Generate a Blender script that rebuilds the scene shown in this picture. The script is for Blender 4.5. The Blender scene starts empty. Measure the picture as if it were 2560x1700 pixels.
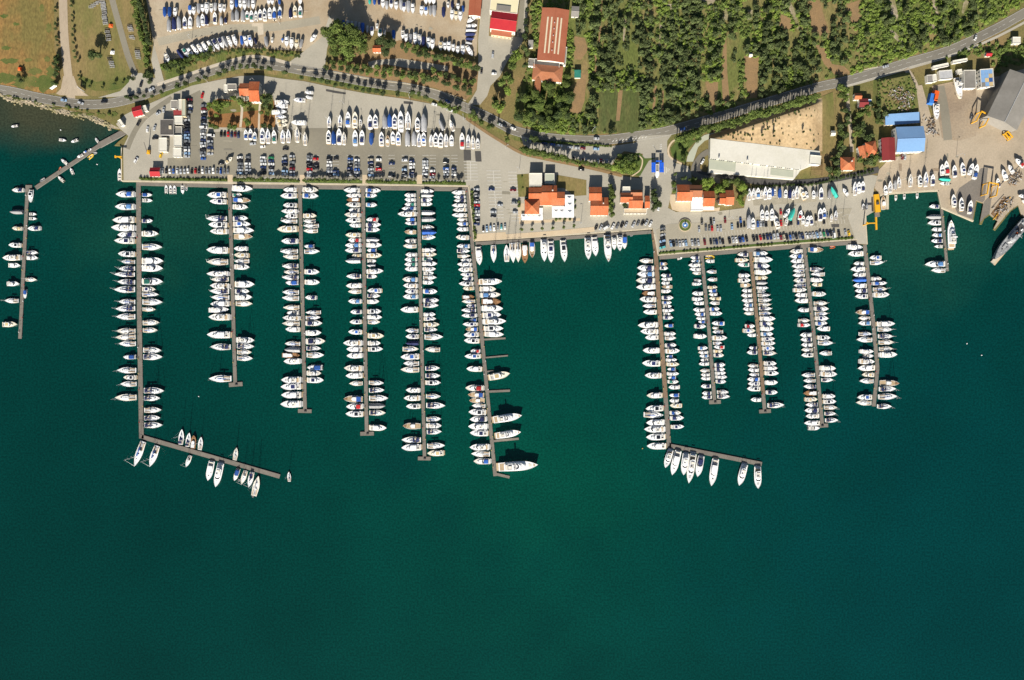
import bpy, bmesh, math, random
from mathutils import Vector, Matrix
random.seed(7)
R = math.radians
SC = bpy.context.scene
COL = SC.collection

# ------------------------------------------------------------------ camera, sky, sun, exposure
S = 0.3            # metres per photograph pixel on the ground
HC = 560.0         # flying height
def P(px, py, z=0.0):
    k = S*(HC-z)/HC
    return Vector(((px-1280)*k, (850-py)*k, z))

cam_d = bpy.data.cameras.new('camera'); cam = bpy.data.objects.new('camera', cam_d); COL.objects.link(cam)
cam.location = (0, 0, HC); cam.rotation_euler = (0, 0, 0)
cam_d.sensor_fit = 'HORIZONTAL'; cam_d.angle = 2*math.atan(1280*S/HC)
cam_d.clip_start = 1; cam_d.clip_end = 20000
SC.camera = cam

SUN_EL, SUN_AZ = R(30), R(6)      # shadows run up the picture, leaning a little to the east
to_sun = Vector((-math.sin(SUN_AZ)*math.cos(SUN_EL), -math.cos(SUN_AZ)*math.cos(SUN_EL), math.sin(SUN_EL)))
w = bpy.data.worlds.new('World'); SC.world = w; w.use_nodes = True
nt = w.node_tree; nt.nodes.clear()
sky = nt.nodes.new('ShaderNodeTexSky'); sky.sky_type = 'NISHITA'; sky.sun_disc = False
sky.sun_elevation = SUN_EL; sky.sun_rotation = math.atan2(to_sun.x, to_sun.y)
bg = nt.nodes.new('ShaderNodeBackground'); bg.inputs[1].default_value = 0.05
wo = nt.nodes.new('ShaderNodeOutputWorld')
nt.links.new(sky.outputs[0], bg.inputs[0]); nt.links.new(bg.outputs[0], wo.inputs[0])
sl = bpy.data.lights.new('sun', 'SUN'); sl.energy = 5.0; sl.angle = R(0.5); sl.color = (1.0, 0.94, 0.84)
so = bpy.data.objects.new('sun', sl); COL.objects.link(so)
so.rotation_euler = (-to_sun).to_track_quat('-Z', 'Y').to_euler()
vs = SC.view_settings; vs.view_transform = 'Standard'; vs.look = 'None'; vs.exposure = 0.72; vs.gamma = 1
SC.render.film_transparent = False
try:
    SC.cycles.max_bounces = 4; SC.cycles.diffuse_bounces = 2; SC.cycles.glossy_bounces = 2
    SC.cycles.filter_width = 1.5
except Exception: pass

# ------------------------------------------------------------------ materials
MATS = {}
def mat(name, c, c2=None, scale=0.3, rough=0.8, c3=None, scale3=0.02, fine=None, stretch=(1,1,1), spec=0.3, vary=0.0, lo=0.35, hi=0.65, metal=0.0):
    """procedural material: c mixed with c2 by a noise, c3 by a broad noise, fine grain, per-object variation"""
    if not name.startswith(('gel','deck','seat','white_','mast','awning','wall_white','car_','paint','sand')):
        c, c2, c3 = [None if q is None else tuple(.92*e for e in q) for q in (c, c2, c3)]
    m = bpy.data.materials.new(name); m.use_nodes = True; MATS[name] = m
    t = m.node_tree; N = t.nodes; L = t.links
    b = N['Principled BSDF']; b.inputs['Roughness'].default_value = rough
    b.inputs['Specular IOR Level'].default_value = spec; b.inputs['Metallic'].default_value = metal
    m.diffuse_color = (*c, 1)
    b.inputs['Base Color'].default_value = (*c, 1)
    def mixrgb(fac, a, bb):
        x = N.new('ShaderNodeMix'); x.data_type = 'RGBA'
        L.new(fac, x.inputs[0])
        for i, v in ((6, a), (7, bb)):
            if hasattr(v, 'is_linked'): L.new(v, x.inputs[i])
            else: x.inputs[i].default_value = (*v, 1)
        return x.outputs[2]
    cur = c
    if c2 is not None or c3 is not None or fine:
        g = N.new('ShaderNodeNewGeometry'); mp = N.new('ShaderNodeMapping'); mp.inputs['Scale'].default_value = stretch
        L.new(g.outputs['Position'], mp.inputs['Vector'])
        def noise(sc, det, l, h):
            n = N.new('ShaderNodeTexNoise'); n.inputs['Scale'].default_value = sc; n.inputs['Detail'].default_value = det
            n.inputs['Roughness'].default_value = 0.62
            L.new(mp.outputs[0], n.inputs['Vector'])
            r = N.new('ShaderNodeMapRange'); r.inputs[1].default_value = l; r.inputs[2].default_value = h
            L.new(n.outputs[0], r.inputs[0]); return r.outputs[0]
        if c2 is not None: cur = mixrgb(noise(scale, 6, lo, hi), cur, c2)
        if c3 is not None: cur = mixrgb(noise(scale3, 4, 0.42, 0.62), cur, c3)
        if fine:
            f = noise(fine[0], 3, 0.3, 0.7)
            x = N.new('ShaderNodeMix'); x.data_type = 'RGBA'; x.blend_type = 'MULTIPLY'; x.inputs[0].default_value = 1
            v = N.new('ShaderNodeMapRange'); v.inputs[3].default_value = 1-fine[1]; v.inputs[4].default_value = 1+fine[1]
            L.new(f, v.inputs[0])
            if hasattr(cur, 'is_linked'): L.new(cur, x.inputs[6])
            else: x.inputs[6].default_value = (*cur, 1)
            L.new(v.outputs[0], x.inputs[7]); cur = x.outputs[2]
    if vary:
        oi = N.new('ShaderNodeObjectInfo'); v = N.new('ShaderNodeMapRange'); v.inputs[3].default_value = 1-vary; v.inputs[4].default_value = 1+vary
        L.new(oi.outputs['Random'], v.inputs[0])
        x = N.new('ShaderNodeMix'); x.data_type = 'RGBA'; x.blend_type = 'MULTIPLY'; x.inputs[0].default_value = 1
        if hasattr(cur, 'is_linked'): L.new(cur, x.inputs[6])
        else: x.inputs[6].default_value = (*cur, 1)
        L.new(v.outputs[0], x.inputs[7]); cur = x.outputs[2]
    if hasattr(cur, 'is_linked'): L.new(cur, b.inputs['Base Color'])
    return m

# grounds
mat('dry_ground', (.20,.16,.06), (.12,.13,.036), .08, .95, (.25,.175,.075), .02, (1.2,.25))
mat('field_brown', (.34,.18,.06), (.235,.145,.046), .09, .95, (.18,.145,.045), .03, (.7,.32), (1,.5,1))
mat('field_tan', (.28,.20,.085), (.19,.155,.055), .09, .95, (.15,.15,.042), .03, (1.0,.2), (1,.4,1))
mat('grass_green', (.095,.12,.028), (.19,.165,.05), .10, .95, (.075,.11,.022), .03, (1.5,.3))
mat('lawn', (.06,.11,.02), (.10,.13,.03), .2, .95, None, .02, (1.5,.25))
mat('grove_soil', (.26,.19,.08), (.145,.155,.042), .06, .95, (.11,.14,.032), .02, (.9,.3), (1,.45,1), lo=.42, hi=.58)
mat('earth_strip', (.30,.19,.09), (.24,.16,.08), .2, .95, None, .02, (1.5,.2))
mat('crop_green', (.085,.105,.032), (.13,.125,.042), .12, .95, (.075,.10,.026), .04, (1.1,.35), (1,.3,1))
mat('sand_lot', (.55,.385,.205), (.66,.49,.28), .06, .95, (.45,.31,.16), .035, (.5,.22))
mat('red_earth', (.30,.14,.05), (.25,.13,.05), .15, .95, None, .02, (1.2,.2))
mat('gravel_yard', (.47,.395,.285), (.39,.31,.21), .04, .95, (.36,.27,.17), .025, (1.2,.1))
mat('dirt_road', (.46,.38,.275), (.40,.32,.23), .06, .95, None, .02, (1.0,.08), (1,.3,1))
mat('concrete_lot', (.36,.325,.245), (.30,.27,.205), .04, .9, (.39,.35,.265), .015, (.9,.07))
mat('concrete_apron', (.41,.378,.305), (.345,.318,.255), .035, .9, (.44,.403,.325), .013, (.9,.07))
mat('concrete_yard', (.42,.345,.25), (.36,.295,.21), .07, .9, (.45,.37,.27), .02, (.9,.1))
mat('rust_yard', (.34,.26,.175), (.40,.33,.24), .06, .95, (.28,.215,.15), .03, (.8,.15))
mat('asphalt', (.205,.188,.152), (.245,.225,.182), .05, .9, (.175,.16,.13), .025, (1.0,.07))
mat('asphalt_dark', (.07,.068,.065), (.085,.08,.075), .1, .9, None, .02, (1.0,.08))
mat('asphalt_lot', (.25,.227,.172), (.205,.186,.142), .035, .9, (.275,.25,.19), .013, (1.0,.06))
mat('pavement_pale', (.56,.49,.38), (.50,.43,.33), .15, .9, None, .02, (1.0,.08))
mat('pavement_tan', (.55,.43,.28), (.60,.48,.33), .1, .9, None, .02, (1.0,.06))
mat('quay_stone', (.58,.51,.38), (.50,.43,.31), .3, .9, None, .02, (1.0,.1))
mat('promenade_grey', (.185,.165,.14), (.215,.19,.16), .1, .9, None, .02, (.8,.08))
mat('rock', (.42,.35,.25), (.30,.25,.17), .2, .95, (.22,.20,.09), .06, (1.0,.3))
mat('paint_white', (.74,.72,.66), (.6,.58,.52), .8, .8)
mat('paint_yellow', (.6,.45,.12), (.5,.38,.12), .8, .8)
mat('pontoon', (.175,.155,.13), (.21,.185,.155), .15, .9, None, .02, (.7,.1), vary=.07)
mat('pontoon_wood', (.20,.135,.085), (.235,.165,.11), .2, .9, None, .02, (.7,.12), vary=.07)
mat('pontoon_side', (.30,.28,.25), (.22,.2,.18), .4, .9)
# boats
mat('gel_white', (.86,.86,.85), (.82,.82,.81), .25, .28, spec=.5, vary=.05)
mat('gel_cream', (.76,.71,.58), (.71,.65,.52), .3, .3, spec=.5, vary=.06)
mat('deck_white', (.82,.815,.80), (.75,.745,.73), .6, .55, vary=.08)
mat('deck_grey', (.45,.44,.43), (.36,.36,.36), .7, .6, vary=.15)
mat('deck_teak', (.46,.35,.22), (.38,.28,.17), .6, .7, vary=.12)
mat('seat_cream', (.74,.69,.59), (.66,.61,.51), .8, .7, vary=.1)
mat('window_dark', (.012,.014,.018), (.03,.035,.045), .5, .12, spec=.6)
mat('navy_canvas', (.012,.018,.075), (.022,.032,.11), .4, .8, vary=.35)
mat('blue_canvas', (.022,.085,.34), (.03,.12,.44), .4, .8, vary=.3)
mat('light_blue_canvas', (.07,.19,.42), (.12,.26,.50), .4, .8, vary=.2)
mat('green_canvas', (.015,.13,.10), (.03,.19,.14), .4, .8, vary=.3)
mat('red_canvas', (.42,.012,.018), (.50,.03,.03), .4, .8, vary=.2)
mat('grey_canvas', (.33,.33,.34), (.44,.44,.44), .35, .8, vary=.35)
mat('white_canvas', (.74,.74,.73), (.66,.66,.66), .4, .8, vary=.08)
mat('tan_canvas', (.62,.48,.26), (.54,.42,.22), .4, .8, vary=.15)
mat('teal_cover', (.03,.42,.34), (.05,.50,.41), .3, .75)
mat('black_canvas', (.018,.018,.022), (.03,.03,.035), .4, .8, vary=.3)
mat('varnish', (.36,.20,.10), (.28,.15,.07), .5, .4, vary=.2)
mat('hull_navy', (.012,.02,.06), (.02,.03,.09), .4, .25, vary=.3)
mat('hull_red', (.40,.03,.015), (.33,.02,.01), .4, .35)
mat('antifoul', (.10,.025,.02), (.05,.02,.03), .5, .8, vary=.5)
mat('rubber_grey', (.30,.31,.32), (.24,.25,.26), .5, .7, vary=.4)
mat('rubber_black', (.02,.02,.022), (.03,.03,.03), .5, .8)
mat('rubber_yellow', (.75,.5,.04), (.66,.44,.05), .5, .7)
mat('rubber_orange', (.6,.12,.02), (.5,.1,.02), .5, .7)
mat('alloy', (.55,.56,.57), (.45,.46,.47), .5, .35, spec=.6, metal=.5)
mat('ship_grey', (.27,.285,.30), (.34,.35,.36), .2, .6, None, .02, (.6,.2))
mat('ship_deck', (.22,.23,.24), (.38,.38,.37), .5, .8, None, .02, (.7,.35))
# cars
CARCOL = {'white':(.75,.75,.73),'silver':(.42,.44,.46),'grey':(.16,.17,.18),'black':(.012,.012,.014),'navy':(.015,.03,.10),'blue':(.03,.10,.35),
 'red':(.48,.012,.015),'dark_red':(.16,.012,.018),'green':(.02,.22,.09),'beige':(.42,.37,.27),'pale_blue':(.25,.38,.55),'yellow':(.8,.5,.02),'orange':(.75,.22,.02),'teal':(.10,.42,.42)}
for k, v in CARCOL.items(): mat('car_'+k, v, tuple(x*.9 for x in v), .5, .25, spec=.6)
mat('car_glass', (.02,.024,.03), (.03,.035,.045), .8, .1, spec=.7)
mat('tyre', (.018,.018,.018), (.03,.03,.03), 1., .9)
# buildings
mat('wall_white', (.74,.71,.63), (.66,.62,.53), .3, .9, vary=.06)
mat('wall_cream', (.66,.55,.35), (.60,.50,.32), .3, .9)
mat('wall_grey', (.42,.40,.37), (.36,.34,.31), .3, .9)
mat('tile_orange', (.55,.145,.05), (.45,.115,.042), .5, .85, (.50,.17,.075), .12, (1.6,.22), (1,.4,1))
mat('tile_brown', (.40,.155,.07), (.34,.13,.06), .3, .85, (.36,.15,.08), .1, (1.6,.16))
mat('metal_red', (.42,.022,.028), (.38,.018,.025), .3, .5, None, .02, (1.0,.06))
mat('metal_rust', (.36,.115,.06), (.40,.14,.075), .1, .7, (.34,.10,.05), .04, (1.0,.07))
mat('metal_maroon', (.24,.035,.035), (.21,.03,.03), .2, .6)
mat('metal_blue', (.20,.36,.60), (.23,.40,.65), .1, .5, (.19,.33,.55), .05, (.8,.05))
mat('metal_blue_dark', (.03,.09,.28), (.04,.11,.32), .2, .5)
mat('roof_grey', (.25,.235,.205), (.29,.27,.24), .12, .85, (.215,.20,.175), .04, (.8,.06))
mat('roof_dark', (.085,.08,.075), (.11,.10,.09), .15, .9, None, .02, (.8,.12))
mat('roof_white', (.70,.67,.58), (.66,.63,.54), .08, .8, (.62,.59,.49), .04, (.8,.05))
mat('roof_cream', (.74,.68,.44), (.70,.63,.40), .1, .8)
mat('roof_grey_green', (.42,.44,.34), (.46,.47,.37), .15, .85)
mat('skylight', (.70,.60,.42), (.62,.54,.38), .6, .5)
mat('awning_white', (.83,.83,.82), (.79,.79,.78), .3, .8)
mat('glass_pane', (.03,.045,.06), (.06,.08,.10), .3, .12, spec=.6)
mat('canopy_blue', (.012,.10,.62), (.02,.13,.70), .3, .45, None, .02, (1.5,.1))
mat('steel_yellow', (.80,.42,.02), (.70,.36,.02), .5, .5)
mat('steel_dark', (.06,.06,.06), (.09,.08,.075), .5, .7)
mat('steel_pale', (.5,.5,.5), (.4,.4,.4), .5, .6)
mat('wood_brown', (.17,.10,.05), (.24,.15,.08), .3, .9)
mat('plastic_orange', (.8,.13,.02), (.7,.1,.02), .5, .6)
mat('tarp_blue', (.03,.16,.55), (.05,.2,.6), .4, .7)
# plants
mat('leaf_dark', (.036,.060,.016), (.072,.100,.028), .35, .8, vary=.35)
mat('leaf_mid', (.070,.108,.020), (.125,.165,.034), .35, .8, vary=.3)
mat('leaf_bright', (.115,.178,.022), (.175,.23,.04), .35, .8, vary=.3)
mat('mast_white', (.78,.78,.77), (.7,.7,.7), .5, .4)
mat('leaf_olive', (.060,.086,.028), (.125,.158,.052), .4, .8, vary=.38)
mat('leaf_purple', (.07,.045,.04), (.10,.06,.05), .4, .8)
mat('bark', (.11,.075,.045), (.16,.12,.08), .6, .95)

def water_mat():
    m = bpy.data.materials.new('sea_water'); m.use_nodes = True; t = m.node_tree; N = t.nodes; L = t.links
    b = N['Principled BSDF']; b.inputs['Roughness'].default_value = .10; b.inputs['IOR'].default_value = 1.333
    g = N.new('ShaderNodeNewGeometry')
    def noise(sc, det, l, h):
        n = N.new('ShaderNodeTexNoise'); n.inputs['Scale'].default_value = sc; n.inputs['Detail'].default_value = det
        L.new(g.outputs['Position'], n.inputs['Vector'])
        r = N.new('ShaderNodeMapRange'); r.interpolation_type = 'SMOOTHSTEP'; r.inputs[1].default_value = l; r.inputs[2].default_value = h
        L.new(n.outputs[0], r.inputs[0]); return r.outputs[0]
    def mix(f, a, bb):
        x = N.new('ShaderNodeMix'); x.data_type = 'RGBA'; L.new(f, x.inputs[0])
        for i, v in ((6, a), (7, bb)):
            if hasattr(v, 'is_linked'): L.new(v, x.inputs[i])
            else: x.inputs[i].default_value = (*v, 1)
        return x.outputs[2]
    # the bed: shallow sand shelf near land, deep clear water off shore
    def shelf(px, py, r0, r1, sy=1.0):
        c = P(px, py)
        s = N.new('ShaderNodeVectorMath'); s.operation = 'SUBTRACT'; L.new(g.outputs['Position'], s.inputs[0]); s.inputs[1].default_value = c
        q = N.new('ShaderNodeVectorMath'); q.operation = 'MULTIPLY'; L.new(s.outputs[0], q.inputs[0]); q.inputs[1].default_value = (1, sy, 0)
        n = N.new('ShaderNodeTexNoise'); n.inputs['Scale'].default_value = .035; n.inputs['Detail'].default_value = 4; L.new(g.outputs['Position'], n.inputs['Vector'])
        d = N.new('ShaderNodeVectorMath'); d.operation = 'LENGTH'; L.new(q.outputs[0], d.inputs[0])
        a = N.new('ShaderNodeMath'); a.operation = 'MULTIPLY_ADD'; L.new(n.outputs[0], a.inputs[0]); a.inputs[1].default_value = (r1-r0)*.9; L.new(d.outputs['Value'], a.inputs[2])
        r = N.new('ShaderNodeMapRange'); r.interpolation_type = 'SMOOTHSTEP'; r.inputs[1].default_value = r0+(r1-r0)*.45; r.inputs[2].default_value = r1+(r1-r0)*.45
        r.inputs[3].default_value = 1; r.inputs[4].default_value = 0
        L.new(a.outputs[0], r.inputs[0]); return r.outputs[0]
    c = mix(shelf(1280, 1000, 40, 420, 1.25), (.0004,.0345,.0285), (.0006,.0445,.0325))
    c = mix(shelf(2500, 1450, 60, 330, 1.0), c, (.0003,.0350,.0345))
    c = mix(shelf(100, 1500, 60, 330, 1.0), c, (.0003,.0295,.0245))
    c = mix(shelf(1360, 1190, 10, 120, 1.6), c, (.0008,.052,.034))
    c = mix(shelf(1400, 610, 8, 62, 2.4), c, (.010,.054,.034))
    c = mix(shelf(1000, 1150, 2, 34, 1.0), c, (.0006,.036,.030))
    c = mix(shelf(1110, 1300, 2, 24, .7), c, (.0006,.039,.030))
    c = mix(shelf(420, 520, 10, 120, 1.4), c, (.0042,.046,.031))
    c = mix(shelf(2280, 560, 10, 110, 1.2), c, (.006,.053,.036))
    c = mix(shelf(110, 255, 22, 92, 2.0), c, (.042,.046,.026))
    def mul(cc, f, a_, b_):
        x = N.new('ShaderNodeMix'); x.data_type = 'RGBA'; x.blend_type = 'MULTIPLY'; x.inputs[0].default_value = 1
        v = N.new('ShaderNodeMapRange'); v.inputs[3].default_value = a_; v.inputs[4].default_value = b_
        L.new(f, v.inputs[0]); L.new(cc, x.inputs[6]); L.new(v.outputs[0], x.inputs[7]); return x.outputs[2]
    c = mul(c, noise(.012, 5, .3, .7), .92, 1.08)
    c = mul(c, noise(.7, 4, .3, .7), .76, 1.24)
    c = mix(noise(.55, 2, .815, .86), c, (.10,.15,.13))      # flecks of foam
    L.new(c, b.inputs['Base Color'])
    n1 = N.new('ShaderNodeTexNoise'); n1.inputs['Scale'].default_value = .9; n1.inputs['Detail'].default_value = 4; L.new(g.outputs['Position'], n1.inputs['Vector'])
    bp = N.new('ShaderNodeBump'); bp.inputs['Strength'].default_value = .25; bp.inputs['Distance'].default_value = .2
    L.new(n1.outputs[0], bp.inputs['Height']); L.new(bp.outputs[0], b.inputs['Normal'])
    MATS['sea_water'] = m
water_mat()

# ------------------------------------------------------------------ helpers
def tag(o, label=None, cat=None, group=None, kind=None):
    if label: o['label'] = label
    if cat: o['category'] = cat
    if group: o['group'] = group
    if kind: o['kind'] = kind
    return o
def link(name, me, parent=None, loc=None):
    o = bpy.data.objects.new(name, me); COL.objects.link(o)
    if parent is not None: o.parent = parent
    if loc is not None: o.location = loc
    return o
def empty(name, loc, rz=0, scale=None):
    o = bpy.data.objects.new(name, None); COL.objects.link(o); o.location = loc; o.rotation_euler = (0,0,rz); o.empty_display_size = .5
    if scale: o.scale = scale
    return o
class MB:
    """collects vertices and faces of one mesh"""
    def __init__(self): self.v = []; self.f = []
    def add(self, vs, fs):
        n = len(self.v); self.v += [tuple(x) for x in vs]; self.f += [tuple(i+n for i in f) for f in fs]; return self
    def box(self, x0,x1,y0,y1,z0,z1):
        return self.add([(x0,y0,z0),(x1,y0,z0),(x1,y1,z0),(x0,y1,z0),(x0,y0,z1),(x1,y0,z1),(x1,y1,z1),(x0,y1,z1)],
            [(3,2,1,0),(4,5,6,7),(0,1,5,4),(1,2,6,5),(2,3,7,6),(3,0,4,7)])
    def loft(self, rings, cap=True, closed=True):
        n = len(rings[0]); vs = [p for r in rings for p in r]; fs = []
        for k in range(len(rings)-1):
            for i in range(n if closed else n-1):
                j = (i+1) % n
                fs.append((k*n+i, k*n+j, (k+1)*n+j, (k+1)*n+i))
        if cap:
            fs.append(tuple(range(n-1,-1,-1))); fs.append(tuple((len(rings)-1)*n+i for i in range(n)))
        return self.add(vs, fs)
    def prism(self, poly, z0, z1, top=None):
        top = top or poly
        return self.loft([[(x,y,z0) for x,y in poly], [(x,y,z1) for x,y in top]])
    def cyl(self, p, q, r0, r1=None, n=8):
        p, q = Vector(p), Vector(q); r1 = r0 if r1 is None else r1
        d = (q-p).normalized(); a = d.orthogonal().normalized(); b = d.cross(a)
        ring = lambda c, r: [c+(a*math.cos(2*math.pi*i/n)+b*math.sin(2*math.pi*i/n))*r for i in range(n)]
        return self.loft([ring(p,r0), ring(q,r1)])
    def mesh(self, name, m, smooth=False):
        me = bpy.data.meshes.new(name); me.from_pydata(self.v, [], self.f)
        bm = bmesh.new(); bm.from_mesh(me); bmesh.ops.recalc_face_normals(bm, faces=bm.faces); bm.to_mesh(me); bm.free()
        if m: me.materials.append(MATS[m])
        if smooth: me.polygons.foreach_set('use_smooth', [True]*len(me.polygons))
        me.update(); return me
    def obj(self, name, m, parent=None, smooth=False, loc=None): return link(name, self.mesh(name, m, smooth), parent, loc)

_mc = {}
def mesh_in(me, m):
    """the same mesh in another material, shared between all users"""
    if m is None or me.materials[0] == MATS[m]: return me
    k = (me.name, m)
    if k not in _mc:
        c = me.copy(); c.materials[0] = MATS[m]; _mc[k] = c
    return _mc[k]
def spawn(proto, name, loc, rz, scale, label, cat, group=None, over=None):
    """proto: list of (part name, mesh, parent index or None, local location)"""
    root = empty(name, loc, rz, scale); tag(root, label, cat, group); objs = []
    for pn, me, pi, lo in proto:
        m = (over or {}).get(pn)
        if m == '-': objs.append(None); continue
        par = root if pi is None else objs[pi]
        if par is None: par = root
        o = bpy.data.objects.new(pn, mesh_in(me, m)); COL.objects.link(o); o.parent = par
        if lo: o.location = lo
        objs.append(o)
    return root

def smooth_line(pts, n=8):
    out = []; p = [pts[0]]+list(pts)+[pts[-1]]
    for i in range(1, len(p)-2):
        for k in range(n):
            t = k/n; a,b,c,d = p[i-1],p[i],p[i+1],p[i+2]
            out.append(tuple(.5*((2*b[j])+(-a[j]+c[j])*t+(2*a[j]-5*b[j]+4*c[j]-d[j])*t*t+(-a[j]+3*b[j]-3*c[j]+d[j])*t**3) for j in (0,1)))
    out.append(tuple(pts[-1])); return out
def offset_line(pts, d):
    out = []
    for i, p in enumerate(pts):
        a = Vector(pts[max(i-1,0)]); b = Vector(pts[min(i+1,len(pts)-1)]); t = (b-a).normalized()
        out.append((p[0]-t.y*d, p[1]+t.x*d))
    return out
def inside(x, y, poly):
    c = False; j = len(poly)-1
    for i in range(len(poly)):
        xi, yi = poly[i]; xj, yj = poly[j]
        if (yi > y) != (yj > y) and x < (xj-xi)*(y-yi)/(yj-yi)+xi: c = not c
        j = i
    return c
LAND = 1.2; LS = .003
_lay = [0]
def lay():
    _lay[0] += 1; return LAND + LS*_lay[0]
def sheet(name, m, poly, z=None, kind='structure', parent=None):
    z = lay() if z is None else z
    mb = MB(); mb.add([P(x,y,z) for x,y in poly], [tuple(range(len(poly)))])
    me = bpy.data.meshes.new(name); me.from_pydata(mb.v, [], mb.f)
    bm = bmesh.new(); bm.from_mesh(me); bmesh.ops.triangulate(bm, faces=bm.faces)
    for f in bm.faces:
        f.normal_update()
        if f.normal.z < 0: f.normal_flip()
    bm.to_mesh(me); bm.free(); me.materials.append(MATS[m])
    o = link(name, me, parent)
    if kind: o['kind'] = kind
    return o
def ribbon(name, m, pts, width, z=None, smooth=True, kind='structure', parent=None):
    """a strip of the given width (photograph pixels) along a line"""
    ln = smooth_line(pts) if smooth else pts
    a = offset_line(ln, -width/2); b = offset_line(ln, width/2); z = lay() if z is None else z
    n = len(ln); me = bpy.data.meshes.new(name)
    me.from_pydata([P(*p,z) for p in a]+[P(*p,z) for p in b], [], [(i,i+1,n+i+1,n+i) for i in range(n-1)])
    bm = bmesh.new(); bm.from_mesh(me)
    for f in bm.faces:
        f.normal_update()
        if f.normal.z < 0: f.normal_flip()
    bm.to_mesh(me); bm.free(); me.materials.append(MATS[m])
    o = link(name, me, parent)
    if kind: o['kind'] = kind
    return o
ORD = ['first','second','third','fourth','fifth','sixth','seventh','eighth','ninth','tenth','eleventh','twelfth','thirteenth','fourteenth','fifteenth','sixteenth','seventeenth','eighteenth','nineteenth','twentieth']
def ordinal(i):
    if i < 20: return ORD[i]
    t = (i+1)//10; u = (i+1) % 10; T = {2:('twentieth','twenty'),3:('thirtieth','thirty'),4:('fortieth','forty'),5:('fiftieth','fifty'),6:('sixtieth','sixty'),7:('seventieth','seventy'),8:('eightieth','eighty'),9:('ninetieth','ninety')}[t]
    return T[0] if u == 0 else T[1]+'-'+ORD[u-1]
# ------------------------------------------------------------------ sea, land, grounds
wm = bpy.data.meshes.new('sea'); q = 4000
wm.from_pydata([(-q,-q,0),(q,-q,0),(q,q,0),(-q,q,0)], [], [(0,1,2,3)]); wm.materials.append(MATS['sea_water'])
tag(link('sea_water', wm), kind='structure')

COAST = [(-1600,120),(-300,200),(0,240),(28,253),(74,259),(121,274),(165,287),(228,296),(249,307),(280,321),(300,326),(321,336),(297,356),(288,365),(307,366),
 (307,452),(342,452.5),(575,458),(770,460),(1000,463),(1172,466),(1185.5,603),(1300,596),(1420,588),(1540,580),(1629,573),(1633,580),(1644,639),
 (1754,630),(1876,620),(2010,609),(2141,600),(2141,611),(2166,611),(2162,533),(2182,531),(2198,525),(2198,487),(2213,487),(2213,524),(2220,524),(2220,486),(2228,483),(2313,477),(2344,476),
 (2352,519.5),(2431,553),(2440,504),(2457,509),(2447,560),(2452,562),(2458,548),(2466,543),(2473,538),(2492,553),(2482,573),(2486,577),(2525,528),(2545,515),(2551,539),(2562,547),(2700,520),(4200,700),(4200,-2400),(-1600,-2400)]
mb = MB(); mb.prism([tuple(P(x,y).xy) for x,y in COAST], -3, LAND)
land = mb.obj('ground', 'dry_ground'); tag(land, kind='structure')
# stone coping along the quays
def coping(pts, wd=2.6):
    ln = pts; a = offset_line(ln, -wd/2); b = offset_line(ln, wd/2)
    m = MB()
    for i in range(len(ln)-1):
        p = [P(*a[i]).xy, P(*a[i+1]).xy, P(*b[i+1]).xy, P(*b[i]).xy]
        m.prism([tuple(x) for x in p], .2, LAND+.16)
    tag(m.obj('quay_wall', 'quay_stone'), kind='structure')
coping([(306,366),(306,452)], 2.4)
coping([(307,453),(342,453.5),(575,458.5),(770,460.5),(1000,463.5),(1172,466)], 3.6)
coping([(1172,466),(1185.5,603)], 3)
coping([(1185.5,602),(1300,595),(1420,587),(1540,579),(1629,572)], 3.6)
coping([(1635,585),(1645,639)], 3); coping([(1645,638),(1754,629),(1876,619),(2010,608),(2141,599)], 3.4)
coping([(2161,534),(2166,611)], 2.6)
coping([(2198,489),(2228,484),(2313,478),(2344,477)], 4.5); coping([(2344,476),(2352,519.5),(2431,553)], 4.2); coping([(2216.5,487),(2216.5,524)], 6.5)
# low grey promenades in front of the coping
def promenade(pts, wd):
    a = offset_line(pts, -wd/2); b = offset_line(pts, wd/2); m = MB()
    for i in range(len(pts)-1):
        m.prism([tuple(P(*x).xy) for x in (a[i],a[i+1],b[i+1],b[i])], -.6, .85)
    tag(m.obj('promenade_path', 'promenade_grey'), kind='structure')
promenade([(342,459),(575,465),(770,467.5),(1000,471),(1168,473.5)], 9.5)
promenade([(1189,609.5),(1300,602.5),(1420,594.5),(1540,586.5),(1627,580)], 8)
promenade([(1648,644.5),(1754,636),(1876,626),(2010,615),(2141,606.5)], 9)

# shore and fields, west
sheet('shore', 'rock', [(-300,195),(0,232),(40,245),(80,250),(125,262),(170,276),(230,287),(262,302),(302,322),(280,321),(249,307),(228,296.3),(165,287.3),(121,274.3),(74,259.3),(28,253.3),(0,240.3),(-300,200.3)])
sheet('field', 'field_brown', [(-900,-900),(132,-900),(136,120),(146,160),(150,200),(140,232),(110,236),(60,228),(0,213),(-900,150)])
def ragged(cx, cy, rx, ry, seed, n=26):
    r_ = random.Random(seed); return [(cx+rx*math.cos(6.2832*i/n)*r_.uniform(.55,1.1), cy+ry*math.sin(6.2832*i/n)*r_.uniform(.5,1.1)) for i in range(n)]
for i,(cx,cy,rx,ry) in enumerate(((10,195,34,16),(62,205,40,20),(112,210,34,22),(25,152,26,9),(90,178,22,10),(128,180,14,16),(15,120,14,6),(70,150,12,6),(118,148,10,8),(105,20,8,14),(122,70,8,16),(40,60,10,5),(10,40,12,6))):
    sheet('grass_patch', 'grass_green', ragged(cx,cy,rx,ry,i))
sheet('field', 'field_tan', [(180,-900),(260,-900),(274,0),(300,80),(330,185),(325,215),(300,235),(230,240),(208,225),(190,200),(176,120)])
sheet('field', 'field_tan', [(285,-900),(322,-900),(330,0),(350,100),(372,160),(350,178),(318,90),(288,0)])
sheet('lawn', 'grass_green', [(196,185),(240,205),(330,190),(328,212),(290,224),(240,228),(212,218)])
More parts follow.
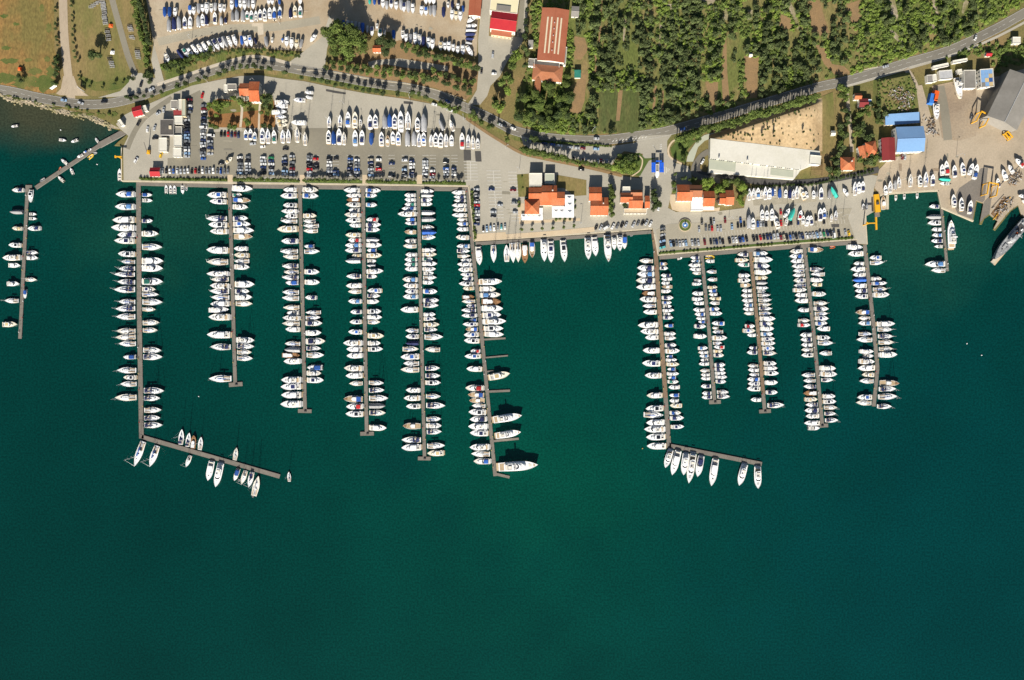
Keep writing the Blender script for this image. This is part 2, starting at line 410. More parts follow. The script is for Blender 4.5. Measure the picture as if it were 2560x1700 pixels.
ribbon('dirt_road', 'dirt_road', [(150,-300),(153,-160),(156,-70),(157.5,0),(160,80),(165,140),(172,200),(178,250)], 21)
sheet('dirt_road', 'dirt_road', [(158,190),(184,190),(192,212),(206,228),(222,240),(150,238),(140,234),(152,222)])
ribbon('path', 'asphalt_lot', [(240,-200),(258,-120),(270,-55),(281,0),(300,70),(320,140),(338,186)], 15)
sheet('pavement', 'concrete_apron', [(328,186),(352,182),(388,196),(398,212),(330,240),(245,244),(300,228),(322,205)])
# boat yards, north
sheet('boatyard_pavement', 'gravel_yard', [(352,-700),(860,-700),(850,0),(824,38),(806,92),(760,128),(690,124),(600,118),(530,131),(465,140),(412,153),(400,165),(384,110),(366,0)])
sheet('boatyard_pavement', 'gravel_yard', [(835,-700),(1200,-700),(1196,40),(1192,142),(1100,120),(1000,110),(985,100),(975,80),(830,66),(826,36),(850,0)])
sheet('boatyard_road', 'concrete_apron', [(384,110),(400,165),(412,210),(395,225),(378,150)])
ribbon('boatyard_road', 'concrete_lot', [(395,105),(470,88),(560,72),(680,68),(800,50)], 20)
sheet('loading_slab', 'pavement_pale', [(629,58),(658,57),(659,86),(645,88),(644,66),(630,66)])
sheet('hedge_soil', 'grove_soil', [(412,155),(470,143),(530,134),(600,121),(700,127),(757,130),(725,152),(690,148),(640,139),(595,144),(540,162),(480,180),(415,200),(408,175)])
sheet('verge_soil', 'earth_strip', [(815,180),(830,150),(1000,100),(1100,135),(1195,160),(1195,190),(1190,225),(1165,250),(1130,240),(1090,220),(1000,205),(900,190)])
sheet('lot_pavement', 'concrete_apron', [(940,150),(1000,146),(1120,165),(1120,178),(1020,170),(960,160),(925,172),(920,155)])
# junction and the works yard road
sheet('junction_road', 'concrete_apron', [(722,156),(760,128),(806,92),(824,36),(835,66),(818,120),(812,170),(800,184),(740,170)])
sheet('works_road', 'concrete_apron', [(1206,-700),(1230,-700),(1228,0),(1222,90),(1290,92),(1310,0),(1312,-500),(1322,-500),(1318,60),(1304,110),(1270,150),(1250,190),(1226,215),(1218,240),(1200,262),(1168,262),(1180,245),(1192,225),(1196,180),(1195,100),(1205,0)])
sheet('works_yard_pavement', 'asphalt_lot', [(1300,0),(1312,0),(1306,95),(1290,92)])
# main road, its pavement
ROAD = [(-700,120),(-200,200),(0,224),(87,242),(152,254),(217,261),(282,257),(347,241),(400,221),(487,191),(552,170),(595,161),(638,158.5),(703,166),(768,178),(834,189),(930,207),(1017,219),(1082,234),(1125,252),(1169,271),(1212,289),(1255,311),(1291,328),(1367,344),(1454,350.5),(1519,349),(1584,341),(1662,329),(1758,303),(1823,284),(1954,245),(2048,217),(2113,203),(2200,178),(2265,158),(2373,126),(2482,76),(2560,33),(2900,-160)]
ribbon('road_verge', 'grove_soil', [(x,y+15) for x,y in ROAD[8:25]], 17)
main_road = ribbon('road', 'asphalt', ROAD, 24)
ribbon('pavement', 'pavement_pale', [(392,212),(465,188),(530,166),(595,147),(638,141),(682,148),(728,160)], 8)
ribbon('pavement', 'concrete_apron', [(2090,222),(2162,203),(2260,174),(2380,138),(2490,93),(2590,40)], 6)
ribbon('kerb', 'quay_stone', [(2088,192),(2140,179),(2195,167)], 2.5)
ribbon('kerb', 'quay_stone', [(742,174),(834,181),(930,199),(1017,210),(1080,222),(1130,238),(1165,252)], 2.2)
# marina apron
sheet('marina_apron', 'concrete_apron', [(308,366.5),(321,340),(300,322),(290,310),(310,288),(335,275),(390,252),(425,236),(480,214),(540,201),(600,190),(650,188),(700,196),(760,203),(850,222),(930,236),(1010,247),(1080,260),(1120,272),(1165,296),(1215,330),(1250,352),(1300,381),(1345,392),(1400,404),(1440,411),(1500,424),(1560,440),(1600,446),(1590,420),(1606,392),(1610,370),(1585,362),(1600,340),(1680,336),(1668,352),(1668,385),(1690,408),(1720,415),(1728,430),(1730,470),(1720,480),(1680,478),(1670,520),(1690,530),(1780,530),(1860,520),(1870,470),(1990,462),(2080,455),(2180,437),(2195,440),(2185,470),(2183,530),(2166,540),(2168,610),(2143,610),(2141,597),(2010,606),(1876,617),(1754,627),(1648,636),(1631,570),(1540,577),(1420,585),(1300,593),(1187,600),(1174,464),(1000,461),(770,458),(575,456),(309,450)])
sheet('car_park_asphalt', 'asphalt_lot', [(463,243),(500,225),(512,262),(516,330),(640,328),(760,320),(1155,320),(1164,345),(1168,450),(418,445),(419,395),(464,394)])
sheet('car_park_asphalt', 'asphalt_lot', [(640,328),(760,320),(1155,320),(1164,345),(1165,385),(640,372)])
ribbon('service_road', 'asphalt_lot', [(318,372),(336,330),(360,296),(395,268),(430,245)], 13)
ribbon('planting_strip', 'lawn', [(352,447),(575,450),(770,453),(1000,456),(1165,459)], 8)
for x in (575,755,912,1048): sheet('path', 'pavement_tan', [(x-6,437),(x+7,437),(x+7,460),(x-6,460)])
sheet('garden_soil', 'red_earth', [(522,318),(519,262),(545,246),(585,250),(600,255),(640,250),(655,235),(680,240),(690,265),(688,318),(640,320)])
sheet('lawn', 'grass_green', [(525,268),(540,250),(600,255),(640,262),(660,240),(682,245),(685,290),(655,275),(600,280),(550,285)])
ribbon('path', 'pavement_pale', [(601,318),(605,275),(603,262)], 6); ribbon('path', 'pavement_pale', [(647,322),(649,270),(655,225)], 5)
ribbon('verge_soil', 'earth_strip', [(1165,296),(1215,330),(1250,352),(1300,381),(1345,394),(1440,413),(1500,426),(1555,440)], 7)
# east of the car park: lawns, restaurant terrace, paving
sheet('lawn', 'field_tan', [(1292,436),(1322,434),(1324,492),(1296,492)]); sheet('lawn', 'field_tan', [(1392,437),(1466,450),(1466,488),(1436,490),(1410,470),(1390,470)])
sheet('terrace_paving', 'pavement_tan', [(1294,508),(1310,508),(1310,535),(1300,552),(1450,545),(1450,552),(1298,560),(1296,540)])
ribbon('promenade_path', 'pavement_tan', [(1190,597),(1265,591.5),(1380,583),(1486,573)], 12)
sheet('promenade_path', 'pavement_tan', [(1187,585),(1264,580),(1265,597),(1188,602)])
sheet('hotel_pavement', 'pavement_tan', [(1676,486),(1700,486),(1790,520),(1800,518),(1798,528),(1700,530),(1680,524),(1675,505)])
sheet('car_park_paving', 'concrete_apron', [(1300,338),(1345,352),(1400,361),(1460,365),(1525,366),(1580,358),(1612,352),(1612,385),(1560,378),(1540,395),(1530,412),(1480,408),(1420,396),(1350,384),(1318,374),(1308,360)], z=LAND+LS*58)
sheet('lawn', 'lawn', [(1640,395),(1622,402),(1600,440),(1575,436),(1540,428),(1510,420),(1545,408),(1560,385),(1600,382),(1612,396)], z=LAND+LS*60)
sheet('lawn', 'lawn', [(1676,372),(1690,355),(1715,348),(1740,352),(1718,375),(1715,406),(1700,402),(1680,390)], z=LAND+LS*61)
ribbon('kerb', 'pavement_tan', [(1704,347),(1684,352),(1672,368),(1672,386),(1682,398),(1705,410)], 4.5, z=LAND+LS*62)
ribbon('kerb', 'pavement_tan', [(1595,388),(1606,400),(1600,425),(1580,440)], 3, z=LAND+LS*63)
sheet('path', 'roof_grey_green', [(1716,404),(1720,385),(1742,352),(1760,338),(1790,330),(1792,340),(1762,352),(1745,368),(1733,404)], z=LAND+LS*64)
ribbon('access_road', 'asphalt', [(1772,378),(1752,392),(1735,420),(1745,440),(1800,452)], 14, z=LAND+LS*65)
# the sandy lot banks up to the roof of the long hall dug in below it
def lot_z(x, y):
    yr = 338-(x-1770)*.335; yh = 345+(x-1776)*.1168      # roadside edge, edge at the hall roof
    t = max(0, min(1, (y-yr)/14)); e = max(0, min(1, (2056-x)/22, (x-1772)/6))
    return LAND+.15+5.1*(t*t*(3-2*t))*e
_n = 26; _v = []; _f = []
for i in range(_n+1):
    x = 1772+(2056-1772)*i/_n; yr = 338-(x-1770)*.335; yh = 345.5+(x-1776)*.1168
    for j in range(11): y = yr+(14*j/5 if j < 6 else 14+(yh-yr-14)*(j-5)/5) if yh-yr > 20 else yr+(yh-yr)*j/10; _v.append(tuple(P(x, y, lot_z(x,y))))
for i in range(_n):
    for j in range(10): _f.append((i*11+j, (i+1)*11+j, (i+1)*11+j+1, i*11+j+1))
_m = MB(); _m.v = _v; _m.f = _f; _o = _m.obj('sand_lot', 'sand_lot', smooth=True); _o['kind'] = 'structure'
sheet('field', 'field_tan', [(2045,245),(2082,230),(2090,330),(2085,385),(2054,385),(2052,320)])
ribbon('harbour_road', 'asphalt_dark', [(1775,432),(1850,448),(1930,456),(2020,455),(2100,445),(2198,424)], 15)
ribbon('harbour_road', 'asphalt_dark', [(1748,400),(1742,420),(1755,436),(1790,440)], 16)
sheet('car_park_paving', 'concrete_lot', [(1640,575),(1672,560),(1780,555),(1880,545),(1960,530),(2130,520),(2120,545),(2138,596),(1876,614),(1754,624),(1650,632)])
sheet('ship_pavement', 'concrete_lot', [(1882,500),(1930,496),(2040,492),(2042,504),(1930,512),(1884,514)])
# shipyard
sheet('shipyard_pavement', 'concrete_yard', [(2198,424),(2225,395),(2312,380),(2310,330),(2290,215),(2305,212),(2330,300),(2360,250),(2440,200),(2500,190),(2600,160),(3000,100),(3000,520),(2562,545),(2552,535),(2545,513),(2525,526),(2487,572),(2484,571),(2494,553),(2473,536),(2456,507),(2440,502),(2430,550),(2354,517),(2346,474),(2228,481),(2200,486),(2186,470)])
sheet('shipyard_pavement', 'rust_yard', [(2330,215),(2400,200),(2440,225),(2445,300),(2440,340),(2395,352),(2355,345),(2345,290)])
ribbon('slipway', 'asphalt_lot', [(2350,215),(2362,280),(2370,350)], 22)
sheet('dock_slab', 'promenade_grey', [(2398,470),(2442,440),(2452,420),(2470,420),(2462,500),(2456,506),(2440,500),(2432,548),(2395,535),(2380,505)])
sheet('slipway_pavement', 'promenade_grey', [(2459,506),(2490,470),(2478,500),(2474,534),(2460,545),(2449,558)])
sheet('slipway_pavement', 'wood_brown', [(2477,534),(2510,490),(2524,500),(2492,550)])
ribbon('works_road', 'concrete_yard', [(2265,172),(2288,210),(2300,270),(2310,330),(2316,380)], 13)
_m = MB(); _m.prism([tuple(P(*p).xy) for p in ((2180,200),(2272,180),(2290,225),(2298,284),(2212,290),(2176,262))], LAND-.5, LAND+3.0, [tuple(P(*p).xy) for p in ((2192,208),(2268,192),(2283,228),(2290,283),(2214,289),(2186,262))])
tag(_m.obj('dump_ground', 'grove_soil'), kind='structure')
sheet('field', 'field_tan', [(2090,235),(2115,225),(2130,300),(2150,380),(2120,430),(2085,390)])
ribbon('path', 'dirt_road', [(2116,218),(2120,260),(2126,320),(2130,380)], 9)
# grove above the road
GROVE = [(1400,-700),(1330,20),(1332,120),(1310,200),(1290,235),(1285,300),(1350,330),(1454,336),(1560,333),(1662,315),(1758,288),(1823,268),(1954,229),(2048,202),(2113,188),(2265,143),(2373,110),(2482,60),(2600,-20),(2700,-700)]
sheet('grove_ground', 'grove_soil', GROVE)
strips = [[(1500,0),(1507,0),(1502,105),(1496,105)],[(1483,135),(1492,134),(1494,180),(1470,190),(1466,182),(1482,176)],[(1546,225),(1557,226),(1549,300),(1540,302)],[(1436,90),(1462,95),(1470,125),(1452,150),(1436,148)],
 [(1452,180),(1466,188),(1462,250),(1450,285),(1425,280),(1430,235)],[(1860,140),(1898,140),(1895,180),(1893,244),(1870,247),(1862,190)],[(1808,100),(1816,100),(1818,180),(1824,250),(1808,275),(1804,190)],[(1763,205),(1795,205),(1795,230),(1788,280),(1780,280)],
 [(2022,0),(2048,0),(2072,80),(2066,92),(2030,85)],[(2035,105),(2062,120),(2080,160),(2110,165),(2130,185),(2090,190),(2060,160)],[(1634,215),(1642,214),(1637,275),(1631,275)],[(1655,226),(1660,226),(1658,275),(1650,275)],[(1950,35),(1975,45),(1982,70),(1960,75),(1945,60)],
 [(2118,10),(2150,0),(2150,60),(2125,60)]]
for s_ in strips: sheet('earth_strip', 'earth_strip', s_, kind='structure')
sheet('crop_field', 'crop_green', [(1498+random.uniform(-4,4),228+i*9) for i in range(12)]+[(1508+i*9,331+random.uniform(-4,3)) for i in range(10)]+[(1600+random.uniform(-6,5),325-i*9) for i in range(11)]+[(1595-i*9,224+random.uniform(-5,5)) for i in range(10)]); sheet('earth_strip', 'earth_strip', [(1546,225),(1557,226),(1549,302),(1540,302)])
rocks = [[(1655,0),(1665,10),(1680,10),(1680,25),(1672,20)],[(1742,-5),(1795,-5),(1778,12),(1755,10)],[(1866,25),(1882,25),(1880,48),(1870,50)],[(2222,-5),(2236,-5),(2246,40),(2240,55),(2225,30)],[(2330,-5),(2338,-5),(2350,50),(2345,40),(2334,30)],[(2316,56),(2345,65),(2330,78)],
 [(2222,70),(2240,82),(2258,105),(2250,108),(2225,85)],[(1968,-5),(1985,20),(2000,70),(1994,74),(1975,30)],[(1810,20),(1820,22),(1820,50),(1806,52)],[(2410,0),(2425,0),(2408,35),(2404,30)],[(1650,55),(1655,60),(1652,115),(1646,118)],[(1560,40),(1567,55),(1560,105),(1557,100)]]
for s_ in rocks: sheet('stony_path', 'rock', s_)

# ------------------------------------------------------------------ road and parking markings
def dashes(name, segs, wd, parent=None, m='paint_white'):
    z = lay(); mb = MB()
    for x0,y0,x1,y1 in segs:
        d = Vector((x1-x0,y1-y0)).normalized()*wd/2; nx, ny = -d.y, d.x
        mb.add([P(x0+nx,y0+ny,z),P(x1+nx,y1+ny,z),P(x1-nx,y1-ny,z),P(x0-nx,y0-ny,z)], [(0,1,2,3)])
    o = mb.obj(name, m); tag(o, kind='structure'); return o
_lay[0] = 70
rl = smooth_line(ROAD)
seg = [(rl[i][0],rl[i][1],rl[i+1][0],rl[i+1][1]) for i in range(0,len(rl)-1,2)]
dashes('road_markings', seg, .55)
for off in (-10.6, 10.6):
    e = offset_line(rl, off); dashes('road_markings', [(*e[i],*e[i+1]) for i in range(len(e)-1)], .45)
dashes('road_markings', [(1531+i*8.2, 354.5-i*.95, 1534.5+i*8.2, 350.5-i*.95) for i in range(11)], 1.6)
g = []
for x0,x1,ya,yb,n in ((1159,1192,404,450,7),(1216,1251,427,544,15),(1270,1292,430,552,16)):
    for i in range(n):
        y = ya+(yb-ya)*i/(n-1); sh = (y-ya)*.075
        g.append((x0+sh,y,x1+sh,y))
g += [(1176,404,1177,450),(1233,427,1241,544)]
dashes('parking_markings', g, .85)
g = []
for cx in (601,620,659,679,712,731,774,790,824,840,875,892,928,947,979,1012,1030,1064,1082,1116,1136):
    for i in range(9): g.append((cx-8, 388+i*7.9, cx+8, 388+i*7.9))
dashes('parking_markings', g, .6)
dashes('parking_markings', [(1664+i*7.6, 612-i*.9, 1661+i*7.6, 597-i*.9) for i in range(60)], .4)
g = []
for i in range(7): g.append((1632+i*1.5, 362+i*2.6, 1638+i*1.2, 370+i*2.2))
for i in range(6): g += [(1649.5, 360+i*4.8, 1652, 363+i*4.8),(1652,363+i*4.8,1654.5,360+i*4.8)]
for i in range(4): g.append((1662+i*4, 416+i*2, 1662+i*4, 436-i*3.5))
dashes('road_markings', g, 1.0)
# repairs and stains in the paving
rp = random.Random(5); k = 0
for zone,n,ms in (([(330,260),(1160,270),(1165,440),(320,440)],34,('asphalt_lot','concrete_lot','asphalt')),([(1190,470),(1290,440),(1290,560),(1200,590)],8,('concrete_lot','asphalt_lot')),([(1650,540),(2130,500),(2150,590),(1660,620)],18,('concrete_apron','asphalt_lot')),([(2200,400),(2420,380),(2420,470),(2200,470)],14,('rust_yard','concrete_lot','asphalt_lot')),([(400,20),(830,10),(800,80),(420,110)],14,('dirt_road','concrete_lot')),([(860,30),(1180,20),(1180,100),(1000,100)],10,('dirt_road','concrete_lot'))):
    while n:
        x = rp.uniform(min(p[0] for p in zone),max(p[0] for p in zone)); y = rp.uniform(min(p[1] for p in zone),max(p[1] for p in zone))
        if not inside(x,y,zone): continue
        n -= 1; a_ = rp.uniform(3,22); b_ = rp.uniform(1.2,8); t_ = rp.choice((0,0,.05,1.57))
        if rp.random() < .45: poly = [(x+a_*.5*math.cos(q*.7)*rp.uniform(.6,1.1), y+b_*.6*math.sin(q*.7)*rp.uniform(.6,1.1)) for q in range(9)]
        else: poly = [(x+u*a_*math.cos(t_)-v_*b_*math.sin(t_), y+u*a_*math.sin(t_)+v_*b_*math.cos(t_)) for u,v_ in ((-.5,-.5),(.5,-.5),(.5,.5),(-.5,.5))]
        sheet('pavement_patch', rp.choice(ms), poly, z=LAND+LS*69-.021+.0001+.0002*k); k += 1
# ramps and plates
for poly in ([(1159,375),(1177,375),(1178,401),(1160,401)],[(1187,378),(1202,378),(1204,404),(1189,404)],[(1840,505),(1842,505),(1842,506),(1840,506)],[(2078,560),(2098,560),(2098,568),(2079,568)],[(1009,253),(1032,255),(1032,261),(1009,259)],[(815,223),(842,228),(865,232),(864,236),(840,233),(815,228)]):
    sheet('dark_pavement_plate', 'asphalt_dark', poly)

# boulders and weed along the western shore
rb = random.Random(8); sm = MB(); SH = [(0,238),(28,252),(74,257),(121,272),(165,285),(228,294),(249,305),(280,320)]
for i in range(230):
    k = rb.randrange(len(SH)-1); t = rb.random(); x = SH[k][0]+(SH[k+1][0]-SH[k][0])*t; y = SH[k][1]+(SH[k+1][1]-SH[k][1])*t+rb.gauss(0,3.2); r_ = rb.uniform(.25,1.1); p_ = P(x,y,0); z_ = .1 if y > SH[k][1]+(SH[k+1][1]-SH[k][1])*t+2 else LAND
    ring_ = lambda z,f: [(p_.x+r_*f*math.cos(q*1.05)*rb.uniform(.7,1.2), p_.y+r_*f*math.sin(q*1.05)*rb.uniform(.7,1.2), z_+z) for q in range(6)]
    sm.loft([ring_(-.5,1),ring_(r_*.35,.9),ring_(r_*.6,.4)])
tag(sm.obj('shore_rubble', 'rock'), kind='stuff')
for i,(x,y,rx,ry) in enumerate(((45,247,16,3),(95,259,14,4),(140,271,18,4),(190,284,20,4.5),(225,286,14,4),(255,290,14,8),(285,285,10,8),(20,240,12,3))): sheet('grass_patch','grass_green',ragged(x,y,rx,ry,40+i))
# ------------------------------------------------------------------ piers
PIERS = {  # name: (axis points, width, label phrase)
 'w0': ([(70,466),(60.5,660),(51,847)], 8.5),
 'w1': ([(347,463),(349,780),(354.5,1096)], 11.5),
 'w2': ([(574.6,468),(588.5,957)], 9), 'w3': ([(750,471),(763,1023)], 9), 'w4': ([(907.8,473),(911.8,760),(917,1080)], 9),
 'w5': ([(1046,474),(1053,800),(1061.5,1142)], 8.5), 'w6': ([(1168.5,464),(1181,610),(1203.5,830),(1238,1190)], 9),
 'e1': ([(1633,577),(1638,620),(1655,870),(1672.5,1119)], 10.5), 'e2': ([(1754,638),(1771.6,820),(1786,1001)], 8.5),
 'e3': ([(1875.6,628),(1893.8,820),(1911,1024)], 8.5), 'e4': ([(2010.5,617),(2034.6,840),(2055,1060)], 8.5),
 'e5': ([(2161,611),(2184,820),(2193,920),(2183.6,1016)], 9), 'e6': ([(2353,520),(2368,678)], 6.5)}
PIER_SAY = {'w0':'crooked far-western pontoon','w1':'first western pier','w2':'second western pier','w3':'third western pier','w4':'fourth western pier','w5':'fifth western pier','w6':'sixth western pier',
 'e1':'first eastern pier','e2':'second eastern pier','e3':'third eastern pier','e4':'fourth eastern pier','e5':'fifth eastern pier','e6':'shipyard pier'}
PIER_LABEL = {'w0':'narrow grey pontoon standing alone off the western shore','w1':'long grey concrete pier ending in a slanting breakwater arm, westernmost of six',
 'w2':'grey pontoon pier, second of the six western piers, shortest','w3':'grey pontoon pier, third of the six western piers','w4':'grey pontoon pier, fourth of the six western piers','w5':'grey pontoon pier, fifth of the six western piers',
 'w6':'bent grey pier with short side fingers and the largest yacht at its end','e1':'brown and grey pier with a slanting arm, first of the eastern piers','e2':'grey pontoon pier, second of the eastern piers',
 'e3':'brownish pontoon pier, third of the eastern piers','e4':'grey pontoon pier, fourth of the eastern piers','e5':'kinked pontoon pier, easternmost of the five eastern piers','e6':'short thin pier off the shipyard corner with few boats'}
TEE = {'w2':(590,961,34,10.5,-4),'w3':(762.5,1027.6,34,9,1),'w4':(918,1084,34,9.5,-1),'w5':(1061,1146,32,9,1),'e2':(1787,1005,29,9.5,-2),'e3':(1912,1028,29,9,-3),'e4':(2055,1064,29,9,-3)}
def axis_x(k, y):
    a = PIERS[k][0]
    for (x0,y0),(x1,y1) in zip(a, a[1:]):
        if y <= y1 or (x1,y1) == a[-1]: return x0+(x1-x0)*(y-y0)/(y1-y0)
def deck_run(root, pts, wd, m, mod=40.0, upto=None, top=.62):
    """pontoon sections butted end to end along a line"""
    for (x0,y0),(x1,y1) in zip(pts, pts[1:]):
        L_ = math.hypot(x1-x0, y1-y0); n = max(1, round(L_/mod)); t = Vector((x1-x0, y1-y0))/L_; nx = Vector((-t.y, t.x))*wd/2
        for i in range(n):
            a = Vector((x0,y0))+t*(L_*i/n+.15); b = Vector((x0,y0))+t*(L_*(i+1)/n-.15)
            mm = m if not (upto and a.y < upto) else 'pontoon_wood'
            mb = MB(); poly = [P(*(a+nx)).xy, P(*(b+nx)).xy, P(*(b-nx)).xy, P(*(a-nx)).xy]
            mb.prism([tuple(p) for p in poly], -.4, top-.06)
            d = mb.obj('pontoon_section', 'pontoon_side', root)
            mb = MB(); mb.prism([tuple(p) for p in poly], top-.058, top); mb.obj('deck', mm, d)
ped_m = MB().box(-.22,.22,-.18,.18,0,1.05).box(-.26,.26,-.22,.22,1.05,1.15).mesh('service_pedestal', 'gel_white')
ped_y = mesh_in(ped_m, 'paint_yellow'); ped_r = mesh_in(ped_m, 'red_canvas')
bol_m = MB().cyl((0,0,0),(0,0,.35),.14,.12,7).cyl((0,0,.35),(0,0,.45),.22,.2,7).mesh('bollard', 'steel_dark')
for k, (ax, wd) in PIERS.items():
    root = empty('pier', (0,0,0)); tag(root, PIER_LABEL[k], 'pier', 'mooring piers')
    deck_run(root, ax, wd, 'pontoon', upto={'e1':958,'e3':980}.get(k))
    y0, y1 = ax[0][1], ax[-1][1]; n = int((y1-y0)/38)
    for i in range(n):
        y = y0+20+i*38+random.uniform(-6,6)
        if y > y1-6: continue
        sd = random.choice((-1,1)); x = axis_x(k,y)+sd*(wd/2-1.2)
        link('service_pedestal', random.choice((ped_m,ped_y,ped_y,ped_r)), root, P(x,y,.62))
        link('bollard', bol_m, root, P(axis_x(k,y+9)-sd*(wd/2-1),y+9,.62))
    if k in TEE:
        cx,cy,a,b,rot = TEE[k]; c,s_ = math.cos(R(rot)), math.sin(R(rot))
        poly = [P(cx+u*a/2*c-v*b/2*s_, cy+u*a/2*s_+v*b/2*c).xy for u,v in ((-1,-1),(1,-1),(1,1),(-1,1))]
        mb = MB(); mb.prism([tuple(p) for p in poly], -.4, .60); d = mb.obj('pontoon_section', 'pontoon_side', root)
        mb = MB(); mb.prism([tuple(p) for p in poly], .602, .66); mb.obj('deck', 'pontoon', d)
        mb = MB(); mb.box(-.9,.9,-.5,.5,0,.5); mb.box(-.6,.6,-.3,.3,.5,.8); o = mb.obj('locker', 'steel_dark', root, loc=P(cx+1,cy+.5,.66))
    if k == 'w0':
        mb = MB(); mb.prism([tuple(P(*p).xy) for p in ((65,463),(81,463),(81,470),(65,470))], -.4, .64); mb.obj('deck', 'pontoon', root)
    if k == 'w1': deck_run(root, [(355,1092),(700,1191)], 10.7, 'pontoon', 55)
    if k == 'e1': deck_run(root, [(1672.5,1114),(1904,1160)], 10.5, 'pontoon', 30)
    if k == 'w6':
        for x0,y0,x1,y1,fw in ((1209,849,1264,845.7,4.5),(1214,894,1270,889,3.6),(1217.5,929,1234,927.5,4),(1221,979,1275,976.5,5.5),(1234,1102.5,1297,1096.5,5.5),(1236,1184,1274,1193,6.5)):
            deck_run(root, [(x0,y0),(x1,y1)], fw, 'pontoon', 60, top=.55)
arm = empty('pier', (0,0,0)); tag(arm, 'slanting grey jetty from the western slipway out to the lone pontoon', 'jetty')
deck_run(arm, [(312,330),(249,364)], 14, 'pontoon', 36, top=.9); deck_run(arm, [(249.4,364),(90,470)], 9.5, 'pontoon', 30)
jet = empty('ship_jetty', (0,0,0)); tag(jet, 'pale concrete jetty alongside the grey ship', 'jetty')
deck_run(jet, [(2479,657),(2575,545)], 9, 'pavement_pale', 60, top=1.1); deck_run(jet, [(2484,662),(2524,614)], 5, 'pavement_tan', 60, top=.7)
# ------------------------------------------------------------------ boat kinds (bow towards +x, origin amidships on the water line)
def stations(L_, W, kind, n=13):
    out = []
    for i in range(n):
        t = i/(n-1)
        if kind == 'sail': b = (.78+.22*min(1,t/.4)) if t < .42 else max(0,1-((t-.42)/.58)**2.15)
        elif kind == 'round': b = (.80+.20*min(1,t/.3)) if t < .5 else max(0,1-((t-.5)/.5)**2.6)
        else: b = (.90+.10*min(1,t/.35)) if t < .52 else max(0,1-((t-.52)/.48)**2.5)
        out.append((-L_/2+L_*t, max(b,.012)*W/2, t))
    return out
def hull_parts(L_, W, f0, f1, kind='motor', rim=.9, keel=.55):
    st = stations(L_, W, kind); sh = lambda t: f0+(f1-f0)*t**1.7
    rings = []
    for x,b,t in st:
        z = sh(t); fl = .86-.22*t; kz = -keel*(1-.85*max(0,(t-.6)/.4)**2)
        rings.append([(x,rim*b,z),(x,b,z),(x-.06*L_*t*t*0.6,fl*b,.08),(x-.10*L_*t*t*0.6,.12*b,kz),(x-.10*L_*t*t*0.6,-.12*b,kz),(x-.06*L_*t*t*0.6,-fl*b,.08),(x,-b,z),(x,-rim*b,z)])
    h = MB(); n = len(rings); m = 8
    vs = [p for r in rings for p in r]; fs = [(k*m+i,k*m+i+1,(k+1)*m+i+1,(k+1)*m+i) for k in range(n-1) for i in range(m-1)]
    fs.append(tuple(range(m)))
    h.add(vs, fs)
    d = MB(); vs = []; fs = []
    for x,b,t in st: vs += [(x,rim*b+.01,sh(t)-.05),(x,-rim*b-.01,sh(t)-.05)]
    for k in range(n-1): fs.append((2*k,2*k+1,2*k+3,2*k+2))
    d.add(vs, fs)
    return h, d, st, sh
def width_at(st, x, f=1.0):
    for (x0,b0,_),(x1,b1,_) in zip(st, st[1:]):
        if x <= x1: return f*(b0+(b1-b0)*(x-x0)/(x1-x0))
    return st[-1][1]
def block(st, x0, x1, f, z0, z1, fin=.25, aft=.05, tp=.85, nose=.35, n=6):
    """superstructure that follows the hull's outline, narrower at the top, rounded nose"""
    base = []; top = []
    L_ = x1-x0
    for s_ in (1,-1):
        pts = []
        for i in range(n+1):
            u = i/n; x = x0+L_*u; wv = width_at(st, x, f)
            if u > 1-nose: wv *= math.sqrt(max(0.02, 1-((u-(1-nose))/nose)**2*.9))
            pts.append((x, wv*s_, u))
        if s_ == -1: pts.reverse()
        for x,y,u in pts:
            base.append((x,y)); top.append((x0+L_*aft+(x-x0)*(1-aft-fin), y*tp))
    return MB().prism(base, z0, z1, top)
def slab(st, x0, x1, f, z0, z1, n=5):
    a = [(x0+(x1-x0)*i/n, width_at(st, x0+(x1-x0)*i/n, f)) for i in range(n+1)]
    return MB().prism(a+[(x,-y) for x,y in reversed(a)], z0, z1)
def band(st, x0, x1, f, z0, z1, thick=.5, rake=.5):
    """a raked, curved windscreen of dark glass"""
    n = 8; wv = width_at(st, x0, f); ring = []
    outer = [(x0+(x1-x0)*math.sin(math.pi*i/n), wv*math.cos(math.pi*i/n)) for i in range(n+1)]
    inner = [(x0+(x1-x0-thick)*math.sin(math.pi*i/n), (wv-.12)*math.cos(math.pi*i/n)) for i in range(n+1)]
    m = MB(); vs = []; fs = []
    for (xo,yo),(xi,yi) in zip(outer, inner): vs += [(xo,yo,z0),(xi-rake*.2,yi,z1),(xi-rake*.2-.08,yi*.96,z1),(xo-.3,yo*.94,z0)]
    for i in range(n):
        for a,b in ((0,1),(1,2),(2,3)): fs.append((4*i+a,4*i+b,4*i+4+b,4*i+4+a))
    m.add(vs, fs); return m
PROTO = {}
def reg(key, dims, parts):
    out = []; at_ = {}
    for i,(n, mb, m, pi) in enumerate(parts):
        at_[i] = len(out); pj = None if pi is None else at_[pi]
        if n.endswith('seat') and len(mb.v) > 8:      # every seat a piece of its own
            for k in range(0, len(mb.v), 8):
                q_ = MB(); q_.box(mb.v[k][0],mb.v[k+6][0],mb.v[k][1],mb.v[k+6][1],mb.v[k][2],mb.v[k+6][2]); out.append((n, q_.mesh(n, m, False), pj, None))
        else: out.append((n, mb.mesh(n, m, False), pj, None))
    PROTO[key] = (dims, out)

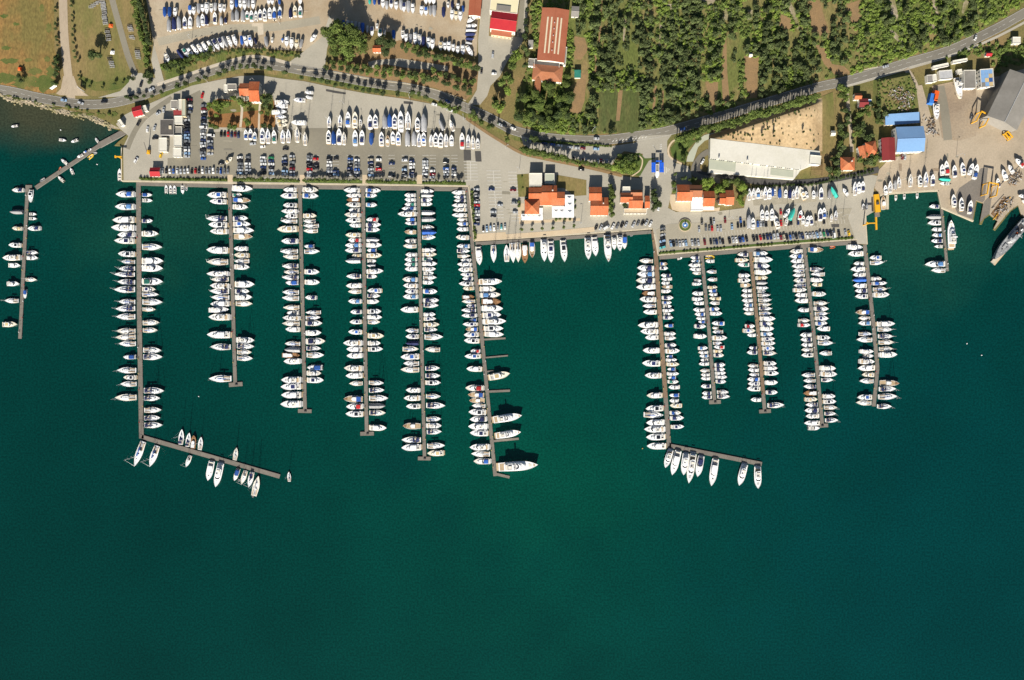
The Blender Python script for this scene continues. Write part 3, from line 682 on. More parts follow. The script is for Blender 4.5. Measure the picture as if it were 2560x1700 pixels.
def flybridge(L_, W, key):
    h,d,st,sh = hull_parts(L_, W, 1.25, 1.75); a = -L_/2
    parts = [('hull',h,'gel_white',None),('deck',d,'deck_white',None)]
    parts.append(('cabin', block(st, a+L_*.24, a+L_*.74, .78, 1.2, 2.35, .30, .02, .86), 'gel_white', None))
    parts.append(('windscreen', band(st, a+L_*.575, a+L_*.665, .66, 1.95, 2.42, .45, 1.6), 'window_dark', 2))
    parts.append(('flybridge', block(st, a+L_*.20, a+L_*.56, .72, 2.36, 2.75, .06, 0, .96, .3), 'gel_white', None))
    f = slab(st, a+L_*.24, a+L_*.47, .54, 2.752, 2.79); parts.append(('flybridge_floor', f, 'deck_grey', 4))
    s = MB(); s.box(a+L_*.25,a+L_*.31,-W*.22,W*.22,2.79,3.15); s.box(a+L_*.31,a+L_*.40,W*.12,W*.24,2.79,3.1); s.box(a+L_*.42,a+L_*.45,-W*.2,W*.0,2.79,3.25)
    parts.append(('flybridge_seat', s, 'seat_cream', 4))
    c = slab(st, a+L_*.05, a+L_*.23, .74, 1.205, 1.26); parts.append(('cockpit_floor', c, 'deck_teak', None))
    s = MB(); s.box(a+L_*.05,a+L_*.09,-W*.34,W*.34,1.27,1.75); parts.append(('cockpit_seat', s, 'seat_cream', None))
    p = slab(st, a-.06*L_, a-.005, .84, .25, .38) if False else MB().box(a-.07*L_, a-.005, -W*.38, W*.38, .28, .40); parts.append(('bathing_platform', p, 'deck_grey', None))
    s = slab(st, a+L_*.72, a+L_*.82, .38, 1.42, 1.60); parts.append(('sun_pad', s, 'deck_grey', None))
    r = MB(); r.cyl((a+L_*.21,W*.34,2.7),(a+L_*.18,W*.2,3.7),.07,.06,5); r.cyl((a+L_*.21,-W*.34,2.7),(a+L_*.18,-W*.2,3.7),.07,.06,5); r.box(a+L_*.165,a+L_*.195,-W*.22,W*.22,3.65,3.8)
    parts.append(('radar_arch', r, 'gel_white', None))
    reg(key, (L_, W), parts)
flybridge(13, 4.3, 'fly')
def hardtop(L_, W, key, roof):
    h,d,st,sh = hull_parts(L_, W, 1.1, 1.55); a = -L_/2
    parts = [('hull',h,'gel_white',None),('deck',d,'deck_white',None)]
    parts.append(('cabin', block(st, a+L_*.30, a+L_*.78, .72, 1.05, 1.75, .3, .02, .80, .4), 'gel_white', None))
    parts.append(('windscreen', band(st, a+L_*.52, a+L_*.635, .68, 1.5, 2.2, .5, 1.6), 'window_dark', 2))
    parts.append(('cockpit_floor', slab(st, a+L_*.05, a+L_*.46, .74, 1.06, 1.12), 'deck_grey', None))
    s = MB(); s.box(a+L_*.04,a+L_*.09,-W*.32,W*.32,1.12,1.55); s.box(a+L_*.09,a+L_*.20,W*.2,W*.33,1.12,1.5); s.box(a+L_*.36,a+L_*.40,-W*.3,-W*.05,1.12,1.75)
    parts.append(('cockpit_seat', s, 'seat_cream', None))
    parts.append(('roof', block(st, a+L_*.22, a+L_*.57, .76, 2.16, 2.30, .05, .02, .93, .3), 'gel_white', None))
    parts.append(('sunroof', slab(st, a+L_*.27, a+L_*.47, .56, 2.302, 2.36), roof, 6))
    p = MB(); 
    for sx in (.24,.50):
        for sy in (-1,1): p.cyl((a+L_*sx,sy*W*.33,1.1),(a+L_*sx,sy*W*.32,2.2),.06,.06,5)
    parts.append(('roof_post', p, 'gel_white', 6))
    parts.append(('bathing_platform', MB().box(a-.06*L_, a-.005, -W*.38, W*.38, .25, .36), 'deck_teak', None))
    parts.append(('hatch', MB().box(a+L_*.70,a+L_*.735,-W*.08,W*.08,1.5,1.78), 'window_dark', None))
    reg(key, (L_, W), parts)
hardtop(11.5, 3.8, 'hard', 'navy_canvas')
def cruiser(L_, W, key):
    h,d,st,sh = hull_parts(L_, W, 1.0, 1.4); a = -L_/2
    parts = [('hull',h,'gel_white',None),('deck',d,'deck_white',None)]
    parts.append(('cabin', block(st, a+L_*.40, a+L_*.86, .66, .98, 1.5, .3, .02, .78, .45), 'gel_white', None))
    parts.append(('windscreen', band(st, a+L_*.40, a+L_*.545, .80, 1.15, 1.85, .4, 1.4), 'window_dark', None))
    parts.append(('cockpit_floor', slab(st, a+L_*.05, a+L_*.38, .76, .96, 1.0), 'deck_grey', None))
    s = MB(); s.box(a+L_*.04,a+L_*.10,-W*.33,W*.33,1.0,1.4); s.box(a+L_*.30,a+L_*.36,-W*.28,-W*.06,1.0,1.6); s.box(a+L_*.30,a+L_*.36,W*.06,W*.28,1.0,1.6)
    parts.append(('cockpit_seat', s, 'seat_cream', None))
    cv = block(st, a+L_*.13, a+L_*.40, .72, 1.75, 2.05, .1, .1, .72, .2); parts.append(('canopy', cv, 'blue_canvas', None))
    p = MB()
    for sx in (.13,.38):
        for sy in (-1,1): p.cyl((a+L_*sx,sy*W*.38,.95),(a+L_*sx,sy*W*.37,1.8),.03,.03,4)
    parts.append(('canopy_frame', p, 'alloy', 6))
    parts.append(('bathing_platform', MB().box(a-.06*L_, a-.005, -W*.36, W*.36, .22, .32), 'deck_grey', None))
    parts.append(('hatch', MB().box(a+L_*.70,a+L_*.75,-W*.09,W*.09,1.3,1.52), 'window_dark', None))
    reg(key, (L_, W), parts)
cruiser(9.5, 3.3, 'cru')
def sail(L_, W, key):
    h,d,st,sh = hull_parts(L_, W, .95, 1.25, 'sail', .93, 1.0); a = -L_/2; mx = a+L_*.57; H = L_*1.05
    kf = MB().prism([(a+L_*.42,.12),(a+L_*.58,.12),(a+L_*.58,-.12),(a+L_*.42,-.12)], -1.75, -.8); h.v += [] ; n = len(h.v); h.add(kf.v, kf.f)
    parts = [('hull',h,'gel_white',None),('deck',d,'deck_white',None)]
    parts.append(('coachroof', block(st, a+L_*.36, a+L_*.80, .56, .95, 1.42, .22, .02, .82, .4), 'gel_white', None))
    w_ = MB(); w_.box(a+L_*.44,a+L_*.50,-W*.09,W*.09,1.425,1.46); w_.box(a+L_*.66,a+L_*.70,-W*.07,W*.07,1.36,1.44); parts.append(('hatch', w_, 'window_dark', 2))
    c = slab(st, a+L_*.05, a+L_*.34, .42, .93, .975); parts.append(('cockpit_floor', c, 'deck_grey', None))
    s = MB(); s.box(a+L_*.05,a+L_*.34,W*.20,W*.33,.93,1.2); s.box(a+L_*.05,a+L_*.34,-W*.33,-W*.20,.93,1.2); parts.append(('cockpit_seat', s, 'deck_teak', None))
    k = MB(); k.cyl((a+L_*.10,0,.98),(a+L_*.10,0,1.7),.05,.05,5)
    n_ = 10
    for i in range(n_):
        t0,t1 = 2*math.pi*i/n_, 2*math.pi*(i+1)/n_; k.cyl((a+L_*.10,.45*math.cos(t0),1.6+.45*math.sin(t0)),(a+L_*.10,.45*math.cos(t1),1.6+.45*math.sin(t1)),.035,.035,4)
    parts.append(('steering_wheel', k, 'alloy', None))
    m = MB(); m.cyl((mx,0,1.3),(mx,0,1.3+H),.07,.05,7)
    for f in (.38,.68): m.cyl((mx,-W*.30*(1.3-f),1.3+H*f),(mx,W*.30*(1.3-f),1.3+H*f),.045,.045,5)
    parts.append(('mast', m, 'mast_white', None)); mi = len(parts)-1
    parts.append(('boom', MB().cyl((mx,0,2.35),(a+L_*.17,0,2.45),.08,.07,6), 'alloy', mi))
    sc = MB(); rr = [];
    for u,rad in ((0,.24),(.2,.30),(.6,.22),(1,.12)):
        x = mx-.15-(mx-.15-(a+L_*.18))*u; rr.append([(x, rad*math.cos(q), 2.62+.02*u+rad*1.15*math.sin(q)) for q in [2*math.pi*i/8 for i in range(8)]])
    sc.loft(rr); parts.append(('sail_cover', sc, 'navy_canvas', mi))
    g = MB(); g.cyl((a+L_*.985,0,1.3),(mx+.1,0,1.3+H*.93),.075,.04,5); parts.append(('furled_jib', g, 'white_canvas', None))
    y = MB()
    for sy in (-1,1):
        y.cyl((mx,sy*W*.30*.92,1.3+H*.38),(mx-.1,sy*width_at(st,mx,.93),1.05),.02,.02,3); y.cyl((mx,sy*.05,1.3+H*.98),(mx,sy*W*.30*.92,1.3+H*.38),.02,.02,3)
    y.cyl((mx,0,1.3+H),(a+.1,0,1.05),.02,.02,3); parts.append(('rigging', y, 'alloy', mi))
    parts.append(('sprayhood', block(st, a+L_*.33, a+L_*.43, .58, 1.35, 1.85, .35, .05, .85, .4), 'navy_canvas', None))
    parts.append(('bimini', slab(st, a+L_*.08, a+L_*.235, .70, 2.15, 2.25), 'navy_canvas', None)); bi = len(parts)-1
    p = MB()
    for sx in (.10,.25):
        for sy in (-1,1): p.cyl((a+L_*sx,sy*W*.32,1.0),(a+L_*sx,sy*W*.30,2.18),.025,.025,4)
    parts.append(('bimini_frame', p, 'alloy', bi))
    reg(key, (L_, W), parts)
sail(12, 3.7, 'sail')
def open_boat(L_, W, key):
    h,d,st,sh = hull_parts(L_, W, .65, .9, 'motor', .86, .35); a = -L_/2
    parts = [('hull',h,'gel_white',None)]
    parts.append(('cockpit_floor', slab(st, a+L_*.03, a+L_*.55, .82, .60, .655), 'deck_grey', None))
    parts.append(('foredeck', block(st, a+L_*.55, a+L_*.97, .86, .66, .95, .1, .0, .8, .3), 'gel_white', None))
    parts.append(('windscreen', band(st, a+L_*.52, a+L_*.60, .6, .9, 1.25, .25, .6), 'window_dark', None))
    s = MB(); s.box(a+L_*.10,a+L_*.20,-W*.32,W*.32,.65,.95); s.box(a+L_*.36,a+L_*.44,-W*.25,-W*.05,.65,1.1); s.box(a+L_*.36,a+L_*.44,W*.05,W*.25,.65,1.1); parts.append(('seat', s, 'seat_cream', None))
    o = MB(); o.box(a-.45,a+.05,-.2,.2,.55,1.15); o.box(a-.35,a-.1,-.1,.1,-.3,.55); parts.append(('outboard_motor', o, 'rubber_black', None))
    parts.append(('canopy', block(st, a+L_*.12, a+L_*.56, .9, 1.0, 1.45, .1, .05, .7, .25), 'blue_canvas', None))
    reg(key, (L_, W), parts)
open_boat(6, 2.3, 'open')
def covered(L_, W, key):
    h,d,st,sh = hull_parts(L_, W, 1.0, 1.35); a = -L_/2
    rr = []
    for i in range(9):
        t = i/8; x = a+L_*(.01+.97*t); b = width_at(st, x, 1.03); z = sh(t); rh = (.45+1.0*math.sin(math.pi*min(1,.18+t*.75)))
        rr.append([(x,b,z-.25),(x,b*.98,z+.08),(x,b*.55,z+rh*.62),(x,0,z+rh),(x,-b*.55,z+rh*.62),(x,-b*.98,z+.08),(x,-b,z-.25)])
    c = MB(); c.loft(rr, cap=True, closed=False)
    parts = [('hull',h,'gel_white',None),('cover',c,'grey_canvas',None)]
    o = MB(); o.box(a-.5,a+.02,-.3,.3,.45,1.05); parts.append(('outboard_motor', o, 'rubber_black', None))
    reg(key, (L_, W), parts)
covered(9.5, 3.2, 'cover')
def wooden(L_, W, key):
    h,d,st,sh = hull_parts(L_, W, 1.0, 1.7, 'round'); a = -L_/2
    parts = [('hull',h,'gel_white',None),('deck',d,'deck_teak',None)]
    parts.append(('cabin', block(st, a+L_*.30, a+L_*.60, .60, 1.0, 2.2, .12, .02, .9, .25), 'gel_white', None))
    parts.append(('windscreen', band(st, a+L_*.50, a+L_*.575, .5, 1.65, 2.1, .3, .6), 'window_dark', 2))
    parts.append(('canopy', slab(st, a+L_*.08, a+L_*.32, .78, 2.15, 2.25), 'blue_canvas', None))
    p = MB()
    for sx in (.10,.30):
        for sy in (-1,1): p.cyl((a+L_*sx,sy*W*.34,1.0),(a+L_*sx,sy*W*.34,2.2),.04,.04,4)
    parts.append(('canopy_frame', p, 'wood_brown', 4))
    m = MB(); m.cyl((a+L_*.66,0,1.1),(a+L_*.66,0,5.5),.08,.05,6); parts.append(('mast', m, 'wood_brown', None))
    parts.append(('gunwale', slab(st, a+L_*.80, a+L_*.97, .5, 1.35, 1.62), 'varnish', None))
    reg(key, (L_, W), parts)
wooden(11.5, 3.7, 'wood')
def dinghy(key):
    L_, W = 3.6, 1.7; m = MB(); path = [(-1.7,.62),(-.4,.66),(.7,.58),(1.35,.32),(1.62,0),(1.35,-.32),(.7,-.58),(-.4,-.66),(-1.7,-.62)]
    rr = []
    for i,(x,y) in enumerate(path):
        a = Vector(path[max(0,i-1)]); b = Vector(path[min(len(path)-1,i+1)]); t = (b-a).normalized(); nn = Vector((-t.y,t.x))
        rr.append([(x+nn.x*.24*math.cos(q), y+nn.y*.24*math.cos(q), .3+.24*math.sin(q)) for q in [2*math.pi*k/8 for k in range(8)]])
    m.loft(rr)
    fl = MB(); fl.prism([(-1.6,.5),(.7,.5),(1.3,.2),(1.3,-.2),(.7,-.5),(-1.6,-.5)], .08, .18)
    s = MB(); s.box(-.6,-.3,-.45,.45,.3,.42); o = MB(); o.box(-2.0,-1.65,-.15,.15,.2,.8)
    reg(key, (L_, W), [('tube',m,'rubber_grey',None),('floor',fl,'deck_grey',None),('seat',s,'deck_teak',None),('outboard_motor',o,'rubber_black',None)])
dinghy('ding')
def superyacht(L_, W, key):
    h,d,st,sh = hull_parts(L_, W, 2.1, 3.2, 'motor', .93, .9); a = -L_/2
    P_ = [('hull',h,'gel_white',None),('deck',d,'deck_white',None)]
    P_.append(('main_saloon', block(st, a+L_*.18, a+L_*.72, .80, 2.0, 4.1, .12, .02, .9, .35), 'gel_white', None))
    P_.append(('windscreen', band(st, a+L_*.56, a+L_*.645, .62, 3.5, 4.15, .8, 2), 'window_dark', 2))
    P_.append(('upper_deck', block(st, a+L_*.14, a+L_*.58, .76, 4.1, 4.5, .06, 0, .97, .3), 'gel_white', None))
    P_.append(('deck_floor', slab(st, a+L_*.17, a+L_*.45, .62, 4.51, 4.56), 'deck_grey', 4))
    s = MB(); s.box(a+L_*.18,a+L_*.23,-W*.28,W*.28,4.56,5.0); s.box(a+L_*.25,a+L_*.33,-W*.12,W*.12,4.56,5.0); s.box(a+L_*.36,a+L_*.40,-W*.28,-W*.1,4.56,5.0); s.box(a+L_*.36,a+L_*.40,W*.1,W*.28,4.56,5.0); P_.append(('seat', s, 'seat_cream', 4))
    P_.append(('flybridge_windscreen', band(st, a+L_*.46, a+L_*.52, .55, 4.5, 4.95, .5, 1.5), 'window_dark', 4))
    r = MB(); r.cyl((a+L_*.40,W*.36,4.4),(a+L_*.36,W*.26,6.6),.16,.14,5); r.cyl((a+L_*.40,-W*.36,4.4),(a+L_*.36,-W*.26,6.6),.16,.14,5); r.box(a+L_*.345,a+L_*.385,-W*.3,W*.3,6.5,6.75); P_.append(('radar_arch', r, 'gel_white', None))
    P_.append(('aft_deck', slab(st, a+L_*.03, a+L_*.17, .8, 2.05, 2.12), 'deck_teak', None))
    P_.append(('bathing_platform', MB().box(a-.06*L_, a-.01, -W*.42, W*.42, .5, .7), 'deck_teak', None))
    s = slab(st, a+L_*.76, a+L_*.84, .4, 2.55, 2.9); P_.append(('sun_pad', s, 'seat_cream', None))
    P_.append(('foredeck', slab(st, a+L_*.88, a+L_*.95, .6, 2.85, 3.02), 'deck_teak', None))
    reg(key, (L_, W), P_)
superyacht(26, 6.4, 'super')
cr = MB()
for x in (-.26,.2):
    cr.box(x-.012,x+.012,-.42,.42,-.02,.05)
for x in (-.26,.2):
    for y in (-.36,.36): cr.box(x-.012,x+.012,y-.03,y+.03,-.02,.75)
cr.box(-.26,.2,-.03,.03,-.02,.04)
CRADLE = cr.mesh('cradle', 'steel_dark')

# code -> (proto, thing name, category, spoken look, material overrides)
NOC = {'canopy':'-','canopy_frame':'-'}
CODES = {
 'm': [('fly','motor_yacht','motor yacht','white flybridge motor yacht',{}),('hard','motor_yacht','motor yacht','white hardtop motor yacht',{'sunroof':'deck_white'}),('fly','motor_yacht','motor yacht','motor yacht with pale deck',{'flybridge_floor':'deck_white','sun_pad':'deck_white','cockpit_floor':'deck_white'}),
       ('hard','motor_yacht','motor yacht','motor yacht with white roof',{'sunroof':'white_canvas','cockpit_floor':'deck_white','bathing_platform':'deck_white'})],
 'M': [('super','motor_yacht','motor yacht','large white motor yacht',{})],
 'n': [('hard','motor_cruiser','motor cruiser','white cruiser with navy roof panel',{}),('cru','motor_cruiser','motor cruiser','white cruiser with navy canopy',{'canopy':'navy_canvas'}),('hard','motor_cruiser','motor cruiser','white cruiser with black sunroof',{'sunroof':'window_dark'})],
 'b': [('cru','motor_cruiser','motor cruiser','white cruiser with blue canopy',{}),('hard','motor_cruiser','motor cruiser','white cruiser with blue roof panel',{'sunroof':'blue_canvas'}),('cru','motor_cruiser','motor cruiser','white cruiser with pale blue canopy',{'canopy':'light_blue_canvas'})],
 'g': [('cru','motor_cruiser','motor cruiser','white cruiser with green canopy',{'canopy':'green_canvas'})],
 'r': [('cru','motor_cruiser','motor cruiser','white cruiser with red canopy',{'canopy':'red_canvas'})],
 'y': [('hard','motor_cruiser','motor cruiser','cream cruiser with tan deck',{'hull':'gel_cream','deck':'gel_cream','sunroof':'tan_canvas','cabin':'gel_cream'})],
 'c': [('cover','covered_boat','covered boat','boat under grey tarpaulin',{})],
 'k': [('cover','covered_boat','covered boat','boat under navy tarpaulin',{'cover':'navy_canvas'})],
 'u': [('cover','covered_boat','covered boat','boat under blue cover',{'cover':'blue_canvas'})],
 'e': [('cover','covered_boat','covered boat','boat wrapped in turquoise cover',{'cover':'teal_cover','hull':'teal_cover'})],
 's': [('sail','sailing_yacht','sailing yacht','white sailing yacht',{'bimini':'-','bimini_frame':'-','sail_cover':'white_canvas','sprayhood':'grey_canvas'}),('sail','sailing_yacht','sailing yacht','sailing yacht with blue sail cover',{'bimini':'-','bimini_frame':'-','sprayhood':'white_canvas','sail_cover':'blue_canvas'}),
       ('sail','sailing_yacht','sailing yacht','sailing yacht with teak deck',{'bimini':'-','bimini_frame':'-','deck':'seat_cream','sail_cover':'white_canvas','sprayhood':'white_canvas'})],
 't': [('sail','sailing_yacht','sailing yacht','sailing yacht with navy bimini',{})],
 'v': [('sail','sailing_yacht','sailing yacht','dark blue sailing yacht',{'hull':'hull_navy','sail_cover':'white_canvas','bimini':'-','bimini_frame':'-','sprayhood':'navy_canvas'})],
 'o': [('open','small_motorboat','motorboat','small white open motorboat',dict(canopy='-'))],
 'p': [('open','small_motorboat','motorboat','small motorboat with blue canvas',{})],
 'w': [('wood','wooden_boat','wooden boat','wooden boat with blue awning',{}),('wood','wooden_boat','wooden boat','wooden boat with varnished deck',{'canopy':'white_canvas','deck':'varnish','hull':'varnish'}),('wood','wooden_boat','wooden boat','white wooden boat with brown deck',{'canopy':'-','canopy_frame':'-'})],
 'f': [('ding','inflatable_dinghy','dinghy','grey inflatable dinghy',{})], 'i': [('ding','inflatable_dinghy','dinghy','yellow inflatable boat',{'tube':'rubber_yellow'})],
 'j': [('ding','inflatable_dinghy','dinghy','orange inflatable boat',{'tube':'rubber_orange'})],
}
CK = {}
def boat(code, sx, sy, bx, by, where, group, wmax=None, dry=False, z=None):
    """stern (sx,sy) to bow (bx,by) in photograph pixels"""
    CK[code] = CK.get(code,-1)+1; opts = CODES[code]
    pk, name, cat, look, over = opts[(CK[code]*5+CK[code]//3) % len(opts)]
    (L0,W0), parts = PROTO[pk]
    a, b = P(sx,sy), P(bx,by); d = b-a; L_ = d.length; rz = math.atan2(d.y, d.x)
    if pk in ('fly','hard') and L_ < 9.0:   # too short for a flybridge: a day cruiser
        (L0,W0), parts = PROTO['cru']; over = {k:v for k,v in over.items() if k in ('hull','deck','cabin')}; over['canopy'] = {'m':'white_canvas','n':'navy_canvas','y':'tan_canvas'}.get(code,'white_canvas')
        look = {'m':'small cruiser with white canopy','n':'small cruiser with navy canopy','y':'small cream cruiser with tan canopy'}.get(code, look)
        name, cat = 'day_cruiser', 'day cruiser'
    wd = {'sail':.25*L_+1.0,'super':.20*L_+1.2,'open':.28*L_+.6,'ding':.36*L_+.4,'cover':.27*L_+.6}.get(pk,.25*L_+1.15)
    if wmax: wd = min(wd, wmax*S*.97)
    sz = 1.2*max(.75, min(1.35, (L_/L0)**.6))
    if z is None:
        z = 0
        if dry: z = LAND + (2.1 if pk == 'sail' else 1.3)*sz
    k = (HC-z)/HC
    mid = (a+b)/2; loc = Vector((mid.x*k, mid.y*k, z)); off = .03*L_ if pk in ('fly','hard','cru') else 0
    u_ = random.random()
    if pk in ('fly','hard','cru','sail','open') and 'hull' not in over and not dry:
        if u_ < .11: over = dict(over, hull='gel_cream'); look = look.replace('white','cream',1)
        elif u_ < .15: over = dict(over, hull='hull_navy'); look = look.replace('white','dark-hulled',1)
        elif u_ < .22 and pk != 'open': over = dict(over, deck='seat_cream')
    if dry and u_ < .3 and pk != 'cover': over = dict(over, hull='gel_cream' if u_ < .2 else 'gel_white')
    root = spawn(parts, name, loc, rz, ((L_*.97)/L0, wd/W0, sz), f'{look}, {where}', cat, group, over)
    if dry:
        o = bpy.data.objects.new('cradle', CRADLE); COL.objects.link(o); o.parent = root
        hz = (z-LAND)/sz; o.scale = (L0, W0, hz/.77*1.0 if hz > .2 else 1); o.location = (0,0,-hz+.02*hz)
    return root
def berths(k, side, ox, oy, sc, text, idx, flip=None):
    """text: 'y tip code' triples in the coordinates of one enlarged view"""
    tk = text.split(); E = []
    for i in range(0, len(tk), 3): E.append((oy+float(tk[i])/sc, ox+float(tk[i+1])/sc, tk[i+2]))
    E.sort(); out = []
    for i,(y,tip,code) in enumerate(E):
        gap = min([abs(y-E[j][0]) for j in (i-1,i+1) if 0 <= j < len(E)] or [30])
        out.append((y, tip, code, max(gap, 8.5)))
    return out
SIDE = {'L':'west','R':'east'}
def moor(k, side, *views):
    E = []
    for v in views: E += berths(k, side, *v, 0)
    E.sort()
    ax, wd = PIERS[k]
    for i,(y,tip,code,gap) in enumerate(E):
        s_ = -1 if side == 'L' else 1; edge = axis_x(k, y)+s_*(wd/2+1.6)
        inward = code.endswith('-'); c = code.rstrip('-')
        # berths lie square to the pier, swung a degree or two by the breeze
        dy = random.uniform(-.035,.035)*abs(tip-edge)
        s0 = (edge+s_*1.2, y+dy/2); b0 = (tip, y-dy/2)
        if inward: s0, b0 = b0, (edge+s_*1.0, y+dy/2)
        boat(c, *s0, *b0, f'{ordinal(i)} from shore, {SIDE[side]} side of {PIER_SAY[k]}', 'boats moored at the piers', wmax=min(gap,18))
moor('w0','L',(0,450,3.824,'100 125 n 308 108 c 465 125 y 625 92 n 745 38 m 817 88 m- 993 75 m- 1155 52 s 1380 32 y-'))
moor('w0','R',(0,450,3.824,'327 355 o 370 358 o 465 397 n- 695 372 t 745 372 m 953 360 s'))
moor('w1','L',(280,460,4.9,'130 60 b 283 50 b 445 20 m 540 5 m 625 80 n 700 40 n 860 85 n 955 120 s 1040 90 t 1110 35 t 1203 75 t 1295 35 t 1445 88 s 1528 52 t'),(280,770,4.9,'107 60 s 283 60 s 358 52 s 437 92 s 600 145 p 762 70 s 850 150 n 930 110 s 1095 45 s'))
moor('w1','R',(280,460,4.9,'135 500 p 203 505 o 455 513 n 612 583 m 775 630 s 945 645 m 1033 640 m 1197 640 g 1290 545 n 1355 585 s 1447 635 s 1535 545 s'),(280,770,4.9,'180 595 s 272 572 s 517 620 s 598 635 t 1012 655 t 1103 605 t 1248 622 s 1345 607 t 1432 635 t'))
moor('w2','L',(510,450,5.807,'225 55 b 318 90 n 565 40 t 655 75 n 750 98 m 1022 47 m 1192 47 s 1365 50 m 1445 110 t 1540 100 m'),(510,700,5.6,'160 88 t 247 108 s 335 100 m 418 80 m- 520 75 m 767 52 m 937 95 t 1380 75 s'))
moor('w2','R',(510,450,5.807,'130 720 m 222 562 g 300 690 w 395 650 m 562 650 n 645 690 b 735 742 m 825 720 w 1000 635 m- 1095 658 y- 1180 665 s- 1265 675 m 1515 748 m'),(510,700,5.6,'160 648 n 243 688 m 332 692 s 842 722 m 927 718 t 1010 680 s 1095 697 s'))
moor('w3','L',(690,450,5.407,'138 105 m 218 65 n 347 100 n 427 78 m 492 125 n 560 68 s 668 22 y 830 78 n 968 62 s 1040 100 s 1167 88 t 1247 112 s 1320 85 t 1390 130 p 1520 92 s'),(690,730,5.057,'78 80 s 197 95 s 263 138 o 330 90 m 400 82 s 473 125 m 655 113 s 730 113 c 800 80 w- 875 103 m 1110 72 m 1195 65 n 1300 72 m 1415 62 m'))
moor('w3','R',(690,450,5.407,'138 582 m 218 582 b 487 557 y 558 540 s- 622 585 s- 690 572 s- 898 525 p- 968 600 s 1243 597 n 1383 602 m'),(690,730,5.057,'72 518 n- 260 575 v- 323 572 s 395 597 n 517 583 m 623 635 n 712 578 t 797 620 s 955 598 p- 1025 582 m 1112 615 n'))
moor('w4','L',(850,450,4.9,'130 48 m 195 78 m 247 82 w 307 75 n 370 105 o 432 58 m 497 70 n 558 117 m 678 68 y 740 103 r 803 65 b 865 63 n 928 148 y 992 70 c 1182 78 t 1297 77 m 1368 100 s 1487 103 b'),(850,760,4.612,'92 122 n 207 113 n 323 98 b 450 40 m 522 77 m 595 80 m 740 50 m 825 68 m 915 107 s 1093 45 w 1180 73 r 1265 67 n'))
moor('w4','R',(850,450,4.9,'132 505 b 192 458 b 308 460 b 490 468 r- 553 510 n 612 495 n 735 490 c 800 518 m 863 455 p- 927 520 y 992 453 o 1047 440 c- 1120 540 m 1183 460 n 1358 513 b- 1420 500 t 1490 487 m'),(850,760,4.612,'87 483 n 153 493 m 208 470 s 367 515 y 452 475 m 520 503 n 908 515 s 993 520 t 1085 565 s 1172 530 c 1253 535 t 1425 545 m'))
moor('w5','L',(990,460,4.612,'133 97 b 185 100 m 238 100 g 287 67 b 350 20 m 412 108 p 455 103 n 557 98 w 658 100 o 718 82 s 818 110 m 872 100 g 928 97 g 982 103 m 1103 75 b 1175 85 m 1240 103 n 1300 82 b 1450 52 m'),(990,790,4.238,'155 100 s 218 103 n 287 103 k 350 70 s- 432 50 b 502 77 s 568 47 s 785 105 m 868 83 m 955 107 n 1163 73 w 1310 57 t 1390 57 m'))
moor('w5','R',(990,460,4.612,'88 443 m 135 440 c 187 425 n 235 425 m 335 460 c 410 465 c 503 447 s 560 475 u 617 463 s 765 465 m 815 475 y 868 430 g 922 480 m 982 465 m 1028 443 o 1080 475 s 1135 440 m 1240 483 b 1343 503 n 1400 497 t 1505 460 m 1555 467 n'),(990,790,4.238,'92 465 y 145 445 t 222 505 s 355 470 s- 553 470 t 632 475 t 705 480 n 850 478 s 947 528 t 1090 483 s 1160 488 m 1225 490 t 1372 525 s 1450 510 y-'))
moor('w6','L',(1120,460,4.126,'92 37 m 137 58 n 175 60 n 225 40 m 270 50 m 325 38 m 370 92 s 413 90 b 468 87 m 553 80 m 645 88 b 693 92 t- 745 98 s- 788 130 m 832 93 m 885 105 m 937 128 n 977 147 n 1030 110 n 1077 152 y 1167 145 w- 1212 140 s 1257 187 n 1303 133 t 1357 138 n 1402 222 p 1448 150 n 1500 180 w 1555 162 b'),(1130,830,4.126,'90 122 n 197 190 r 250 128 b 380 147 m 577 135 r 647 162 w 705 175 w 760 203 s 825 168 n 897 182 n 972 165 m 1040 182 n 1185 180 m 1255 195 s 1330 220 b'))
moor('w6','R',(1120,460,4.126,'1010 562 M 1085 500 m 1145 548 b 1215 552 w 1285 572 m 1352 552 n 1418 605 m 1490 575 n 1550 580 m'))
moor('e1','L',(1580,620,6.272,'205 105 s 318 70 n 412 68 b 512 50 n 615 52 m 715 145 w 808 108 m 908 155 s 1005 165 m 1210 78 m 1310 120 m 1403 195 m'),(1580,860,5.6,'90 140 m 270 130 n 440 170 m 718 195 m 900 180 n 990 155 s- 1097 187 m 1190 157 m 1298 185 n 1425 195 m'))
moor('e1','R',(1580,620,6.272,'252 555 w 318 562 n 432 600 n- 488 620 b- 552 583 m- 610 632 w- 678 610 m 782 645 n 858 620 b 913 622 o 978 660 m 1033 607 o 1093 645 n 1218 648 p- 1345 685 m 1413 690 s 1525 693 n'),(1580,860,5.6,'97 665 m 172 570 p- 222 628 m 283 660 y 350 610 p- 415 655 m 470 615 p- 527 650 g 603 662 m- 715 660 p- 792 652 m- 860 693 y- 962 682 b 1033 722 n 1155 725 n'))
moor('e2','L',(1710,620,7.467,'182 107 n 248 122 b 325 68 m 400 92 b 470 145 s 610 178 o- 672 155 m- 850 138 b 952 153 m- 1030 165 m 1155 158 m 1237 187 b 1317 215 m 1378 255 p 1463 195 n-'),(1710,820,7.467,'155 185 m- 375 262 b- 455 252 m 520 278 b 595 295 o 668 262 m 797 285 s 872 303 m 940 303 m 1085 302 n 1215 325 n 1290 318 n'))
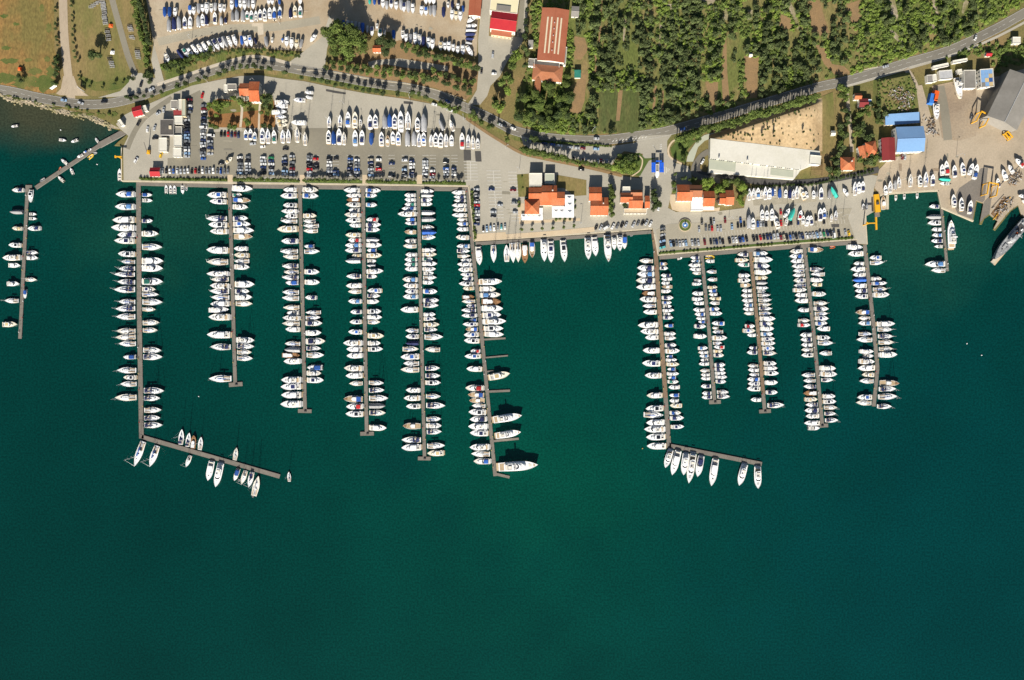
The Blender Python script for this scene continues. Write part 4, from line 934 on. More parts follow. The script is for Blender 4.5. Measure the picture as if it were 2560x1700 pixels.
moor('e2','R',(1710,620,7.467,'168 570 i 247 560 m- 445 600 s- 590 613 s- 735 618 y 800 607 p- 868 617 b- 943 678 y- 1028 657 s- 1140 660 b 1223 708 m 1408 745 b- 1493 640 s-'),(1710,820,7.467,'72 725 s- 185 797 m 283 705 s 355 745 r- 430 715 y 508 740 n 688 765 n 768 760 n 840 775 m 912 800 m 998 780 n 1195 828 s 1278 850 t'))
moor('e3','L',(1830,610,7.127,'192 85 n 290 58 y- 370 88 g 565 120 m- 650 110 n- 737 145 w- 832 163 m 918 150 m 1008 163 m 1087 198 b 1160 182 b 1235 200 s 1463 228 r- 1545 192 b-'),(1830,820,6.817,'120 248 m 338 278 n 417 240 n 645 257 s 715 260 m 793 280 s 872 245 b 947 257 n 1033 240 n 1220 305 m'))
moor('e3','R',(1830,610,7.127,'175 630 b 283 718 m 395 665 n 503 697 m 605 630 y 692 627 c 783 640 m 845 595 o 915 668 s 1000 695 s 1080 690 s 1152 705 t 1238 692 s 1330 765 m 1420 730 n 1508 740 m'),(1830,820,6.817,'103 692 b 187 722 n 262 728 m 347 718 b 430 752 t 603 750 n 685 768 m 768 787 n 928 772 m 1095 770 n 1313 885 t'))
moor('e4','L',(1960,610,6.533,'122 85 m 203 75 b 282 95 m 365 115 m 438 135 s 512 130 s 598 142 n 678 150 t 752 150 m- 837 167 m 927 160 m 1078 212 m 1252 225 s- 1325 225 r- 1485 248 m'),(1970,840,6.272,'55 185 n 137 195 m 215 195 s 298 195 n 612 198 s 700 227 s 793 230 t 895 225 w 992 258 y- 1075 262 t 1163 243 n 1252 262 m 1362 235 m 1440 300 o-'))
moor('e4','R',(1960,610,6.533,'97 632 w 418 620 t 495 660 s- 590 632 m 665 612 y- 818 677 m 970 705 s 1058 718 n 1138 705 s 1215 717 n 1297 697 b 1383 740 m- 1530 745 n'),(1970,840,6.272,'108 700 s 270 680 s- 505 738 m 595 757 m 687 700 t 943 735 m 1027 745 n 1120 765 s 1215 745 t 1318 780 t'))
moor('e5','L',(2100,600,6.818,'127 118 m- 238 118 m 405 218 m 500 165 m 597 205 m 680 197 u 780 208 m 867 232 n 962 242 n 1233 250 w 1333 300 s 1417 297 b'),(2110,820,7.129,'107 245 s- 208 205 s 417 270 m- 495 330 o- 597 262 m- 712 222 m 832 300 y 943 255 s 1232 215 b 1330 195 s'))
moor('e5','R',(2100,600,6.818,'305 695 b- 388 735 s 663 700 m 740 790 b 840 790 s 935 825 m 1430 920 m 1525 880 s'),(2110,820,7.129,'148 860 t 255 880 s 372 860 s 475 930 m 980 965 w 1085 915 t 1220 935 s 1395 840 t'))
moor('e6','L',(2290,490,7.465,'200 232 n 395 175 c 507 200 n 627 275 m 733 285 b 843 255 n 943 330 o 1275 140 b 1390 265 s'))

def lot(where, group, ox, oy, sc, text, dry=False, by='x', say='from west', wcap=14.5, z=None):
    """text: 'sternx sterny bowx bowy code' groups in one enlarged view"""
    tk = text.split(); E = []
    for i in range(0, len(tk), 5):
        a = [float(v) for v in tk[i:i+4]]; E.append((ox+a[0]/sc, oy+a[1]/sc, ox+a[2]/sc, oy+a[3]/sc, tk[i+4]))
    E.sort(key=lambda e: (e[0]+e[2]) if by == 'x' else (e[1]+e[3]))
    for i,e in enumerate(E): boat(e[4], *e[:4], (f'{ordinal(i)} {say} {where}' if len(E) > 1 else where), group, wmax=wcap if e[4] != 'M' else 24, dry=dry, z=z)
def rowlot(where, group, ox, oy, sc, text, **kw):
    """text: 'x sterny bowy code' groups: boats standing square"""
    tk = text.split(); out = []
    for i in range(0, len(tk), 4): out += [tk[i], tk[i+1], str(float(tk[i])+random.uniform(-5,5)), tk[i+2], tk[i+3]]
    lot(where, group, ox, oy, sc, ' '.join(out), **kw)
MO = 'boats moored at the piers'
lot('on upper side of western breakwater arm', MO, 320,1060,5.621, '748 290 770 65 t 842 320 873 115 t 922 345 940 150 w 1015 365 1038 175 s 1505 510 1535 325 s', wcap=16)
lot('on lower side of western breakwater arm', MO, 320,1060,5.621, '230 240 105 595 s 425 300 320 600 s 885 440 822 605 s 1190 515 1135 795 m 1320 545 1245 885 m 1560 620 1500 800 p 1665 650 1600 850 s 1755 670 1703 890 t 1775 1010 1845 720 s', wcap=18)
lot('off the lower side of western breakwater arm', MO, 320,1060,5.621, '1580 805 1550 770 f 1770 1030 1740 1010 f')
lot('sailing past the tip of western breakwater', 'boats under way', 320,1060,5.621, '2272 810 2265 665 v')
lot('below eastern breakwater arm', MO, 1600,1080,7.155, '545 310 440 640 m 680 325 560 770 m 815 375 765 770 m 945 380 855 915 m 1090 420 1015 800 n 1345 470 1260 965 m 1865 570 1755 955 m 2090 610 2095 1010 m', wcap=19)
lot('alone on the east side of sixth western pier', MO, 1130,830,4.126, '380 470 600 425 y', wcap=18)
lot('on the outer east side of sixth western pier', MO, 1130,830,4.126, '425 905 725 855 M 450 1070 715 1025 M', by='y', say='from shore')
lot('at the seaward end of sixth western pier, biggest afloat', MO, 1130,830,4.126, '475 1390 892 1360 M')
lot('moored stern-to along the restaurant quay', 'boats along the quay', 1150,320,4.611, '210 1365 228 1590 m 385 1350 390 1560 s 540 1545 535 1345 s 600 1325 615 1560 s 665 1320 672 1555 s 745 1340 748 1567 w 828 1310 832 1505 w 962 1285 972 1547 m 1043 1300 1050 1562 n 1185 1290 1205 1552 n 1468 1265 1478 1525 m 1545 1255 1562 1485 m 1690 1235 1708 1553 M 1770 1255 1776 1412 m 1836 1235 1840 1425 m 1898 1240 1893 1402 p', wcap=17)
lot('beside the two outer cruisers at the restaurant quay', 'boats along the quay', 1150,320,4.611, '1958 1243 1995 1230 f')
rowlot('hanging below the western promenade', 'boats along the quay', 280,200,4.611, '632 1310 1208 o 685 1315 1210 o 730 1315 1212 o 818 1210 1320 o 860 1210 1280 f')
lot('beside the western slipway quay', 'boats along the quay', 0,250,4.611, '1390 935 1390 790 o')
lot('tied to the head of the crooked pontoon', 'boats along the quay', 0,450,3.824, '310 95 300 218 n 250 1045 245 1135 p', by='y', say='from shore')
lot('anchored in the shallows off western shore', 'anchored boats', 0,250,4.611, '218 298 132 312 o 683 460 770 468 o 905 458 825 490 o 1140 495 1105 440 o')
lot('along the slanting western jetty', 'boats along the quay', 0,250,4.611, '1022 595 1060 560 o 1010 590 965 610 p 970 630 895 665 o 1020 680 1085 625 i 1075 620 1125 605 f 785 745 712 685 o 690 822 705 770 j 850 858 818 785 o 742 945 675 880 o 525 905 465 940 f')
lot('alone under the eastern promenade', 'boats along the quay', 1580,620,6.272, '705 175 790 150 o')
lot('under the fourth eastern pier promenade', 'boats along the quay', 1960,610,6.533, '740 55 835 48 j')
rowlot('floating in the slip basin', 'boats along the quay', 2048,320,4.611, '880 770 845 o 977 760 830 o 1125 750 822 o')
lot('alongside the shipyard pier', 'boats along the quay', 2290,490,7.465, '640 985 610 455 M')
# ------------------------------------------------------------------ boats ashore
DR = 'boats laid up ashore'
def dry(where, ox, oy, sc, text, **kw): rowlot(where, DR, ox, oy, sc, text, dry=True, **kw)
dry('in top row of northwest boatyard', 400,0,4.611, '60 90 210 u 118 90 215 u 183 90 200 m 350 60 180 p 397 80 180 m 450 50 170 c 495 50 150 m 548 30 175 m 597 40 155 o 645 40 140 c 700 45 155 m 745 50 150 o 835 0 130 m 885 0 100 u 930 0 105 m 980 0 125 m 1030 10 100 c 1080 0 115 m 1260 -30 60 m 1300 -30 60 m 1380 -20 65 u 1620 -40 60 m', wcap=10.5)
dry('in second row of northwest boatyard', 400,0,4.611, '110 365 205 c 170 350 200 k 228 345 190 c 295 330 195 n 353 330 190 m 450 315 180 c 500 295 165 m 545 290 175 k 640 280 145 n 712 290 190 c 760 270 200 k 845 245 130 c 893 245 110 c 960 250 110 c 1010 225 130 g 1062 250 125 g 1112 245 125 o 1162 230 110 n 1215 250 100 n 1270 215 90 m 1325 240 75 p 1385 210 75 p 1510 210 90 k 1563 200 70 y 1622 200 70 g', wcap=10.5)
lot('in curved bottom row of northwest boatyard', DR, 400,0,4.611, '65 620 120 735 o 55 670 65 740 f 210 580 290 690 k 270 560 345 670 g 325 555 395 665 m 375 520 460 650 m 440 515 525 640 m 490 490 580 620 m 560 475 640 605 m 615 455 695 590 n 680 440 745 570 n 730 430 790 555 c 790 420 835 555 m 850 405 890 540 m 945 420 955 530 u 980 415 1015 545 m 1035 410 1065 550 b 1100 440 1115 520 k 1222 430 1240 550 c 1295 430 1295 505 o 1415 440 1415 500 p 1465 420 1465 550 m 1525 435 1520 575 m 1585 450 1573 570 y 1640 460 1620 565 c 1800 400 1735 490 m', dry=True, wcap=10.8)
dry('in top row of northeast boatyard', 800,0,4.611, '575 -20 60 e 628 -20 70 u 680 -20 70 k 728 -20 105 m 773 20 120 c 825 0 110 n 880 20 125 m 935 10 130 c 972 30 150 n 1022 20 160 c 1070 40 170 m 1175 70 190 m 1222 80 190 b 1275 75 190 c 1318 70 205 c 1220 -50 60 m 1270 -50 55 m 1310 -50 65 m 1425 90 215 k 1475 20 100 o 1525 20 105 k 1590 40 120 m 1650 70 150 u 1525 110 245 m 1570 125 250 y 1620 130 255 m', wcap=10.2)
dry('in bottom row of northeast boatyard', 800,0,4.611, '215 240 330 k 270 240 330 u 325 240 350 c 370 250 350 c 415 250 360 c 455 260 370 c 495 270 390 u 548 300 390 c 600 310 425 n 657 270 340 o 695 335 450 g 745 345 440 c 850 355 460 u 955 350 455 o 995 390 490 m 1047 400 520 c 1100 380 525 m 1150 400 540 m 1195 430 550 k 1250 430 565 m 1300 450 580 m 1393 480 590 y 1440 490 590 m 1487 480 605 m 1537 510 605 m 1590 530 625 m 1645 520 640 m', wcap=10.4)
lot('at east end of northeast boatyard', DR, 800,0,4.611, '1690 530 1760 655 m 1800 190 1695 270 m 1690 310 1815 300 m 1680 355 1810 360 c 1675 400 1800 400 k 1680 450 1780 455 k 1680 490 1755 510 c', dry=True, by='y', say='from north', wcap=11.5)
dry('in upper row on the marina hardstanding', 760,200,4.611, '290 550 420 s 418 545 405 s 510 540 370 b 590 560 370 y 655 525 450 o 768 570 405 n 830 560 400 n 935 560 390 c 992 550 390 u 1050 565 395 n 1120 595 360 m 1200 575 365 s 1313 600 435 m 1385 600 390 c', wcap=15)
lot('at east end of marina hardstanding upper row', DR, 760,200,4.611, '1610 580 1560 450 c 1725 590 1680 460 s', dry=True)
dry('in lower row on the marina hardstanding', 760,200,4.611, '287 740 580 n 347 745 585 u 410 745 560 n 463 750 600 s 595 760 580 b 670 745 580 n 780 615 765 u 897 765 600 n 965 765 640 w 1030 740 595 m 1090 755 595 b 1197 765 585 c 1270 760 590 c 1327 770 610 s 1382 760 605 b 1465 770 630 s 1522 770 610 n 1575 780 610 n 1640 770 620 s 1703 760 635 m 1825 795 610 r 1890 780 630 v 1950 795 640 s 2005 790 670 o', wcap=13.5)
dry('in row beside the red-earth garden', 280,200,4.611, '1550 690 575 b 1602 690 565 n 1650 700 600 b 1740 735 550 n 1803 735 565 s 1877 730 580 g 1973 730 575 s 2037 725 570 s 2140 720 540 s 2230 755 600 s', wcap=13)
lot('in the sideways stack east of garden', DR, 280,200,4.611, '1885 265 2045 260 m 2035 305 1890 310 m 1850 380 2020 370 m 1885 425 2015 430 s 1900 480 2030 475 y 1915 525 2030 520 y', dry=True, by='y', say='from north', wcap=12)
lot('among the loose boats above marina hardstanding', DR, 280,200,4.611, '2235 500 2070 495 m 2235 240 2095 235 n 2320 150 2225 145 m 2310 215 2235 195 m', dry=True, by='y', say='from north')
lot('beside the car columns of western car park', DR, 280,200,4.611, '1315 960 1395 895 y', dry=True)
dry('in hedge row of the eastern yard', 1620,320,4.611, '1165 835 700 s 1215 825 695 s 1265 815 690 b 1305 810 715 s 1350 830 675 s 1393 820 690 m 1430 790 690 u 1460 780 700 o 1515 810 690 u 1580 805 710 m 1630 815 700 k 1670 825 710 s 1715 815 670 s 1905 815 720 m 1940 790 720 c 1990 820 685 n 2085 815 700 c', wcap=11)
lot('leaning in hedge row of the eastern yard', DR, 1620,320,4.611, '1800 830 1740 675 y 1835 810 1810 730 m 2175 805 2100 680 e 2300 780 2240 700 m', dry=True)
lot('in middle cluster of the eastern yard', DR, 1620,320,4.611, '1313 1060 1310 940 m 1365 1065 1365 950 m 1422 1065 1422 930 m 1495 1160 1455 1010 m 1160 1160 1158 1000 c 1207 1165 1205 1035 m 1570 1030 1625 930 m 1625 1065 1680 920 e 1740 1055 1760 950 r 1585 1125 1600 1030 s 1780 1110 1785 1010 b 1820 1130 1845 1010 m 1880 1120 1870 1010 n 1980 1070 1978 925 n 2025 1045 2022 920 b 2110 1080 2110 990 s 2160 1065 2162 950 v', dry=True, wcap=12.5)
lot('on shipyard quay above slip basin', DR, 2048,320,4.611, '410 780 405 620 s 450 755 450 620 m 497 740 495 615 n 765 770 752 660 m 815 745 812 610 s 870 710 868 600 c 920 690 908 560 s 1045 680 1045 530 s 1155 680 1148 540 n 1220 680 1222 505 s 1300 665 1300 535 n', dry=True, wcap=12.5)
lot('in shipyard cluster by the travel lift', DR, 2048,320,4.611, '1410 555 1405 420 m 1465 550 1450 380 r 1555 570 1545 430 n 1500 600 1370 590 e 1500 645 1375 640 o 1655 550 1635 400 n 1720 540 1760 410 m 1775 590 1810 420 b', dry=True, wcap=13)
lot('on the slanting shipyard quay corner', DR, 2048,320,4.611, '1545 920 1535 765 n 1630 960 1625 800 n 1720 990 1738 835 n', dry=True, wcap=15)
lot('scattered beside the shipyard rails', DR, 2048,320,4.611, '2060 690 2045 580 n 2150 610 2100 480 m 2230 525 2170 430 m 2350 450 2250 360 r', dry=True)
lot('by the yellow work boat slip', DR, 2048,320,4.611, '500 940 505 870 o 540 940 545 870 c', dry=True)
lot('lying beside the grey shipyard shed', DR, 2048,0,4.611, '1565 905 1612 1155 M', dry=True)
lot('lying by the concrete slipway with bow seaward', DR, 2048,0,4.611, '1330 1190 1342 1390 m', dry=True, wcap=18)
lot('at the east edge of the shipyard', DR, 2380,400,5.6, '1040 520 920 500 m 1060 620 965 570 m', dry=True, wcap=18)
# ------------------------------------------------------------------ cars
def car_proto(L_, W, H, hood, tail, glass_h):
    """side profile lofted across the width: lower body, dark glasshouse, painted roof"""
    a, b = -L_/2, L_/2; w = W/2
    bd = MB(); rings = []
    for x,zt,k in ((a,.72,.86),(a+.25,.88,.96),(a+L_*.3,.92,1),(b-L_*.3,.92,1),(b-.35,.80,.95),(b,.62,.80)):
        rings.append([(x,w*k,.30),(x,w*k,zt-.12),(x,w*k*.9,zt),(x,-w*k*.9,zt),(x,-w*k,zt-.12),(x,-w*k,.30)])
    bd.loft(rings)
    gl = MB(); x0,x1 = a+tail, b-hood
    gl.prism([(x0,w*.88),(x1,w*.88),(x1,-w*.88),(x0,-w*.88)], .90, H-.04, [(x0+.30,w*.70),(x1-.75,w*.70),(x1-.75,-w*.70),(x0+.30,-w*.70)])
    rf = MB(); rf.prism([(x0+.28,w*.72),(x1-.72,w*.72),(x1-.72,-w*.72),(x0+.28,-w*.72)], H-.055, H, [(x0+.36,w*.64),(x1-.82,w*.64),(x1-.82,-w*.64),(x0+.36,-w*.64)])
    wh = MB().cyl((0,-.1,0),(0,.1,0),.31,.31,10).mesh('wheel','tyre')
    hl = MB().box(-.05,.05,-.18,.18,-.07,.07).mesh('headlight','alloy')
    ps = [('body',bd.mesh('body','car_silver'),None,None),('window',gl.mesh('window','car_glass'),None,None),('roof',rf.mesh('roof','car_silver'),None,None)]
    for sx in (a+.85,b-.85):
        for sy in (-w+.12,w-.12): ps.append(('wheel',wh,None,(sx,sy,.31)))
    for sy in (-w*.55,w*.55): ps.append(('headlight',hl,None,(b-.03,sy,.60)))
    return ps
CAR = [car_proto(4.3,1.8,1.47,1.15,.45,.5), car_proto(4.6,1.8,1.44,1.25,.95,.5), car_proto(4.0,1.72,1.5,1.0,.2,.5), car_proto(4.7,1.85,1.65,1.2,.15,.6)]
VAN = [car_proto(5.6,2.1,2.5,.9,.05,1.2)]
CW = ['silver']*10+['white']*5+['grey']*8+['black']*10+['navy']*5+['blue']*1+['red']*1+['dark_red']*1+['beige']*1+['pale_blue']*3
NCAR = [0]; BAG = []
CSAY = {'grey':'dark grey','navy':'dark blue','dark_red':'dark red','pale_blue':'pale blue','teal':'turquoise'}
def car(px, py, ang, where, col=None, kind='car', z=None):
    if not col and not BAG: BAG.extend(random.sample(CW, len(CW)))
    c = col or BAG.pop()
    ci = random.randrange(len(CAR)); ps = VAN[0] if kind == 'van' else CAR[ci]
    over = {'body':'car_'+c,'roof':'car_'+c}
    if kind == 'van': over['roof'] = 'car_white'
    NCAR[0] += 1
    zz = (LAND+LS*105) if z is None else z
    nm = 'parked_van' if kind == 'van' else ('parked_estate_car' if ci == 3 else 'parked_car')
    if kind == 'car' and ci == 3: kind = 'estate car'
    o = spawn(ps, nm, P(px,py,LAND+.02 if z is None else z), R(ang), (1,1,1), f'{CSAY.get(c,c)} {kind}, {where}', kind, 'vehicles parked around the marina', over)
    o.location.z = LAND + CARZ(px,py)
    return o
def CARZ(px,py): return LS*90
def column(where, x, y0, y1, pitch, skip=(), cols=None, ang=0):
    n = int(round((y1-y0)/pitch))+1; k = 0
    for i in range(n):
        if i in skip: continue
        a = ang+random.choice((0,180))+random.uniform(-2,2)
        car(x+random.uniform(-.8,.8), y0+i*pitch+random.uniform(-.3,.3), a, f'{ordinal(k)} from north in {where}', (cols or {}).get(i)); k += 1
def row(where, x0, y0, x1, y1, pitch, ang, skip=(), cols=None, j=.8):
    L_ = math.hypot(x1-x0,y1-y0); n = int(round(L_/pitch))+1; k = 0
    for i in range(n):
        if i in skip: continue
        t = i*pitch/L_
        car(x0+(x1-x0)*t+random.uniform(-.4,.4), y0+(y1-y0)*t+random.uniform(-j,j), ang+random.choice((0,180))+random.uniform(-2,2), f'{ordinal(k)} from west in {where}', (cols or {}).get(i)); k += 1
column('short column beside the tan office', 475, 250, 277, 7.6, cols={0:'dark_red',1:'black',2:'white'})
column('column along the white kiosks', 468.5, 293, 391, 7.6, cols={1:'silver',2:'black'})
column('column facing the garden, upper part', 511, 265, 312, 7.7, cols={0:'grey',2:'white'})
column('column facing the garden, lower part', 508.5, 328, 394, 7.7)
column('short column behind the white vans', 526.5, 347, 388, 7.6)
car(510, 319.5, 0, 'in column facing the garden', 'white', 'van'); car(528.5, 339.5, 0, 'heading the short second column', 'white', 'van')
row('row along the western quay hedge', 408, 428, 570, 428, 9.05, 90, cols={0:'silver',2:'white',3:'blue',7:'white'})
row('short row below the garden trees', 554, 335, 598, 338, 8.6, 90, cols={2:'red',4:'dark_red',0:'black',1:'black'}, skip=())
cols_ = [(601,394,437,'first',(),{0:'white'}),(620.5,394,437,'second',(),{0:'grey',2:'white'}),(659,395,437,'third',(),{0:'white'}),(679,395,437,'fourth',(),{0:'green',4:'silver'}),(712,397,437,'fifth',(3,),{}),(731,391,437,'sixth',(),{0:'silver'}),
 (774,392,437,'seventh',(),{}),(790.5,398,424,'eighth',(1,),{0:'red',2:'black',3:'black'}),(824.5,398,440,'ninth',(),{}),(840.5,398,440,'tenth',(1,2,3),{}),(875.5,398,440,'eleventh',(),{}),(892.5,401,440,'twelfth',(),{3:'blue'}),(927.5,400,440,'thirteenth',(),{}),(947,400,424,'fourteenth',(1,),{0:'white'}),
 (1011.5,401,440,'sixteenth',(1,2),{}),(1030,403,440,'seventeenth',(),{}),(1063.5,404,442,'eighteenth',(),{2:'white'}),(1081.5,428,444,'nineteenth',(),{}),(1115.5,406,436,'twentieth',(1,),{}),(1135.5,422,440,'twenty-first',(),{0:'navy'})]
for x,y0,y1,w_,sk,cc in cols_: column(f'{w_} column of western car park', x, y0, y1, 7.9, sk, cc)
car(980, 409.5, 0, 'alone in fifteenth column of western car park', 'navy'); car(978, 440, 0, 'at hedge end of fifteenth column, western car park', 'black')
column('column beside the sixth western pier', 1192, 474, 559, 7.9, (), {5:'red',4:'silver'})
for x,y,a,c,s_ in ((1229,474,0,'navy','alone in upper striped bays'),(1250,513,0,'silver','in middle striped bays'),(1233.5,530,0,'silver','upper of two in lower striped bays'),(1233.5,541,0,'black','lower of two in striped bays'),(1283,476,0,'dark_red','highest in bays west of restaurant'),(1286.5,507,0,'grey','middle in bays west of restaurant'),(1288,531,0,'silver','lowest in bays west of restaurant'),
 (1308,553,0,'silver','by the restaurant steps') if False else (1646,519,80,'silver','parked beside the eastern villa trees')): car(x,y,a,s_,c)
row('row above the promenade west of restaurant', 1208, 573, 1265, 566, 9.2, 92, cols={0:'black',2:'pale_blue',5:'teal'})
for i,(x,y,c) in enumerate(((1490.5,569,'black'),(1502,568.5,'silver'),(1532,566,'white'),(1543.5,565.5,'grey'),(1555,563,'black'),(1565,562,'silver'),(1583.5,561.5,'silver'),(1595,559,'grey'),(1606,558,'black'),(1615.5,557,'silver'),(1626,560,'white'))):
    car(x,y,62,f'{ordinal(i)} from west in slanted row by restaurant quay',c)
car(1515,569.5,30,'among slanted cars by restaurant quay','white','van')
# treelined car park under the main road
for i,(x,y,c) in enumerate(((1320,354,'silver'),(1361,359,'navy'),(1381,362,'blue'),(1399,365,'white'),(1425,369,'silver'),(1442,370.5,'silver'),(1457,371.5,'dark_red'),(1490,373,'pale_blue'))): car(x,y,-3,f'{ordinal(i)} from west in shaded row under main road',c)
for i,(x,y,c) in enumerate(((1433,400,'black'),(1457,404,'dark_red'),(1464.5,404,'silver'),(1494.5,404.5,'silver'),(1502,405,'red'),(1517,406,'silver'))): car(x,y,88,f'{ordinal(i)} from west in hedge row beside round garden',c)
# eastern car park
row('slanted western half of eastern quay row', 1676, 610, 1808, 604, 7.7, 100, skip=(6,10,12), cols={1:'black',3:'silver'})
row('slanted middle part of eastern quay row', 1823, 602, 1942, 590, 8.6, 106, skip=(6,), cols={3:'navy',4:'blue'})
row('slanted eastern part of eastern quay row', 1951, 594, 2008, 590, 7.8, 106, cols={0:'dark_red'})
row('last stretch of eastern quay row', 2016, 590, 2076, 583, 8.6, 108, cols={5:'green'})
column('column at the head of first eastern pier', 1656, 572, 619, 7.8, (), {6:'teal'}, ang=15)
for i,(x,y,c) in enumerate(((1754,555,'black'),(1747,574,'silver'),(1764,570,'grey'),(1772.5,571,'grey'),(1776.5,554,'black'),(1784,554,'silver'),(1779.5,571,'red'),(1793,572,'silver'),(1801,572,'silver'),(1812,551,'dark_red'),(1829,567,'pale_blue'),(1844,564,'black'),(1850.5,552,'blue'),(1852,563,'black'),(1860,562,'black'),(1893.5,560.5,'blue'),(1900.5,560,'silver'),(1907.5,560,'grey'),(1914.5,560,'black'),(1930,559.5,'black'),(1951,530,'red'),(1952,557.5,'red'),(1970,557,'black'),(1977,556,'black'),(1994,555,'navy'),(2038.5,545,'black'),(2066,538,'grey'),(2058.5,553,'black'))):
    car(x,y,93,f'{ordinal(i)} from west among loose cars of eastern car park',c)
car(2083,587,95,'at the east end of quay row','white','van')
for x,y,c,s_ in ((2096,584,'black','beside white van at east end of quay row'),(2112,581,'silver','near the fuel quay'),(2121,583,'yellow','near the fuel quay')): car(x,y,100,s_,c)
# moving and stray cars
for x,y,a,c,s_ in ((161,251,-8,'pale_blue','driving the main road below the dirt road'),(203,258,-20,'silver','driving the bend of main road by the shore'),(262,255,5,'black','driving the coastal bend'),(329,240,15,'black','driving east of the coastal bend'),(380,224,28,'silver','driving near the roadside kiosk'),
 (354,211,75,'black','parked on the concrete verge by the field'),(397,284,30,'silver','driving on the marina entrance road'),(411,275,85,'silver','parked above the dark-roofed building'),(348,308,62,'black','on the marina entrance lane'),(370,324,85,'white','parked facing the dark-roofed building'),(388,320,75,'silver','parked beside the dark-roofed building'),(389.5,346,5,'black','parked west of the white kiosk'),
 (341.5,401,60,'white','on the slipway apron'),(404,388,70,'yellow','parked below the white kiosks'),(633,360,5,'silver','turning below the garden boats'),(658,367,8,'white','below the row of garden boats'),(715,373,0,'black','above fifth car column'),(554,409,10,'black','beside the small cream boat'),(507,239,75,'red','beside the marina gatehouse'),(629,461.5,0,'grey','') if False else (1250,312,-25,'silver','driving the main road below the works'),(1283,322,-22,'white','on the main road by the cypress'),(1261,315,-25,'black','driving down to the junction'),
 (1086,262,-15,'white','on the upper edge of hardstanding'),(1124,276,-18,'white','below the road trees by hardstanding'),(1119,254,-25,'blue','under trees beside the main road'),(1453,424,-8,'black','driving past the restaurant'),(1232,138,85,'silver','below the red-roofed factory'),(1235,185,0,'white','on the works road'),(1288,138,5,'blue','shaded beside the works hedge'),(1204,179,85,'black','near the works junction'),
 (1706,323,15,'blue','in the road tree shade'),(2213,167,15,'silver','driving the eastern main road'),(2437,95,70,'white','far east on main road'),(1756,404,60,'white','beside the long white hall'),(2254,393,90,'dark_red','below the blue warehouse'),(2261,393,85,'silver','below the blue warehouse'),(1821,455,10,'white','under trees above eastern villas'),(2427,292,75,'grey','in the rusty shipyard'),(1491,347,-5,'silver','driving the main road above the shaded car park'),(2437.5,207,80,'silver','between the two shipyard sheds')):
    car(x,y,a,s_,c)
